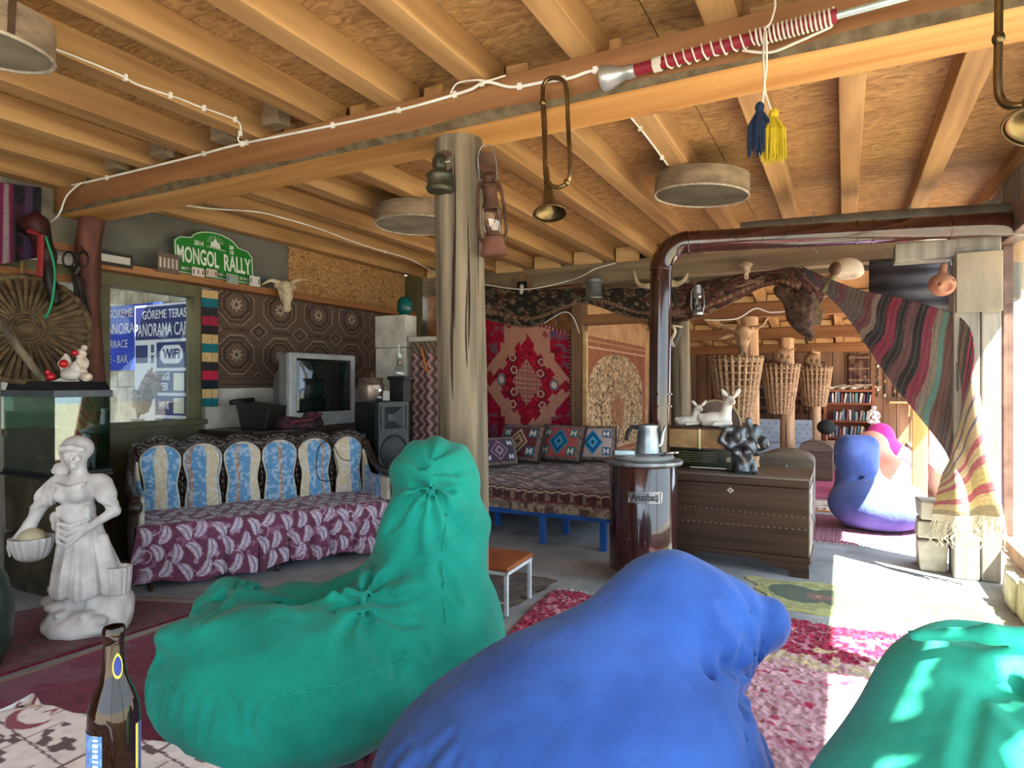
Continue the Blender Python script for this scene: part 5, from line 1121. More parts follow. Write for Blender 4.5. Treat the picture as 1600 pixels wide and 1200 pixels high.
def wrap(a0, a1, z0, z1, r, nm, fn, parent):
    nu, nv = 60, 60; u, v = uv(nu, nv); th = a0+(a1-a0)*u; cloth(nm, np.stack([r*np.sin(th), -r*np.cos(th), z0+(z1-z0)*v], -1), fn(u, v), MATS['printed'], parent, solid=.0004, soff=1)
def lab1(u, v):
    C = base(u, '#2a62a8'); paint(C, vnoise(u*16, v*18) > .55, '#5b8cc4'); paint(C, u < .3, '#b79cae'); paint(C, (u < .34) & (u > .3), '#6d2c4c'); C[(v > .4)] = C[(v > .4)]*.75+L3('#8aa4c0')*.25
    for i in range(9): cx, cy = .4+.55*R.random(), .05+.35*R.random(); paint(C, ((u-cx)*2.0)**2+(v-cy)**2 < .05**2, '#c8d2da')
    paint(C, (np.abs(u-.86) < .06) & (v > .45) & (((v*13) % 1) < .5), '#c9d4dc'); return C
wrap(-2.0, .12, .02, .118, .0339, 'body_label', lab1, bt)
def lab2(u, v):
    C = base(u, '#1b2a78'); d = ((u-.5)*2)**2+((v-.4)*1.6)**2*(1+.8*(v > .4)*(u*0+1)); paint(C, d > .62, '#d8c63a'); return C
for r0, sc_, col_ in ((.0172, 1.0, '#cdbb3a'), (.0176, .78, '#1b2a78')):
    vs_ = []
    for i in range(20):
        a = 2*PI*i/20; zz_ = .207-.018*sc_*math.cos(a); hw_ = .42*sc_*abs(math.sin(a))*(1 if math.cos(a) > 0 else (.55+.45*abs(math.sin(a)))); th_a = .85+(hw_ if i < 10 else -hw_)
        rr_ = r0-.0030*(zz_-.19)/.03+.0008; vs_.append((rr_*math.sin(th_a), -rr_*math.cos(th_a), zz_))
    MB().add(vs_, [tuple(range(20))]).build('neck_label', M('label_'+col_[1:], col_, rough=.5), bt, solid=.0003)
wrap(1.45, 2.3, .02, .12, .0339, 'back_label', lambda u, v: np.where((np.abs(u-.1) < .1)[..., None], L3('#c9b83a'), L3('#22326e')*np.ones(u.shape+(3,))), bt)
MB().lathe([(0, .0), (.0285, .0), (.0285, .05), (0, .05)], 24, (0, 0, .012)).build('beer', glassmat('beer_left', '#7a3a10', 0), bt)
# ================================================================ television and clutter behind the settee
cb = thing('low_cabinet', 'dark cabinet behind the settee carrying the television', 'cabinet', (-4.62, 4.55, 0)); MB().bx(-.36, .30, -.85, .85, 0, .93).build('body', darkwood, cb); MB().bx(-.36, .33, -.88, .88, .93, .955).build('top', darkwood, cb, bevel=.004)
for y in (-.42, .42): MB().bx(.30, .312, y-.38, y+.38, .06, .9).build('door', darkwood, cb, bevel=.004)
tv = thing('television', 'old silver tube television with a dark curved screen behind the settee', 'television', (-4.42, 4.55, .956), .02)
sil = M('silver_plastic', '#7f8284', '#9a9d9e', rough=.4); grey_ = M('grey_plastic', '#5c5e5c', '#6d6f6d', rough=.5)
m = MB().bx(.0, .06, -.44, .44, .0, .68); m.build('front_bezel', sil, tv, bevel=.02)
nu, nv = 24, 24; u, v = uv(nu, nv); yy, zz = (u-.5)*.72, .135+.49*v; cloth('screen', np.stack([.064+.02*(1-((u-.5)*2)**2)*(1-((v-.5)*2)**2*.5), yy, zz], -1), None, M('dark_screen', '#0b1413', '#111d1b', rough=.06, spec=.7), tv, solid=.004)
MB().bx(-.10, .0, -.42, .42, .01, .67).build('shell', grey_, tv, bevel=.015)
MB().add([(-.10, -.38, .04), (-.10, .38, .04), (-.10, .38, .62), (-.10, -.38, .62), (-.40, -.2, .06), (-.40, .2, .06), (-.40, .2, .44), (-.40, -.2, .44)], [(0, 1, 2, 3), (7, 6, 5, 4), (0, 4, 5, 1), (1, 5, 6, 2), (2, 6, 7, 3), (3, 7, 4, 0)]).build('rear_housing', grey_, tv, bevel=.02)
MB().bx(.06, .066, -.4, .4, .03, .11).build('speaker_grille', sil, tv); MB().ell((.062, -.41, .65), (.004, .008, .008), 8, 5).build('badge', grey_, tv)
e = thing('suitcase', 'black leather case with a turned back lid at the window end of the cabinet', 'case', (-4.52, 3.98, .956), .2); lb = M('black_leather', '#12110f', '#201e1b', rough=.4, bump=.2, scale=30)
MB().prism([(-.14, 0), (.10, 0), (.16, .20), (-.2, .24)], .26, c=(0, -.13, 0)).build('case_body', lb, e, bevel=.01); MB().tube([(-.22, -.15, .235), (-.22, .13, .25)], .025, 10).build('rolled_edge', lb, e, smooth=True)
def blob(p): return U(.04, ell(p, (0, 0, .03), (.18, .22, .06)), ell(p, (.03, .12, .07), (.09, .1, .08)), ell(p, (-.02, -.13, .05), (.1, .1, .06)))+lump(p, .012, 30)
e = thing('folded_coat', 'crumpled plaid coat heaped beside the television', 'coat', (-4.40, 4.02, .957), 0); e.location.y = 4.23; e.location.x = -4.36; link('heap', solid('heap', lambda p: smax(blob(p), -p[2], .005), (-.22, -.26, -.005), (.22, .26, .2), .012), M('plaid_wool', '#2a1f22', '#5a3038', rough=.95, scale=16, lo=.45, hi=.6), e, smooth=True); MB().tube([(.1, -.2, .06), (.16, -.02, .08), (.1, .18, .12)], .012, 6).build('sleeve_hem', M('red_brown_cloth', '#5a2430', rough=.9), e)
e = thing('paper_heap', 'crumpled papers and red rags on the cabinet in front of the television', 'papers', (-4.38, 5.22, .956)); link('rag', solid('rag', lambda p: smax(blob([p[0]*1.3, p[1]*1.2, p[2]]), -p[2], .005), (-.2, -.25, -.005), (.2, .25, .2), .014), M('dark_red_rag', '#3a1715', '#6d2a22', rough=.95, scale=14), e, smooth=True); MB().prism([(-.1, 0), (.1, .02), (.08, .1), (-.06, .08)], .004, mat=rx(.7), c=(.12, -.1, .05)).build('sheet', M('paper', '#8d8880', rough=.9), e)
# ================================================================ loudspeaker with jar, lamp and card
e = thing('crate_stand', 'dark box under the black loudspeaker', 'box', (-3.83, 4.74, 0), -.45); MB().bx(-.19, .19, -.2, .2, 0, .46).build('body', darkwood, e, bevel=.004); MB().bx(-.2, .2, -.21, .21, .46, .48).build('lid', darkwood, e)
ls = thing('loudspeaker', 'black plastic loudspeaker with a round woofer beside the settee', 'loudspeaker', (-3.83, 4.74, .481), -.22+PI/2)
bp_ = M('charcoal_plastic', '#14181a', '#1e2325', rough=.45); MB().bx(-.17, .17, -.12, .20, 0, .70).build('cabinet', bp_, ls, bevel=.015); slate = M('slate_plastic', '#252c30', '#30383c', rough=.45); m = MB().bx(-.175, .175, -.17, -.12, .0, .46).bx(-.175, .175, -.17, -.12, .66, .705).bx(-.175, -.11, -.17, -.12, .46, .66).bx(.11, .175, -.17, -.12, .46, .66); m.build('baffle', slate, ls)
m = MB().lathe([(.145, 0), (.14, -.01), (.10, .03), (.03, .045), (0, .04)], 36, (0, -.176, .25), mat=rx(-PI/2) @ Matrix.Diagonal((1, 1, -.25)).to_3x3(), cap=False); m.build('woofer', bp_, ls, smooth='auto'); MB().tube([(.148*math.cos(a), -.175, .25+.148*math.sin(a)) for a in np.linspace(0, 2*PI, 40, endpoint=False)], .008, 8, closed=True).build('woofer_ring', bp_, ls, smooth=True)
m = MB().add([(-.11, -.17, .46), (.11, -.17, .46), (.11, -.17, .66), (-.11, -.17, .66), (-.03, -.122, .53), (.03, -.122, .53), (.03, -.122, .59), (-.03, -.122, .59)], [(0, 1, 5, 4), (1, 2, 6, 5), (2, 3, 7, 6), (3, 0, 4, 7), (4, 5, 6, 7)]); m.build('horn', slate, ls, fix=False)
for x in (-.145, .145): MB().bx(x-.008, x+.008, -.176, -.17, .45, .67).build('slot', black, ls)
zt2 = .481+.706
e = thing('copper_mortar', 'old tinned mortar with its pestle on the loudspeaker', 'mortar', (-3.96, 4.74, zt2)); cop = M('tinned_copper', '#6b5a50', '#9a8a7e', rough=.35, metal=.7, scale=6)
MB().lathe([(0, 0), (.095, 0), (.10, .01), (.105, .05), (.125, .15), (.12, .165), (.105, .18), (.115, .205), (.125, .22), (.11, .222), (.095, .2), (.10, .15), (.085, .03), (0, .025)], 36).build('bowl', cop, e, smooth='auto'); MB().tube([(.02, 0, .1), (.0, 0, .24), (-.01, 0, .31)], [.03, .04, .02], 14).build('pestle', M('dark_wood', '#2c1f17'), e, smooth=True)
for s in (-1, 1): MB().tube([(s*.12, 0, .19), (s*.145, 0, .2), (s*.145, 0, .17), (s*.12, 0, .16)], .007, 6).build('ear', cop, e)
e = thing('black_box', 'small black box at the back of the loudspeaker top carrying a glass lamp', 'box', (-3.73, 4.86, zt2)); MB().bx(-.07, .09, -.05, .07, 0, .20).build('body', black, e, bevel=.004); MB().bx(-.09, .11, -.06, .08, .2, .235).build('lid', black, e, bevel=.003)
e = thing('glass_oil_lamp', 'clear glass oil lamp with a brass burner on the black box', 'lamp', (-3.73, 4.87, zt2+.236)); cg = glassmat('clear_glass', '#eef4f4'); MB().lathe([(0, 0), (.05, 0), (.055, .01), (.05, .06), (.03, .10), (.022, .11)], 24).build('font', cg, e, smooth=True); MB().lathe([(.022, .11), (.026, .12), (.02, .15)], 20).build('burner', cop, e, smooth='auto'); MB().lathe([(.02, .15), (.034, .18), (.018, .24), (.015, .30)], 24, cap=False).build('chimney', cg, e, smooth=True)
e = thing('glass_jar', 'little glass jar on the loudspeaker between mortar and card', 'jar', (-3.80, 4.66, zt2)); MB().lathe([(0, 0), (.03, 0), (.032, .05), (.02, .08), (.02, .1)], 18, cap=False).build('glass', cg, e, smooth=True); MB().lathe([(0, .1), (.023, .1), (.023, .115), (0, .115)], 18).build('cap', chrome, e)
e = thing('card_stand', 'small blank white card propped on the loudspeaker', 'card', (-3.725, 4.67, zt2), .3); MB().bx(-.03, .03, -.002, .002, 0, .10).build('card', M('white_card', '#b5b2ac', rough=.8), e); MB().bx(-.035, .035, -.015, .015, 0, .012).build('foot', black, e)
e = thing('cable_loop', 'black cable looped over the settee back', 'cable', (-4.0, 4.0, .6)); pts = [at(548, 720, t=5.2), at(532, 715, t=5.15), at(516, 690, t=5.15), at(498, 700, t=5.1), at(495, 740, t=5.05), at(508, 752, t=5.0), at(528, 740, t=5.05), at(520, 700, t=5.12), at(515, 690, t=5.2)]
MB().tube([p-Vector((-4.0, 4.0, .6)) for p in cat(pts, 8)], .004, 6).build('cord', black, e, smooth=True)
# ---- piers in the corner
e = thing('block_pier', 'whitewashed block pier in the back left corner', 'pier', (-4.22, 5.45, 0))
for i in range(6): MB().bx(-.20+R.uniform(-.006, .006), .2, -.1, .1, i*.345+.004, (i+1)*.345).build('block', palepl, e, bevel=.012)
e = thing('glass_float', 'turquoise ridged glass jar on top of the whitewashed pier', 'jar', (-4.10, 5.44, 2.071)); tq = M('turquoise_glass', '#0d5a56', '#16766e', rough=.12, trans=.4); MB().lathe([(0, 0), (.05, 0), (.075, .05), (.08, .10), (.07, .16), (.04, .19), (0, .195)], 28).build('jar', tq, e, smooth=True)
for z in (.04, .07, .1): MB().lathe([(.073, z), (.084, z+.006), (.073, z+.012)], 28, cap=False).build('ridge', tq, e, smooth=True)
e = thing('draped_pier', 'lower pier draped with a zigzag kilim runner beside the log post', 'pier', (-3.68, 5.55, 0)); MB().bx(-.24, .24, -.2, .25, 0, 1.78).build('core', palepl, e); MB().bx(-.28, .28, -.24, .27, 1.78, 1.83).build('cap_slab', palepl, e, bevel=.01)
u, v = uv(60, 170); X = -.25+.5*u; Z = .55+1.23*v; C = base(u, '#8a6a66'); kk = np.abs(((X*11+np.abs(((Z*9) % 1)-.5)*1.1) % 1)-.5); paint(C, kk < .16, '#57463f'); paint(C, kk > .40, '#c09a94'); paint(C, (np.abs(((Z*9) % 1)-.5) < .1) & (np.abs(((X*11) % 1)-.5) < .15), '#5c1c2c'); paint(C, v > .9, '#7d6a58'); k = (v > .9) & (((X*16+Z*10) % 1) < .4); paint(C, k, '#544438')
cloth('runner', np.stack([X, np.full_like(X, -.212)-.006*np.sin(u*20), Z], -1), C, woven, e, solid=.006)
MB().tube([Vector((-.12, -.225, 1.72)), Vector((-.09, -.23, 1.6)), Vector((-.06, -.225, 1.5)), Vector((-.04, -.225, 1.47))], .008, 6).build('orange_ribbon', M('orange_ribbon', '#c8741c', rough=.8), e)
e = thing('bent_wire', 'bent white wire standing on the draped pier beside the log post', 'wire', (-3.6, 5.5, 1.83)); MB().tube([(-.03, 0, 0), (-.02, 0, .10), (.0, 0, .09), (.06, 0, .30), (.09, 0, .42)], .006, 6).build('wire_stem', white_pl, e, smooth=True); MB().tube([(.09, 0, 0), (.11, 0, .1)], .006, 6).build('wire_end', white_pl, e)
# ================================================================ sieves under the ceiling
sw = M('sieve_bentwood', '#6d5c4c', '#94806a', rough=.75, scale=6, stretch=(1, 1, 3)); rimw = M('sieve_rim', '#8f8272', '#b0a492', rough=.8, scale=30); mesh_ = M('sieve_mesh', '#6a6152', '#827868', rough=.8)
def sieve(label, c, r, h, tilt):
    e = thing('hanging_sieve', label, 'sieve', c, 0, 'sieves under the ceiling'); e.rotation_euler = tilt
    MB().lathe([(r, 0), (r*.985, h), (r*.95, h), (r*.965, 0), (r, 0)], 56, cap=False).build('hoop', sw, e, smooth='auto'); MB().tube([(r*.985*math.cos(a), r*.985*math.sin(a), 0) for a in np.linspace(0, 2*PI, 56, endpoint=False)], .008, 6, closed=True).build('rim_cord', rimw, e, smooth=True)
    m = MB(); n = 34
    for i in range(-n, n+1):
        x = i/n*r*.96; l = math.sqrt(max(r*r*.93-x*x, 1e-4))
        m.bx(x-.0016, x+.0016, -l, l, .002, .004); m.bx(-l, l, x-.0016, x+.0016, .004, .006)
    m.build('wire_mesh', mesh_, e, fix=False); MB().lathe([(0, .009), (r*.95, .009), (r*.95, .012), (0, .012)], 40).build('backing_disc', M('sieve_inside', '#4a4338', '#5a5246', rough=.9), e)
    MB().bx(r*.99, r*1.005, -.012, .012, .0, h).build('seam_strip', darkwood, e)
q = at(1095, 306, z=2.60); sieve('large round sieve under the ceiling right of the hanging bugle', (q.x, q.y, 2.60), .305, .125, (.05, .06, .6))
q = at(652, 352, z=2.60); sieve('round sieve half hidden by the log post', (q.x, q.y, 2.60), .33, .125, (0, .0, 2.0))
q = at(-35, 70, z=2.60); sieve('round sieve cut by the top left corner', (q.x, q.y, 2.60), .235, .125, (0, .1, 0))
# ================================================================ bugles, long horn, tassels
brass = M('tarnished_brass', '#57472f', '#84704c', rough=.3, metal=.9, scale=8)
def bugle(label, C, pts, bell, r):
    e = thing('bugle', label, 'bugle', tuple(C), 0, 'hanging bugles'); MB().tube([p-C for p in cat(pts, 8)], r, 10).build('tube', brass, e, smooth=True)
    bell_o = MB(); p0, p1 = bell[0]-C, bell[1]-C; ax = (p1-p0); L_ = ax.length; rot = ax.to_track_quat('Z', 'Y').to_matrix()
    bell_o.lathe([(r, 0), (r*1.3, L_*.3), (r*2.2, L_*.6), (r*3.4, L_*.82), (r*5.8, L_*.96), (r*7.2, L_), (r*7.0, L_*.985), (r*3.0, L_*.8), (r*1.2, L_*.5)], 30, p0, mat=rot, cap=False); bell_o.build('bell', brass, e, smooth=True)
    MB().tube([p1+rot @ Vector((r*7.2*math.cos(a), r*7.2*math.sin(a), 0)) for a in np.linspace(0, 2*PI, 30, endpoint=False)], .003, 6, closed=True).build('bell_rim', brass, e, smooth=True)
    for f in (.2, .7): i = int(f*(len(pts)-1)); MB().ell(pts[i]-C, (r*1.5, r*1.5, r*1.8), 10, 6).build('ferrule', brass, e, smooth=True)
    return e
def P_(*l): return [at(a, b, y=y) for a, b, y in l]
pts = P_((854, 305, 2.47), (851, 230, 2.47), (848, 160, 2.47), (850, 132, 2.47), (862, 122, 2.47), (878, 125, 2.46), (885, 140, 2.45), (888, 200, 2.44), (891, 265, 2.43), (886, 285, 2.43), (872, 293, 2.43), (858, 286, 2.44), (852, 268, 2.45), (852, 200, 2.46), (849, 160, 2.475))
bugle('old brass bugle hanging bell down from the main beam', at(860, 230, y=2.45), pts, (at(854, 262, y=2.47), at(859, 334, y=2.42)), .0095)
pts = P_((1561, -30, 2.1), (1560, 60, 2.1), (1559, 130, 2.1), (1564, 155, 2.1), (1578, 165, 2.09), (1605, 163, 2.08), (1640, 150, 2.08), (1655, 100, 2.08), (1655, -20, 2.1))
bugle('dark brass bugle hanging at the top right corner', at(1600, 100, y=2.1), pts, (at(1650, 110, y=2.1), at(1622, 198, y=2.04)), .0105)
redt = M('red_tube', '#6d1424', '#86202f', rough=.5); wcord = M('white_cord', '#b8b0a4', '#d3ccc0', rough=.9)
A, Z_ = at(985, 112, y=2.49), at(1420, -6, y=2.44); hn = thing('long_horn', 'long horn with a red shaft laced in white cord lying along the main beam', 'horn', tuple(A)); ax = (Z_-A); rot = ax.to_track_quat('Z', 'Y').to_matrix(); L_ = ax.length
def on(t, a, r): return rot @ Vector((r*math.cos(a), r*math.sin(a), t*L_))
MB().tube([on(0, 0, 0), on(.78, 0, 0)], .022, 14).build('shaft', redt, hn, smooth='auto')
MB().tube([on(.78, 0, 0), on(1.0, 0, 0)], .013, 12).build('steel_end', M('pale_steel', '#8fa6a0', '#b9cbc6', rough=.3, metal=.6), hn, smooth='auto')
MB().lathe([(.024, .02), (.03, -.005), (.026, -.02), (.034, -.05), (.046, -.085), (.052, -.11), (.05, -.118), (.03, -.10)], 28, (0, 0, 0), mat=rot).build('bell', M('tin_bell', '#9a9b9a', '#bcbdbb', rough=.35, metal=.6), hn, smooth='auto')
MB().tube([on(.10+.035*i/60, i*.7, .0255) for i in range(60)], .0035, 5).build('cord_binding', wcord, hn)
MB().tube([on(.14+.36*i/220, i*.28, .0265+.003*math.sin(i)) for i in range(220)], .0035, 5).build('lacing', wcord, hn); MB().tube([on(.5+.27*i/260, i*.42, .028) for i in range(260)], .004, 5).build('lacing', wcord, hn); MB().tube(cat([on(.45, -1.0, .03), on(.55, -1.2, .06), on(.65, -1.3, .05), on(.76, -1, .03)], 6), .005, 5).build('loose_cord', wcord, hn)
ts = at(1195, 150, y=2.38); tq_ = thing('tassel_pair', 'navy and yellow yarn tassels hanging on a cord from the main beam', 'tassels', tuple(ts))
MB().tube([p-ts for p in cat(P_((1209, -8, 2.40), (1211, 10, 2.4), (1204, 35, 2.4), (1195, 48, 2.40), (1193, 90, 2.38), (1194, 135, 2.38), (1190, 168, 2.38)), 6)], .004, 6).build('cord', wcord, tq_, smooth=True); MB().tube([p-ts for p in cat(P_((1197, 48, 2.39), (1198, 100, 2.385), (1195, 140, 2.385), (1207, 178, 2.36)), 6)], .004, 6).build('cord', wcord, tq_, smooth=True)
for px, py, b, cc, nm in ((1187, 168, 236, '#1c2840', 'navy_tassel'), (1209, 178, 246, '#a8901c', 'yellow_tassel')):
    m = MB(); c = at(px, py, y=2.37)-ts; l = (b-py)*2.5e-3; mt = M(nm, cc, rough=.95, scale=40)
    m.ell(c, (.016, .016, .02), 10, 6)
    for i in range(90):
        a = R.uniform(0, 6.28); r = .042*math.sqrt(R.random()); m.tube([c, c+Vector((r*.9*math.cos(a), r*.9*math.sin(a), -l*.35)), c+Vector((r*math.cos(a), r*math.sin(a), -l*R.uniform(.82, 1.0)))], [.004, .0045, .002], 4)
    m.build(nm, mt, tq_)
# ================================================================ lanterns on the log post
rust = M('rusty_tin', '#3c2a20', '#5c4032', rough=.65, metal=.4, scale=14, bump=.2); gt = M('green_brown_tin', '#34342a', '#4e4b3c', rough=.4, metal=.5, scale=8)
q = at(687, 270, t=3.03); e = thing('wall_lamp', 'small oil lamp with a round reflector on the left of the log post', 'lamp', tuple(q), YAW)
MB().lathe([(0, -.09), (.058, -.09), (.066, -.075), (.06, -.06), (.06, -.03), (.066, -.018), (.055, 0), (.03, .008), (.022, .02)], 32).build('font', gt, e, smooth='auto'); MB().lathe([(.022, .02), (.028, .03), (.026, .055), (.03, .06), (.022, .085), (.01, .09)], 24).build('burner', gt, e, smooth='auto')
MB().lathe([(0, 0), (.06, .006), (.062, 0), (0, -.004)], 30, (.02, .04, .06), mat=rx(PI/2)).build('reflector', rust, e, smooth='auto'); MB().tube([(.02, .045, .11), (.02, .04, .18), (.01, .04, .22)], .003, 5).build('hook_wire', iron, e); MB().tube([(.025, 0, .05), (.05, 0, .055)], .004, 6).build('wick_knob', iron, e)
q = at(772, 395, t=3.03); e = thing('hurricane_lantern', 'rusty hurricane lantern with a wire bail hanging on the right of the log post', 'lantern', tuple(q), YAW); e.rotation_euler = (.05, -.07, YAW)
MB().lathe([(0, -.012), (.06, -.015), (.067, -.01), (.066, 0), (.052, .05), (.05, .07), (.03, .078)], 32).build('fuel_tank', M('red_rust_tin', '#5c372f', '#74503f', rough=.6, metal=.3, scale=12), e, smooth='auto')
MB().lathe([(.028, .075), (.034, .085), (.03, .10)], 24).build('burner', rust, e, smooth='auto'); MB().lathe([(.03, .10), (.046, .14), (.044, .17), (.032, .205)], 28, cap=False).build('globe', glassmat('lamp_globe', '#d8ccc0', .12), e, smooth=True)
MB().lathe([(.04, .20), (.042, .215), (.034, .24), (.034, .30), (.04, .305), (.04, .315), (.03, .325), (.03, .35), (.042, .355), (.02, .375), (0, .38)], 28).build('chimney', rust, e, smooth='auto')
for s in (-1, 1): MB().tube(cat([(s*.05, 0, .05), (s*.066, 0, .11), (s*.062, 0, .22), (s*.05, 0, .31), (s*.036, 0, .335)], 5), .0075, 8).build('side_tube', rust, e, smooth=True)
for a in (.6, 2.2, -2.4, -.8): MB().tube([(.046*math.cos(a), .046*math.sin(a), .09), (.055*math.cos(a), .055*math.sin(a), .15), (.046*math.cos(a), .046*math.sin(a), .205)], .002, 5).build('guard_wire', iron, e)
MB().tube(cat([(-.04, 0, .33), (-.045, 0, .44), (-.02, 0, .50), (.02, 0, .495), (.04, 0, .42), (.038, 0, .33)], 6), .003, 5).build('bail', iron, e, smooth=True)
q = at(763, 257, t=3.10); e = thing('tin_reflector', 'dark round tin reflector on the right of the log post above the lantern', 'reflector', tuple(q), YAW); MB().lathe([(0, 0), (.056, .008), (.06, 0), (0, -.006)], 28, (0, 0, 0), mat=rx(PI/2) @ ry(.4)).build('disc', rust, e, smooth='auto'); MB().tube([(-.02, 0, .03), (-.06, 0, .05)], .003, 5).build('wire', iron, e)
# ================================================================ cables
def cable(label, pts, r=.006, clip=6, C=None):
    C = pts[0]; e = thing('cable_run', label, 'cable', tuple(C), 0, 'white cables'); cv = [p-C for p in cat(pts, 8)]
    MB().tube(cv, r, 6).build('cord', white_pl, e, smooth=True); bx = MB().bx(-.010, .010, -.006, .006, -.014, .014).mesh('clip'); bx.materials.append(white_pl)
    for i in range(clip, len(cv)-2, clip*2): o = bpy.data.objects.new('clip', bx); COL.objects.link(o); o.parent = e; o.location = cv[i]
cable('white cable bundle clipped along the main beam', P_((112, 290, 2.52), (190, 272, 2.52), (300, 245, 2.52), (355, 230, 2.52), (400, 220, 2.52), (500, 200, 2.52), (570, 185, 2.52), (640, 168, 2.52), (700, 151, 2.52), (735, 140, 2.51), (760, 128, 2.50), (800, 136, 2.52), (850, 128, 2.52), (890, 122, 2.52), (920, 112, 2.52), (960, 104, 2.52)), .0075)
cable('white cable hanging down to the red post from the beam end', P_((128, 285, 2.50), (105, 305, 2.48), (92, 335, 2.48), (75, 348, 2.48), (55, 352, 2.48), (48, 365, 2.50)), .006, 30)
cable('thin white cable looping off the beam above the log post', P_((704, 146, 2.50), (715, 130, 2.47), (745, 125, 2.46), (762, 126, 2.50), (790, 118, 2.52)), .004, 40)
cable('thin white cable clipped along the joist near the corner sieve', [at(a, b, x=-2.905) for a, b in ((64, 75), (90, 78), (185, 116), (215, 132), (280, 154), (310, 166), (345, 178), (372, 190), (376, 205), (372, 218), (380, 226))], .0045)
cable('white cable running along the joists over the rally sign', [at(a, b, z=2.722) for a, b in ((284, 320), (330, 326), (400, 331), (440, 340), (500, 358), (550, 377), (590, 390), (640, 405), (682, 428))], .006, 50)
cable('short white cable on the joist beside the large sieve', [at(a, b, z=2.72) for a, b in ((985, 183), (1006, 208), (1030, 240), (1043, 258))], .005, 6)
cable('pale cord sagging across the back beam past the picture frame', P_((750, 443, 6.84), (800, 451, 6.80), (840, 450, 6.80), (900, 435, 6.84), (930, 420, 6.85), (962, 411, 6.85)), .008, 60)
cable('pale cord strung below the valance to the opening lintel', P_((905, 520, 6.78), (895, 495, 6.78), (880, 488, 6.78), (850, 505, 6.78)), .006, 60); cable('pale cord hanging in front of the cow skull', P_((1100, 500, 6.75), (1150, 498, 6.76), (1180, 482, 6.76), (1205, 488, 6.76), (1250, 484, 6.76)), .007, 60)
# ================================================================ rally sign, ledge items
gs = M('sign_green', '#1f6b24', '#26782b', rough=.4); wp = M('sign_white', '#c2c6be', rough=.5)
sg = thing('rally_sign', 'green arched rally plate lettered in white on the left wall ledge', 'sign', (-4.90, 3.79, 2.27)); sg.rotation_euler = (0, -.06, 0)
def arch(s, z0=0.):
    w, h = .40*s, .30; P = [(-w, .03), (-w+.03, 0), (w-.03, 0), (w, .03), (w, .26), (w-.05, .31), (w-.16, .325)]
    for i in range(9): a = PI*(.12+.76*i/8); P.append((.235*math.cos(a)*1.05, .30+.115*math.sin(a)))
    return P+[(-w+.16, .325), (-w+.05, .31), (-w, .27)]
rot = rz(PI/2); MB().prism(arch(1), .008, mat=rot, c=(.008, 0, 0)).build('plate', gs, sg)
MB().tube([rot @ Vector((x*.965, -.002, .012+z*.95)) + Vector((.008, 0, 0)) for x, z in arch(1)], .0045, 5, closed=True).build('white_border', wp, sg)
FX = (PI/2, 0, PI/2)
text('lettering', 'MONGOL', .15, wp, sg, (.0095, -.175, .16), FX, bold=.003, xs=.60, ys=1.25); text('lettering', 'RALLY', .15, wp, sg, (.0095, .22, .155), FX, bold=.003, xs=.68, ys=1.35)
text('lettering', 'MOTORING STUPIDITY ON A GLOBAL SCALE', .036, wp, sg, (.0095, 0, .045), FX, xs=.92, bold=.001); text('lettering', '2014', .055, wp, sg, (.0095, -.165, .285), FX, xs=.8, bold=.002); text('lettering', '20\n15', .045, wp, sg, (.0095, .165, .285), FX, bold=.002)
m = MB(); 
for i in range(9): a = PI*i/8; m.tube([Vector((.010, .045*math.cos(a), .325+.03*math.sin(a))), Vector((.010, .085*math.cos(a), .325+.058*math.sin(a)))], .002, 4)
m.tube([Vector((.010, -.09, .275)), Vector((.010, .10, .265))], .003, 4); m.build('ray_mark', wp, sg); MB().prism([(-.05, .28), (.05, .275), (.045, .31), (.02, .33), (.0, .36), (-.02, .33), (-.045, .32)], .003, mat=rot, c=(.0105, 0, 0)).build('emblem', wp, sg)
def sticker(label, px0, px1, py0, py1, col, mark, x=-4.838, mk=1):
    a, b = at(px0, py1, x=x), at(px1, py0, x=x); e = thing('sticker_plate', label, 'sticker', (x, (a.y+b.y)/2, a.z), 0, 'small plates on the ledge'); w, h = (b.y-a.y)/2, abs(b.z-a.z)
    MB().bx(-.002, .002, -w, w, 0, h).build('plate', M('plate_'+col[1:], col, rough=.5), e); m = MB()
    for i in range(mk): y = -w*.75+i*w*1.5/max(mk-1, 1); m.bx(.0022, .0035, y-w*.10, y+w*.10, h*.25, h*.75)
    m.build('mark', M('mark_'+mark[1:], mark, rough=.5), e)
sticker('black and white oval club plate on the ledge nearest the red post', 153, 207, 399, 412, '#1c1b1a', '#a8a49c', mk=9); sticker('brown photo plate partly behind the rally sign', 246, 280, 399, 424, '#574840', '#a99a8c', mk=5); sticker('white sticker under the left part of the rally sign', 300, 319, 420, 430, '#b0aca4', '#6d2a2c', mk=3); sticker('beige sticker under the middle of the rally sign', 322, 339, 422, 431, '#a4968c', '#5a3a34', mk=2); sticker('small blue and grey badge under the right part of the rally sign', 354, 372, 430, 442, '#7a8478', '#2a4478', mk=1); sticker('white sticker to the right of the rally sign', 390, 406, 433, 446, '#b5b3ae', '#4d5058', mk=2)
bone = M('old_bone', '#a89478', '#cbbb9e', rough=.8, scale=10, bump=.2); brownbone = M('brown_bone', '#8a6c50', '#b4967a', rough=.8, scale=9, bump=.2)
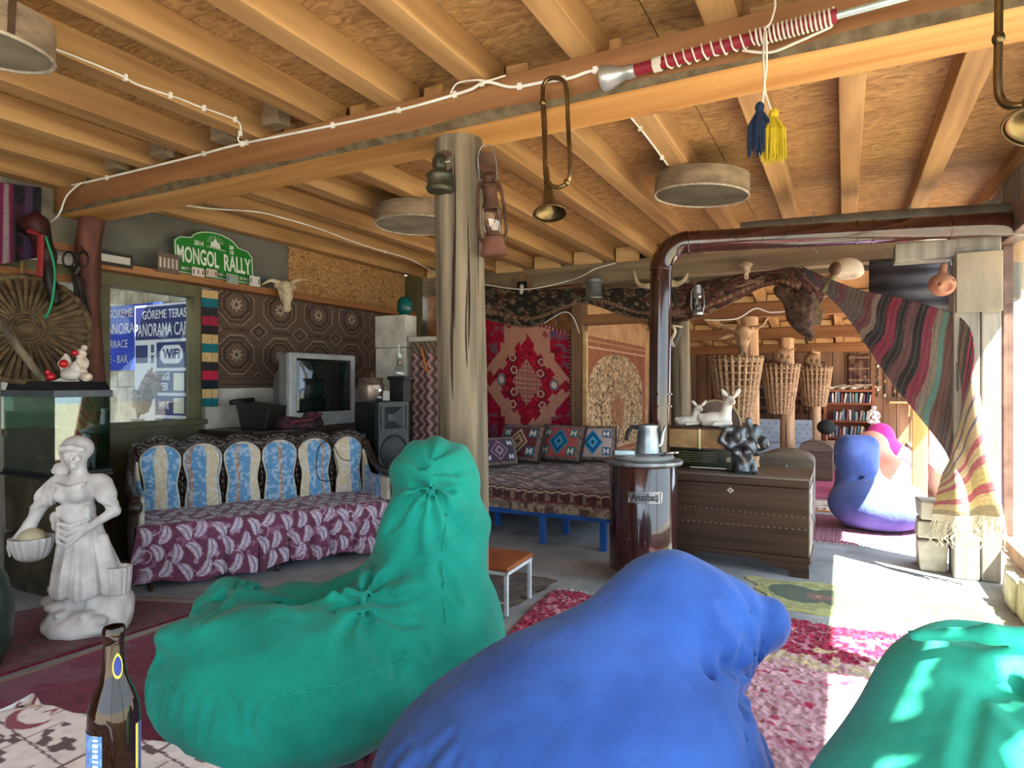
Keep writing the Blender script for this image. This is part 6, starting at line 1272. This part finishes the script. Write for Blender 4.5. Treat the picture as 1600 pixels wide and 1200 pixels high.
def skullf(p):
    d = U(.03, ell(p, (0, 0, .30), (.085, .075, .075)), cap(p, (0, -.03, .25), (0, -.06, .06), .070, .036), ell(p, (0, -.06, .045), (.042, .035, .035)), ell(p, (-.085, .0, .31), (.04, .03, .03)), ell(p, (.085, 0, .31), (.04, .03, .03)))
    for s in (-1, 1): d = smax(d, -ell(p, (s*.062, -.055, .225), (.026, .03, .028)), .012); d = smin(d, cap(p, (s*.07, -.02, .24), (s*.055, -.04, .15), .018, .012), .012)
    return smax(d, -ell(p, (0, -.10, .06), (.02, .03, .03)), .01)
skm = solid('skull', skullf, (-.16, -.13, -.01), (.16, .11, .41), .010)
def skull(label, loc, rzv, s, mat, horns, tilt=0, cat_='skull'):
    e = thing('animal_skull', label, cat_, loc, rzv, 'animal skulls'); e.scale = (s,)*3; e.rotation_euler = (tilt, 0, rzv); link('cranium', skm.copy(), mat, e, smooth=True)
    for h in horns: MB().tube(cat([Vector(p) for p in h], 5), [.032-.026*i/(5*(len(h)-1)) for i in range(5*(len(h)-1)+1)], 10).build('horn', mat, e, smooth=True)
    return e
q = at(442, 490, x=-4.84); skull('small white goat skull with spread horns on the ledge at the osb board', (q.x+.03, q.y, q.z), 1.15, .85, bone, [[(-.06, 0, .34), (-.16, .01, .36), (-.26, .02, .30)], [(.06, 0, .34), (.15, .02, .40), (.28, .02, .41)]])
# ================================================================ things hung on the back beam
e = thing('picture_frame', 'small brown picture frame with a white figure hung on the back beam', 'picture', tuple(at(815, 476, y=6.84))); fw = M('frame_wood', '#6a4e38', '#86674c', rough=.5)
for d in ((-.12, -.07, 0, .03, 0, .33), (.07, .12, 0, .03, 0, .33), (-.07, .07, .003, .027, 0, .05), (-.07, .07, .003, .027, .28, .36)): MB().bx(*d).build('frame_side', fw, e, bevel=.004)
MB().bx(-.07, .07, .015, .02, .05, .28).build('picture', black, e); MB().lathe([(0, 0), (.03, .01), (.022, .05), (.03, .09), (.018, .12), (.028, .15), (.0, .18)], 14, (0, .005, .07)).build('figure', whitec, e, smooth=True)
e = thing('tin_pail', 'small tin pail hanging mouth down from the back beam', 'pail', tuple(at(928, 468, y=6.75))); zinc = M('zinc', '#6f7676', '#929a9a', rough=.4, metal=.6, scale=6)
MB().lathe([(0, .0), (.118, .005), (.12, .015), (.095, .05), (.085, .17), (.10, .185), (.10, .22), (.08, .24), (0, .245)], 30).build('body', zinc, e, smooth='auto'); MB().tube([(-.1, 0, .2), (-.06, 0, .29), (.06, 0, .29), (.1, 0, .2)], .005, 6).build('bail', iron, e)
q = at(1040, 545, y=6.86); e = thing('horse_collar', 'dark oval leather horse collar with cattle horns above it on the opening post', 'horse collar', tuple(q), 0); lea = M('dark_leather', '#1e1c17', '#38342a', rough=.6, scale=12, bump=.2)
MB().tube([(.135*math.cos(a), -.02, .33+.33*math.sin(a)) for a in np.linspace(0, 2*PI, 40, endpoint=False)], .048, 12, closed=True).build('padded_ring', lea, e, smooth=True)
for s, pts in ((-1, [(-.06, -.04, .70), (-.18, -.05, .68), (-.29, -.05, .72), (-.335, -.05, .86)]), (1, [(.06, -.04, .70), (.13, -.05, .68), (.2, -.05, .71), (.245, -.05, .78)])): MB().tube(cat([Vector(p) for p in pts], 6), [.045-.036*i/18 for i in range(19)], 10).build('horn', bone, e, smooth=True)
MB().tube([(-.19, -.08, .21), (-.05, -.09, .22), (.1, -.09, .24), (.20, -.09, .22)], .012, 8).build('bone_bar', bone, e, smooth=True); MB().ell((.05, -.07, .42), (.03, .02, .07), 10, 7).build('white_boss', whitec, e, smooth=True); MB().prism([(.0, .02), (.10, -.02), (.05, .12), (-.02, .1)], .01, c=(.02, -.08, .03)).build('white_tag', whitec, e)
MB().tube(cat([Vector((.03, -.08, .12)), Vector((.08, -.09, .10)), Vector((.12, -.09, .17)), Vector((.10, -.09, .23))], 5), .018, 8).build('bone_hook', bone, e, smooth=True)
e = thing('carriage_lamp', 'small silvery railway lantern tied under the valance', 'lantern', tuple(at(1090, 492, y=6.68)), .2); sv = M('silver_tin', '#8d9296', '#b8bcc0', rough=.3, metal=.7, scale=9); MB().lathe([(.05, 0), (.055, .02), (.04, .04), (.03, .05)], 20).build('base', sv, e, smooth='auto'); MB().lathe([(.035, .05), (.04, .12), (.03, .17)], 20, cap=False).build('globe', cg, e, smooth=True); MB().lathe([(.035, .17), (.045, .19), (.035, .22), (.042, .24), (.03, .28), (.035, .30)], 20).build('hood', sv, e, smooth='auto')
for s in (-1, 1): MB().tube([(s*.05, 0, .02), (s*.065, 0, .1), (s*.06, 0, .24), (s*.03, 0, .29)], .007, 8).build('side_tube', sv, e, smooth=True)
q = at(1166, 438, y=6.74); skull('small bird like skull hung from the back beam above the valance', tuple(q), .1, .5, bone, [])
e = thing('gourd_mask', 'pale round gourd mask with a brown patch at the top of the kilim', 'mask', tuple(at(1322, 420, y=6.55)), .2)
link('gourd', solid('gourd', lambda p: smax(U(.03, ell(p, (0, 0, 0), (.14, .11, .10)), ell(p, (.07, -.03, -.04), (.07, .06, .05))), -ell(p, (-.02, -.09, -.10), (.12, .08, .05)), .02), (-.17, -.14, -.14), (.17, .14, .13), .010), M('pale_gourd', '#a89880', '#cfc2aa', rough=.6, scale=4), e, smooth=True); MB().ell((-.09, -.03, 0), (.058, .085, .065), 14, 9).build('brown_patch', M('brown_patch', '#5d4433', '#6e5440', rough=.7), e, smooth=True)
MB().tube(cat([Vector((-.1, 0, -.05)), Vector((-.14, 0, -.12)), Vector((-.19, .02, -.20))], 5), [.022]*11, 8).build('green_stalk', M('dried_stalk', '#6b6a44', '#85835c', rough=.8), e, smooth=True)
e = thing('clay_mask', 'round clay jug with a hollow face hanging by the corner post', 'jug', tuple(at(1472, 445, y=5.30)), .3); clay = M('terracotta', '#8d5c48', '#ab7860', rough=.75, scale=8)
link('jug_body', solid('jug_body', lambda p: smax(smax(smax(U(.02, ell(p, (0, 0, 0), (.085, .08, .08)), cap(p, (0, 0, .07), (.01, 0, .13), .025, .022)), -ell(p, (.0, -.09, -.03), (.045, .05, .04)), .01), -ell(p, (-.05, -.075, .0), (.014, .03, .014)), .005), -ell(p, (.045, -.075, .03), (.014, .03, .014)), .005), (-.12, -.12, -.11), (.12, .11, .17), .006), clay, e, smooth=True); MB().tube([(.01, 0, .12), (.02, .0, .16), (.05, 0, .17), (.06, 0, .13)], .006, 6).build('loop', iron, e)
# ================================================================ baskets with skulls on the back room posts
wk_ = M('wicker', '#8a6c4c', '#b7977a', rough=.8, scale=24); wkd = M('dark_wicker', '#4d3a2a', '#6d543e', rough=.85, scale=24)
def basket(label, c, rt, rb, h, nr):
    e = thing('wicker_basket', label, 'basket', c, 0, 'wicker baskets on the back room posts'); lean = math.atan((rt-rb)/h)
    rib = MB().tube([(rb, 0, 0), (rb+(rt-rb)*.55, 0, h*.5), (rt, 0, h), (rt+.01, 0, h+.03)], [.020, .021, .021, .010], 6).mesh('rib'); rib.materials.append(wk_)
    for i in range(nr): o = bpy.data.objects.new('rib', rib); COL.objects.link(o); o.parent = e; o.rotation_euler = (0, 0, 2*PI*i/nr)
    m = MB(); rows = int(h/.027)
    for k in range(rows):
        z = (k+.5)/rows*h; f = z/h; r = rb+(rt-rb)*f
        if .58 < f < .92 and k % 3: continue
        n = nr*4; m.tube([((r+.011*math.cos(j*PI/2+k*PI))*math.cos(2*PI*j/n), (r+.011*math.cos(j*PI/2+k*PI))*math.sin(2*PI*j/n), z) for j in range(n)], .0125, 5, closed=True)
    m.build('weave', wk_, e, smooth=True); MB().lathe([(0, .01), (rb*.98, .01), (rt*.97, h*.98), (rt*.93, h*.98), (rb*.92, .03), (0, .03)], 32, cap=False).build('lining', wkd, e, smooth=True)
    MB().tube([(rt*math.cos(a), rt*math.sin(a), h+.006*math.sin(9*a)) for a in np.linspace(0, 2*PI, 40, endpoint=False)], .018, 6, closed=True).build('rim', wkd, e, smooth=True)
    MB().lathe([(0, -.01), (rb*1.02, -.01), (rb*1.04, .03), (rb, .05)], 28).build('foot_band', wk_, e, smooth='auto')
    return e
def bk_(px, y): q = at(px, 600, y=y); return q.x
basket('largest wicker basket on the nearest back room post, under the horned skull', (bk_(1150, 8.17), 8.17, .90), .30, .175, .76, 24); basket('middle wicker basket on the second back room post', (bk_(1219, 10.05), 10.05, .93), .255, .15, .68, 22); basket('smallest wicker basket on the farthest back room post', (bk_(1273, 11.68), 11.68, .99), .25, .16, .62, 22)
skull('large brown cow skull with curved horns above the largest basket', (bk_(1163, 8.40)-.02, 8.36, 1.67), .25, 1.1, brownbone, [[(-.08, 0, .33), (-.2, .02, .36), (-.30, .02, .44)], [(.08, 0, .33), (.2, .02, .36), (.27, .02, .46)], [(-.1, .0, .27), (-.2, -.02, .24), (-.26, -.02, .22)]], tilt=.15)
def hd(p): return smax(smax(smax(U(.02, ell(p, (0, 0, .13), (.13, .11, .13)), ell(p, (.03, -.06, .04), (.07, .05, .05))), -ell(p, (-.03, -.10, .13), (.03, .03, .03)), .01), -ell(p, (.06, -.09, .13), (.03, .03, .03)), .01), -ell(p, (.02, -.11, .05), (.04, .02, .015)), .006)
hm = solid('head', hd, (-.15, -.14, -.03), (.15, .13, .28), .012)
e = thing('carved_gourd', 'carved gourd head stuck above the middle basket', 'ornament', (bk_(1224, 10.2), 10.15, 1.62)); link('head', hm, brownbone, e, smooth=True); MB().tube([(.1, 0, .22), (.17, 0, .25)], [.02, .008], 8).build('ear', brownbone, e)
e = thing('carved_gourd', 'round gourd head with a stalk above the smallest basket', 'ornament', (bk_(1269, 11.75), 11.74, 1.61)); link('head', hm.copy(), M('dark_gourd', '#7d6148', '#9c7e62', rough=.8), e, smooth=True); MB().tube([(0, 0, .25), (.01, 0, .33)], [.03, .006], 8).build('stalk', brownbone, e)
# ================================================================ back room furniture
def trunk(label, c, w, d, h, arch_):
    e = thing('arched_chest', label, 'chest', c, 0, 'arched chests in the back'); gw = M('grey_chest_wood', '#54493f', '#75695c', rough=.6, scale=8, stretch=(.15, 1, 1)); lw = M('pale_chest_side', '#7c7268', '#989086', rough=.6)
    MB().bx(-w/2, w/2, -d/2, d/2, .03, h).build('body', gw, e, bevel=.006); P = [(-w/2-.008, h), (w/2+.008, h)]+[((w/2+.008)*math.cos(PI*i/12), h+.03+arch_*math.sin(PI*i/12)) for i in range(13)]
    MB().prism(P, d+.02, c=(0, -d/2-.012, 0)).build('arched_lid', gw, e); MB().bx(w/2, w/2+.006, -d/2, d/2, .04, h).build('side_panel', lw, e); MB().bx(-w/2, w/2, -d/2, d/2, 0, .03).build('base', gw, e); MB().ell((0, -d/2-.012, h+.0), (.012, .006, .016), 8, 5).build('lock', iron, e)
trunk('grey wooden chest with an arched lid just behind the big chest', (-.47, 6.45, .012), .44, .36, .60, .10); trunk('brown arched chest at the foot of the middle post in the back room', (-.36, 10.05, .012), .42, .40, .40, .10)
bs = thing('bookcase', 'tall red brown bookcase against the far wall of the back room', 'bookcase', (.06, 12.35, 0)); rbw = M('red_brown_wood', '#8a4a2e', '#a6603e', rough=.5, scale=6, stretch=(.1, 1, 1))
for x in (-.36, .36): MB().bx(x-.02, x+.02, -.14, .14, 0, 1.28 if x < 0 else 1.32).build('side', rbw, bs)
MB().bx(-.36, .36, .12, .14, 0, 1.26).build('back', rbw, bs)
for z in (.1, .42, .70, 1.0, 1.22): MB().bx(-.34, .34, -.14, .12, z, z+.03).build('shelf', rbw, bs)
cols = ['#b8aca4', '#6c7c94', '#8a4c50', '#d2cabd', '#3c5a6a', '#8f9aa6', '#a08478', '#5a8f9c', '#c5b7a6', '#6a4a5c', '#2f3d52', '#d8d5cf']
k = 0; pg = M('book_paper', '#cfc6b4', rough=.9)
for z, n, x0 in ((.13, 11, -.30), (.45, 11, -.3), (.73, 13, -.24), (1.03, 15, -.30)):
    x = x0
    for i in range(n):
        w = R.uniform(.024, .042); h = R.uniform(.14, .19); c = cols[k % len(cols)]; k += 1
        e = thing('book', 'book', 'book', (.06+x+w/2, 12.30, z+.0015), 0, 'books in the bookcase'); e.rotation_euler = (0, R.choice((0, .0, .06, .14)), 0); cm = M('cover_'+c[1:], c, rough=.6)
        MB().bx(-w/2, w/2, -.065, .065, .0, h).build('cover', cm, e, bevel=.002); MB().bx(-w/2+.004, w/2-.004, -.06, .067, .003, h+.0012).build('pages', pg, e); x += w+.016
        e['label'] = '%s book from the left on the %s shelf of the red brown bookcase' % (['first', 'second', 'third', 'fourth', 'fifth', 'sixth', 'seventh', 'eighth', 'ninth', 'tenth', 'eleventh', 'twelfth', 'thirteenth', 'fourteenth', 'fifteenth'][i], {.13: 'lowest', .45: 'second lowest', .73: 'second highest', 1.03: 'highest'}[z])
        if x > .31: break
e = thing('driftwood', 'bleached driftwood and shells lying on top of the bookcase', 'driftwood', (.06, 12.35, 1.25))
for a in range(5): x = -.3+.13*a; MB().tube(cat([Vector((x, R.uniform(-.08, .05), .02)), Vector((x+.12, R.uniform(-.08, .05), .05+R.uniform(0, .03))), Vector((x+.26, 0, .03+R.uniform(0, .06)))], 4), [.022, .02, .024, .02, .016, .02, .015, .012, .008], 7).build('branch', bone, e, smooth=True)
for x in (-.28, -.1, .06): MB().ell((x, -.06, .03), (.05, .04, .03), 10, 6).build('shell', whitec, e, smooth=True)
st_ = thing('cushioned_stool', 'small wooden stool with a tan seat before the bookcase', 'stool', (at(1312, 600, y=11.0).x, 11.0, .010)); tan = M('tan_seat', '#a48c78', '#bfa792', rough=.8)
MB().lathe([(0, .38), (.2, .38), (.22, .42), (.2, .46), (0, .47)], 28).build('seat', tan, st_, smooth='auto')
for a in (.8, 2.4, 4, 5.5): MB().tube([(.15*math.cos(a), .15*math.sin(a), .38), (.19*math.cos(a), .19*math.sin(a), 0)], .018, 8).build('leg', rbw, st_)
e = thing('black_hat', 'round black felt hat on a peg stand in front of the bookcase', 'hat', (at(1291, 600, y=10.6).x, 10.55, .010)); MB().ell((0, 0, .70), (.125, .125, .11), 22, 12).build('crown', M('black_felt', '#1a1f20', '#262c2d', rough=.9), e, smooth=True); MB().tube([(0, 0, 0), (0, 0, .60)], .02, 8).build('peg', rbw, e); MB().lathe([(0, 0), (.1, 0), (.1, .02), (0, .02)], 20).build('foot', rbw, e)
be = thing('padded_bench', 'pale blue bench with small dark dashes at the far left of the back room', 'bench', (-1.15, 11.75, 0)); pb = M('pale_blue_vinyl', '#a7b4c4', '#bcc7d4', rough=.6)
MB().bx(-.75, .72, -.25, .25, .12, .34).build('seat', pb, be, bevel=.02); MB().bx(-.75, .72, .18, .28, .34, .74).build('backrest', pb, be, bevel=.02); m = MB()
for i in range(12):
    for j in range(4): x = -.68+.12*i+(.06 if j % 2 else 0); m.bx(x-.018, x+.018, .174, .181, .42+.08*j, .43+.08*j)
m.build('dashes', M('slate_dash', '#4d5662', rough=.7), be)
for x in (-.7, .67): MB().bx(x-.03, x+.03, -.2, .2, 0, .12).build('foot', rbw, be)
u_ = None
def rug_d(c1, c2, s):
    def fn(u, v, X, Y):
        C = base(u, c1); paint(C, vnoise(X*14, Y*14, s) > .58, c2); paint(C, np.abs(((Y*5) % 1)-.5) < .08, '#8a6c58'); return C
    return fn
for i, (x0, x1, z0, z1, c1, c2, lab) in enumerate(((-2.3, -1.85, .75, 1.85, '#5c2a2c', '#7d4a40', 'narrow maroon rug at the left of the far wall'), (-1.8, -1.3, .8, 1.85, '#3e3438', '#6d5450', 'dark grey rug on the far wall behind the largest basket'), (-1.25, -.7, .8, 1.8, '#5d3a34', '#8a5f50', 'brown rug on the far wall behind the middle basket'), (-.65, -.3, .8, 1.75, '#4d3a36', '#7a6258', 'dark brown rug on the far wall between the two small baskets'), (.05, .38, 1.32, 1.88, '#4a342e', '#6b4d42', 'folded brown rug above the bookcase'))):
    hang('wall_rug', lab, [(x0, 12.93, z0), (x1, 12.93, z0), (x1, 12.93, z1), (x0, 12.93, z1)], 40, 80, rug_d(c1, c2, i), .012, group='rugs on the far wall')
for i, (px, l, cc) in enumerate(((1352, .5, '#5a4436'), (1372, .62, '#6d5a44'), (1383, .75, '#4a4a3a'), (1398, .45, '#6b3c34'), (1405, .55, '#3c4a6a'))):
    q = at(px, 600, y=12.8); e = thing('bead_string', ['brown dried gourd string right of the bookcase', 'thin tan bead string above the small statue', 'green and white bead string on the far wall', 'red and white bead string on the far wall', 'blue and black bead string nearest the kilim'][i], 'bead string', (q.x, 12.945, 1.25), 0, 'bead strings on the far wall'); MB().tube([(0, 0, -.1), (.01, 0, .6)], .008, 6).build('cord', darkwood, e)
    for j in range(6): MB().ell((0, 0, -.1+j*l/6), (.022, .022, .03), 9, 6).build('bead', M('bead_%d' % ((i+j) % 4), ['#7a6a52', cc, '#c9bfae', '#2f3a34'][(i+j) % 4], rough=.5), e, smooth=True)
e = thing('wall_shelf', 'small pale shelf on the far wall with a white shell', 'shelf', (at(1408, 600, y=12.8).x, 12.8, 1.02)); MB().bx(-.18, .16, -.1, .15, 0, .03).build('board', pineX, e); MB().tube([(.12, 0, 0), (.12, .1, -.22)], .015, 6).build('brace', pineX, e); MB().ell((.1, 0, .06), (.05, .04, .035), 10, 6).build('shell', whitec, e, smooth=True)
# ================================================================ far left wall clutter
q = Vector((-4.80, 2.27, 1.715)); wt = thing('wicker_tray', 'round ribbed wicker tray standing behind the swan ornament', 'basket tray', tuple(q)); wdir = Vector((.907, -.42, .18)).normalized(); rot = wdir.to_track_quat('Z', 'Y').to_matrix()
dk = M('brown_wicker', '#3c2f1e', '#6a563a', rough=.8, scale=14, bump=.2)
rib = MB().tube([Vector((.10, 0, .02)), Vector((.22, 0, .03)), Vector((.345, 0, .0))], [.010, .014, .017], 6).mesh('rib'); rib.materials.append(dk)
for i in range(44): o = bpy.data.objects.new('rib', rib); COL.objects.link(o); o.parent = wt; o.rotation_euler = (rot @ rz(2*PI*i/44)).to_euler()
MB().lathe([(0, .005), (.345, -.015), (.345, -.025), (0, -.02)], 40, mat=rot).build('backing', wkd, wt)
for r in (.10, .055): MB().tube([rot @ Vector((r*math.cos(a), r*math.sin(a), .028)) for a in np.linspace(0, 2*PI, 30, endpoint=False)], .010, 6, closed=True).build('hub_ring', dk, wt, smooth=True)
MB().lathe([(0, .02), (.1, .018), (.1, .0), (0, 0)], 24, mat=rot).build('hub', dk, wt)
MB().tube([rot @ Vector((.355*math.cos(a), .355*math.sin(a), .01*math.sin(a*40))) for a in np.linspace(0, 2*PI, 120, endpoint=False)], .022, 6, closed=True).build('plaited_edge', dk, wt, smooth=True)
a, b = at(-6, 498, x=-4.70), at(66, 592, x=-4.60); e = thing('wooden_stick', 'smooth wooden stick leaning across the wicker tray', 'stick', tuple(b)); MB().tube([a-b, (a-b)*.5, Vector((0, 0, 0))], [.024, .026, .022], 10).build('shaft', logm, e, smooth=True); MB().ell((0, 0, 0), .024, 10, 6).build('rounded_end', logm, e, smooth=True)
def rug_sb(u, v, X, Y):
    C = base(u, '#1c1a1e'); paint(C, vnoise(X*20, Y*20) > .7, '#3d1c30'); paint(C, (np.abs(u-.45) < .1), '#5c1c3c'); paint(C, (np.abs(u-.45) < .03), '#7d6a70'); paint(C, (np.abs(u-.8) < .06), '#3a2a44'); return C
hang('saddle_bag', 'black and magenta striped saddle bag hanging in the top left shadows', [at(-40, 420, x=-4.86), at(62, 402, x=-4.86), at(66, 292, x=-4.86), at(-40, 280, x=-4.86)], 60, 60, rug_sb, .03, (1, 0, 0))
def harness(p): return U(.03, cap(p, (0, 0, .22), (.06, 0, .02), .07, .05), cap(p, (.06, 0, .02), (.11, 0, -.30), .05, .035), ell(p, (-.04, 0, .2), (.1, .06, .06)))+lump(p, .008, 30)
q = at(58, 400, x=-4.78); e = thing('leather_harness', 'dark red and black leather harness hanging left of the red post', 'harness', tuple(q), YAW); link('strap_bundle', solid('strap_bundle', harness, (-.18, -.12, -.38), (.2, .12, .34), .014), M('black_red_leather', '#161210', '#3a1414', rough=.5, scale=6, lo=.5, hi=.62), e, smooth=True); MB().tube(cat([Vector((.1, -.06, .12)), Vector((.16, -.06, -.1)), Vector((.14, -.06, -.32)), Vector((.09, -.05, -.42))], 5), .007, 6).build('green_string', M('green_string', '#1c8a5c', rough=.7), e, smooth=True); MB().tube([(.0, -.07, .15), (.08, -.07, .12), (.07, -.07, -.15)], .02, 6).build('red_strap', M('red_strap', '#7a1c22', rough=.6), e)
for px, l in ((24, .4), (34, .46)):
    a = at(px, 395, y=2.30); e = thing('bamboo_cane', 'pale bamboo cane hanging above the wicker tray, %s one' % ('left' if px == 24 else 'right'), 'cane', (a.x, a.y, a.z-l), 0, 'bamboo canes'); MB().tube([(0, 0, 0), (0, 0, l)], .012, 8).build('cane', M('bamboo', '#8a6c40', '#a8885a', rough=.5), e, smooth=True)
    for z in (.12, .28): MB().lathe([(.0125, z), (.0145, z+.005), (.0125, z+.01)], 10, cap=False).build('node', M('bamboo', '#8a6c40'), e)
q = at(118, 410, y=2.60); e = thing('iron_shears', 'old iron shears with ring handles hanging on the red post', 'shears', tuple(q), YAW); ir = M('old_iron', '#2e2a28', '#4a4542', rough=.5, metal=.7)
for s, bl_ in ((-1, [(-.02, 0, -.12), (.06, 0, -.30), (.115, 0, -.37), (.10, 0, -.30)]), (1, [(.02, -.01, -.12), (.03, -.01, -.25), (.06, -.01, -.34), (.0, -.01, -.2)])):
    MB().tube([(s*.05+.04*math.cos(a), 0, .02+.055*math.sin(a)) for a in np.linspace(0, 2*PI, 18, endpoint=False)], .008, 6, closed=True).build('ring_handle', ir, e, smooth=True); MB().tube([(s*.03, 0, -.03), (-s*.01, 0, -.10), bl_[1], bl_[2]], [.012, .016, .022, .004], 6, flat=.3).build('blade', ir, e)
# ================================================================ signs seen through the bar window
navy = M('sign_navy', '#1c2150', '#232860', rough=.5); wsg = M('sign_cream_white', '#a9aab0', rough=.6); bsg = M('sign_blue', '#1c38a0', '#2444b4', rough=.5)
F0 = (PI/2, 0, 0)
sb = thing('price_board', 'navy and white cafe price board standing behind the bar window', 'sign board', (-5.66, 3.80, .3), .0)
MB().bx(-.42, .42, 0, .03, 0, 1.80).build('board', wsg, sb); MB().bx(.42, .45, -.01, .04, 0, 1.82).build('edge_frame', M('grey_frame', '#77756c', rough=.5), sb); MB().bx(.44, .47, .03, .6, 0, 1.75).build('side_leaf', M('dark_grey_leaf', '#35342f', '#48463f', rough=.8), sb)
def panel(x0, x1, z0, z1, mat=navy): return MB().bx(x0, x1, -.004, 0, z0, z1).build('panel', mat, sb)
h = panel(-.40, .40, 1.47, 1.78); text('lettering', 'GÖREME TERAS', .115, wsg, h, (.03, -.005, 1.70), F0, xs=.80, bold=.001); text('lettering', 'PANORAMA CAFE', .155, wsg, h, (.0, -.005, 1.555), F0, xs=.66, ys=1.1, bold=.001)
pw_ = panel(-.08, .36, 1.20, 1.44); MB().prism([(-.02, 1.28), (.03, 1.24), (.24, 1.24), (.30, 1.29), (.30, 1.36), (.25, 1.41), (.03, 1.41), (-.02, 1.36)], .002, c=(0, -.006, 0)).build('wifi_mark', wsg, pw_); text('lettering', 'WiFi', .125, navy, pw_, (.14, -.007, 1.325), F0, bold=.004)
for z0, z1, s_ in ((.97, 1.17, 'LARGE\nBEER'), (.76, .94, 'WINE'), (.55, .73, 'WATER'), (.3, .52, 'ICE\nTEA')):
    p = panel(-.10, .36, z0, z1); text('lettering', s_ if s_ != 'ICE\nTEA' else '', .095, wsg, p, (.03, -.005, (z0+z1)/2), F0, xs=.6, bold=.003) if s_ != 'ICE\nTEA' else None; MB().bx(.17, .32, -.006, -.004, z0+.02, z1-.02).build('price_square', M('price_square', '#a9a898', rough=.7), p)
panel(-.40, -.22, 1.25, 1.42); text('lettering', 'B\nB', .10, navy, sb, (-.145, -.003, 1.33), F0, bold=.003, xs=.8)
s2 = thing('name_board', 'bright blue cafe name board behind the price board', 'sign board', (-6.9, 4.2, 1.5)); MB().bx(-.62, .60, 0, .03, 0, .70).build('board', bsg, s2)
for i, (tt, sz, xx) in enumerate((('GÖREME', .13, -.30), ('PANORAMA', .16, -.385), ('TERRACE', .12, -.375), ('CAFE - BAR', .12, -.47))): text('lettering', tt, sz, wsg, s2, (xx, -.004, .61-.165*i), F0, xs=.88, align='LEFT')
for x in (-.55, .5): MB().bx(x-.03, x+.03, .03, .06, -1.5, .6).build('leg', greywood, s2)
e = thing('dried_bouquet', 'dusty pink and grey dried bouquet standing inside the bar window', 'dried flowers', tuple(at(215, 655, x=-5.35))); m = MB(); m2 = MB()
for i in range(26):
    a = R.uniform(-1.0, .8); l = R.uniform(.15, .55); y = R.uniform(-.06, .06); tip = Vector((y, l*math.sin(a)*.35+l*.25, l*math.cos(a))); m2.tube([(0, 0, 0), tip*.5+Vector((0, .0, .02)), tip], .004, 4)
    for j in range(3): c = tip*R.uniform(.6, 1); m.ell(c, (.02, R.uniform(.02, .06), R.uniform(.015, .04)), 8, 5, mat=rx(R.uniform(-1, 1)))
m.build('petals', M('dusty_petals', '#6d5c54', '#a08c80', rough=.9, scale=7), e, smooth=True); m2.build('stems', wkd, e)
m = MB(); m.lathe([(0, -.3), (.06, -.3), (.08, -.15), (.05, 0)], 16); m.build('vase', plaster, e, smooth=True)
# ================================================================ vine on the eaves outside the window, shading the right corner
vn = thing('eaves_vine', 'leafy vine hanging from the eaves outside the sunny window', 'vine', (1.5, .95, 2.86)); lf = M('vine_leaf', '#3c6a20', '#5f8f34', rough=.6)
m = MB(); st_m = MB(); Rv = random.Random(5)
for s in range(6):
    y0 = -.45+s*.17; pts = [Vector((-.12, y0, .02)), Vector((.02+Rv.uniform(-.05, .05), y0+Rv.uniform(-.1, .1), .06)), Vector((Rv.uniform(.12, .3), y0+Rv.uniform(-.1, .1), -.12)), Vector((Rv.uniform(.1, .4), y0+Rv.uniform(-.15, .15), -.42))]; cv = cat(pts, 5); st_m.tube(cv, .006, 5)
    for p in cv:
        if Rv.random() < .6: continue
        for j in range(3):
            c = p+Vector((Rv.uniform(-.07, .07), Rv.uniform(-.07, .07), Rv.uniform(-.05, .05))); r_ = Rv.uniform(.04, .07); q = rz(Rv.uniform(0, 6)) @ rx(Rv.uniform(-.7, .7)); k = 7
            m.add([c+q @ Vector((r_*(1+.35*math.cos(3*2*PI*i/k))*math.cos(2*PI*i/k), r_*(1+.35*math.cos(3*2*PI*i/k))*math.sin(2*PI*i/k), .006*math.cos(4*PI*i/k))) for i in range(k)], [tuple(range(k))])
lv = m.build('foliage', lf, vn, fix=False, solid=.001); lv['kind'] = 'stuff'; st_m.build('stems', wkd, vn)
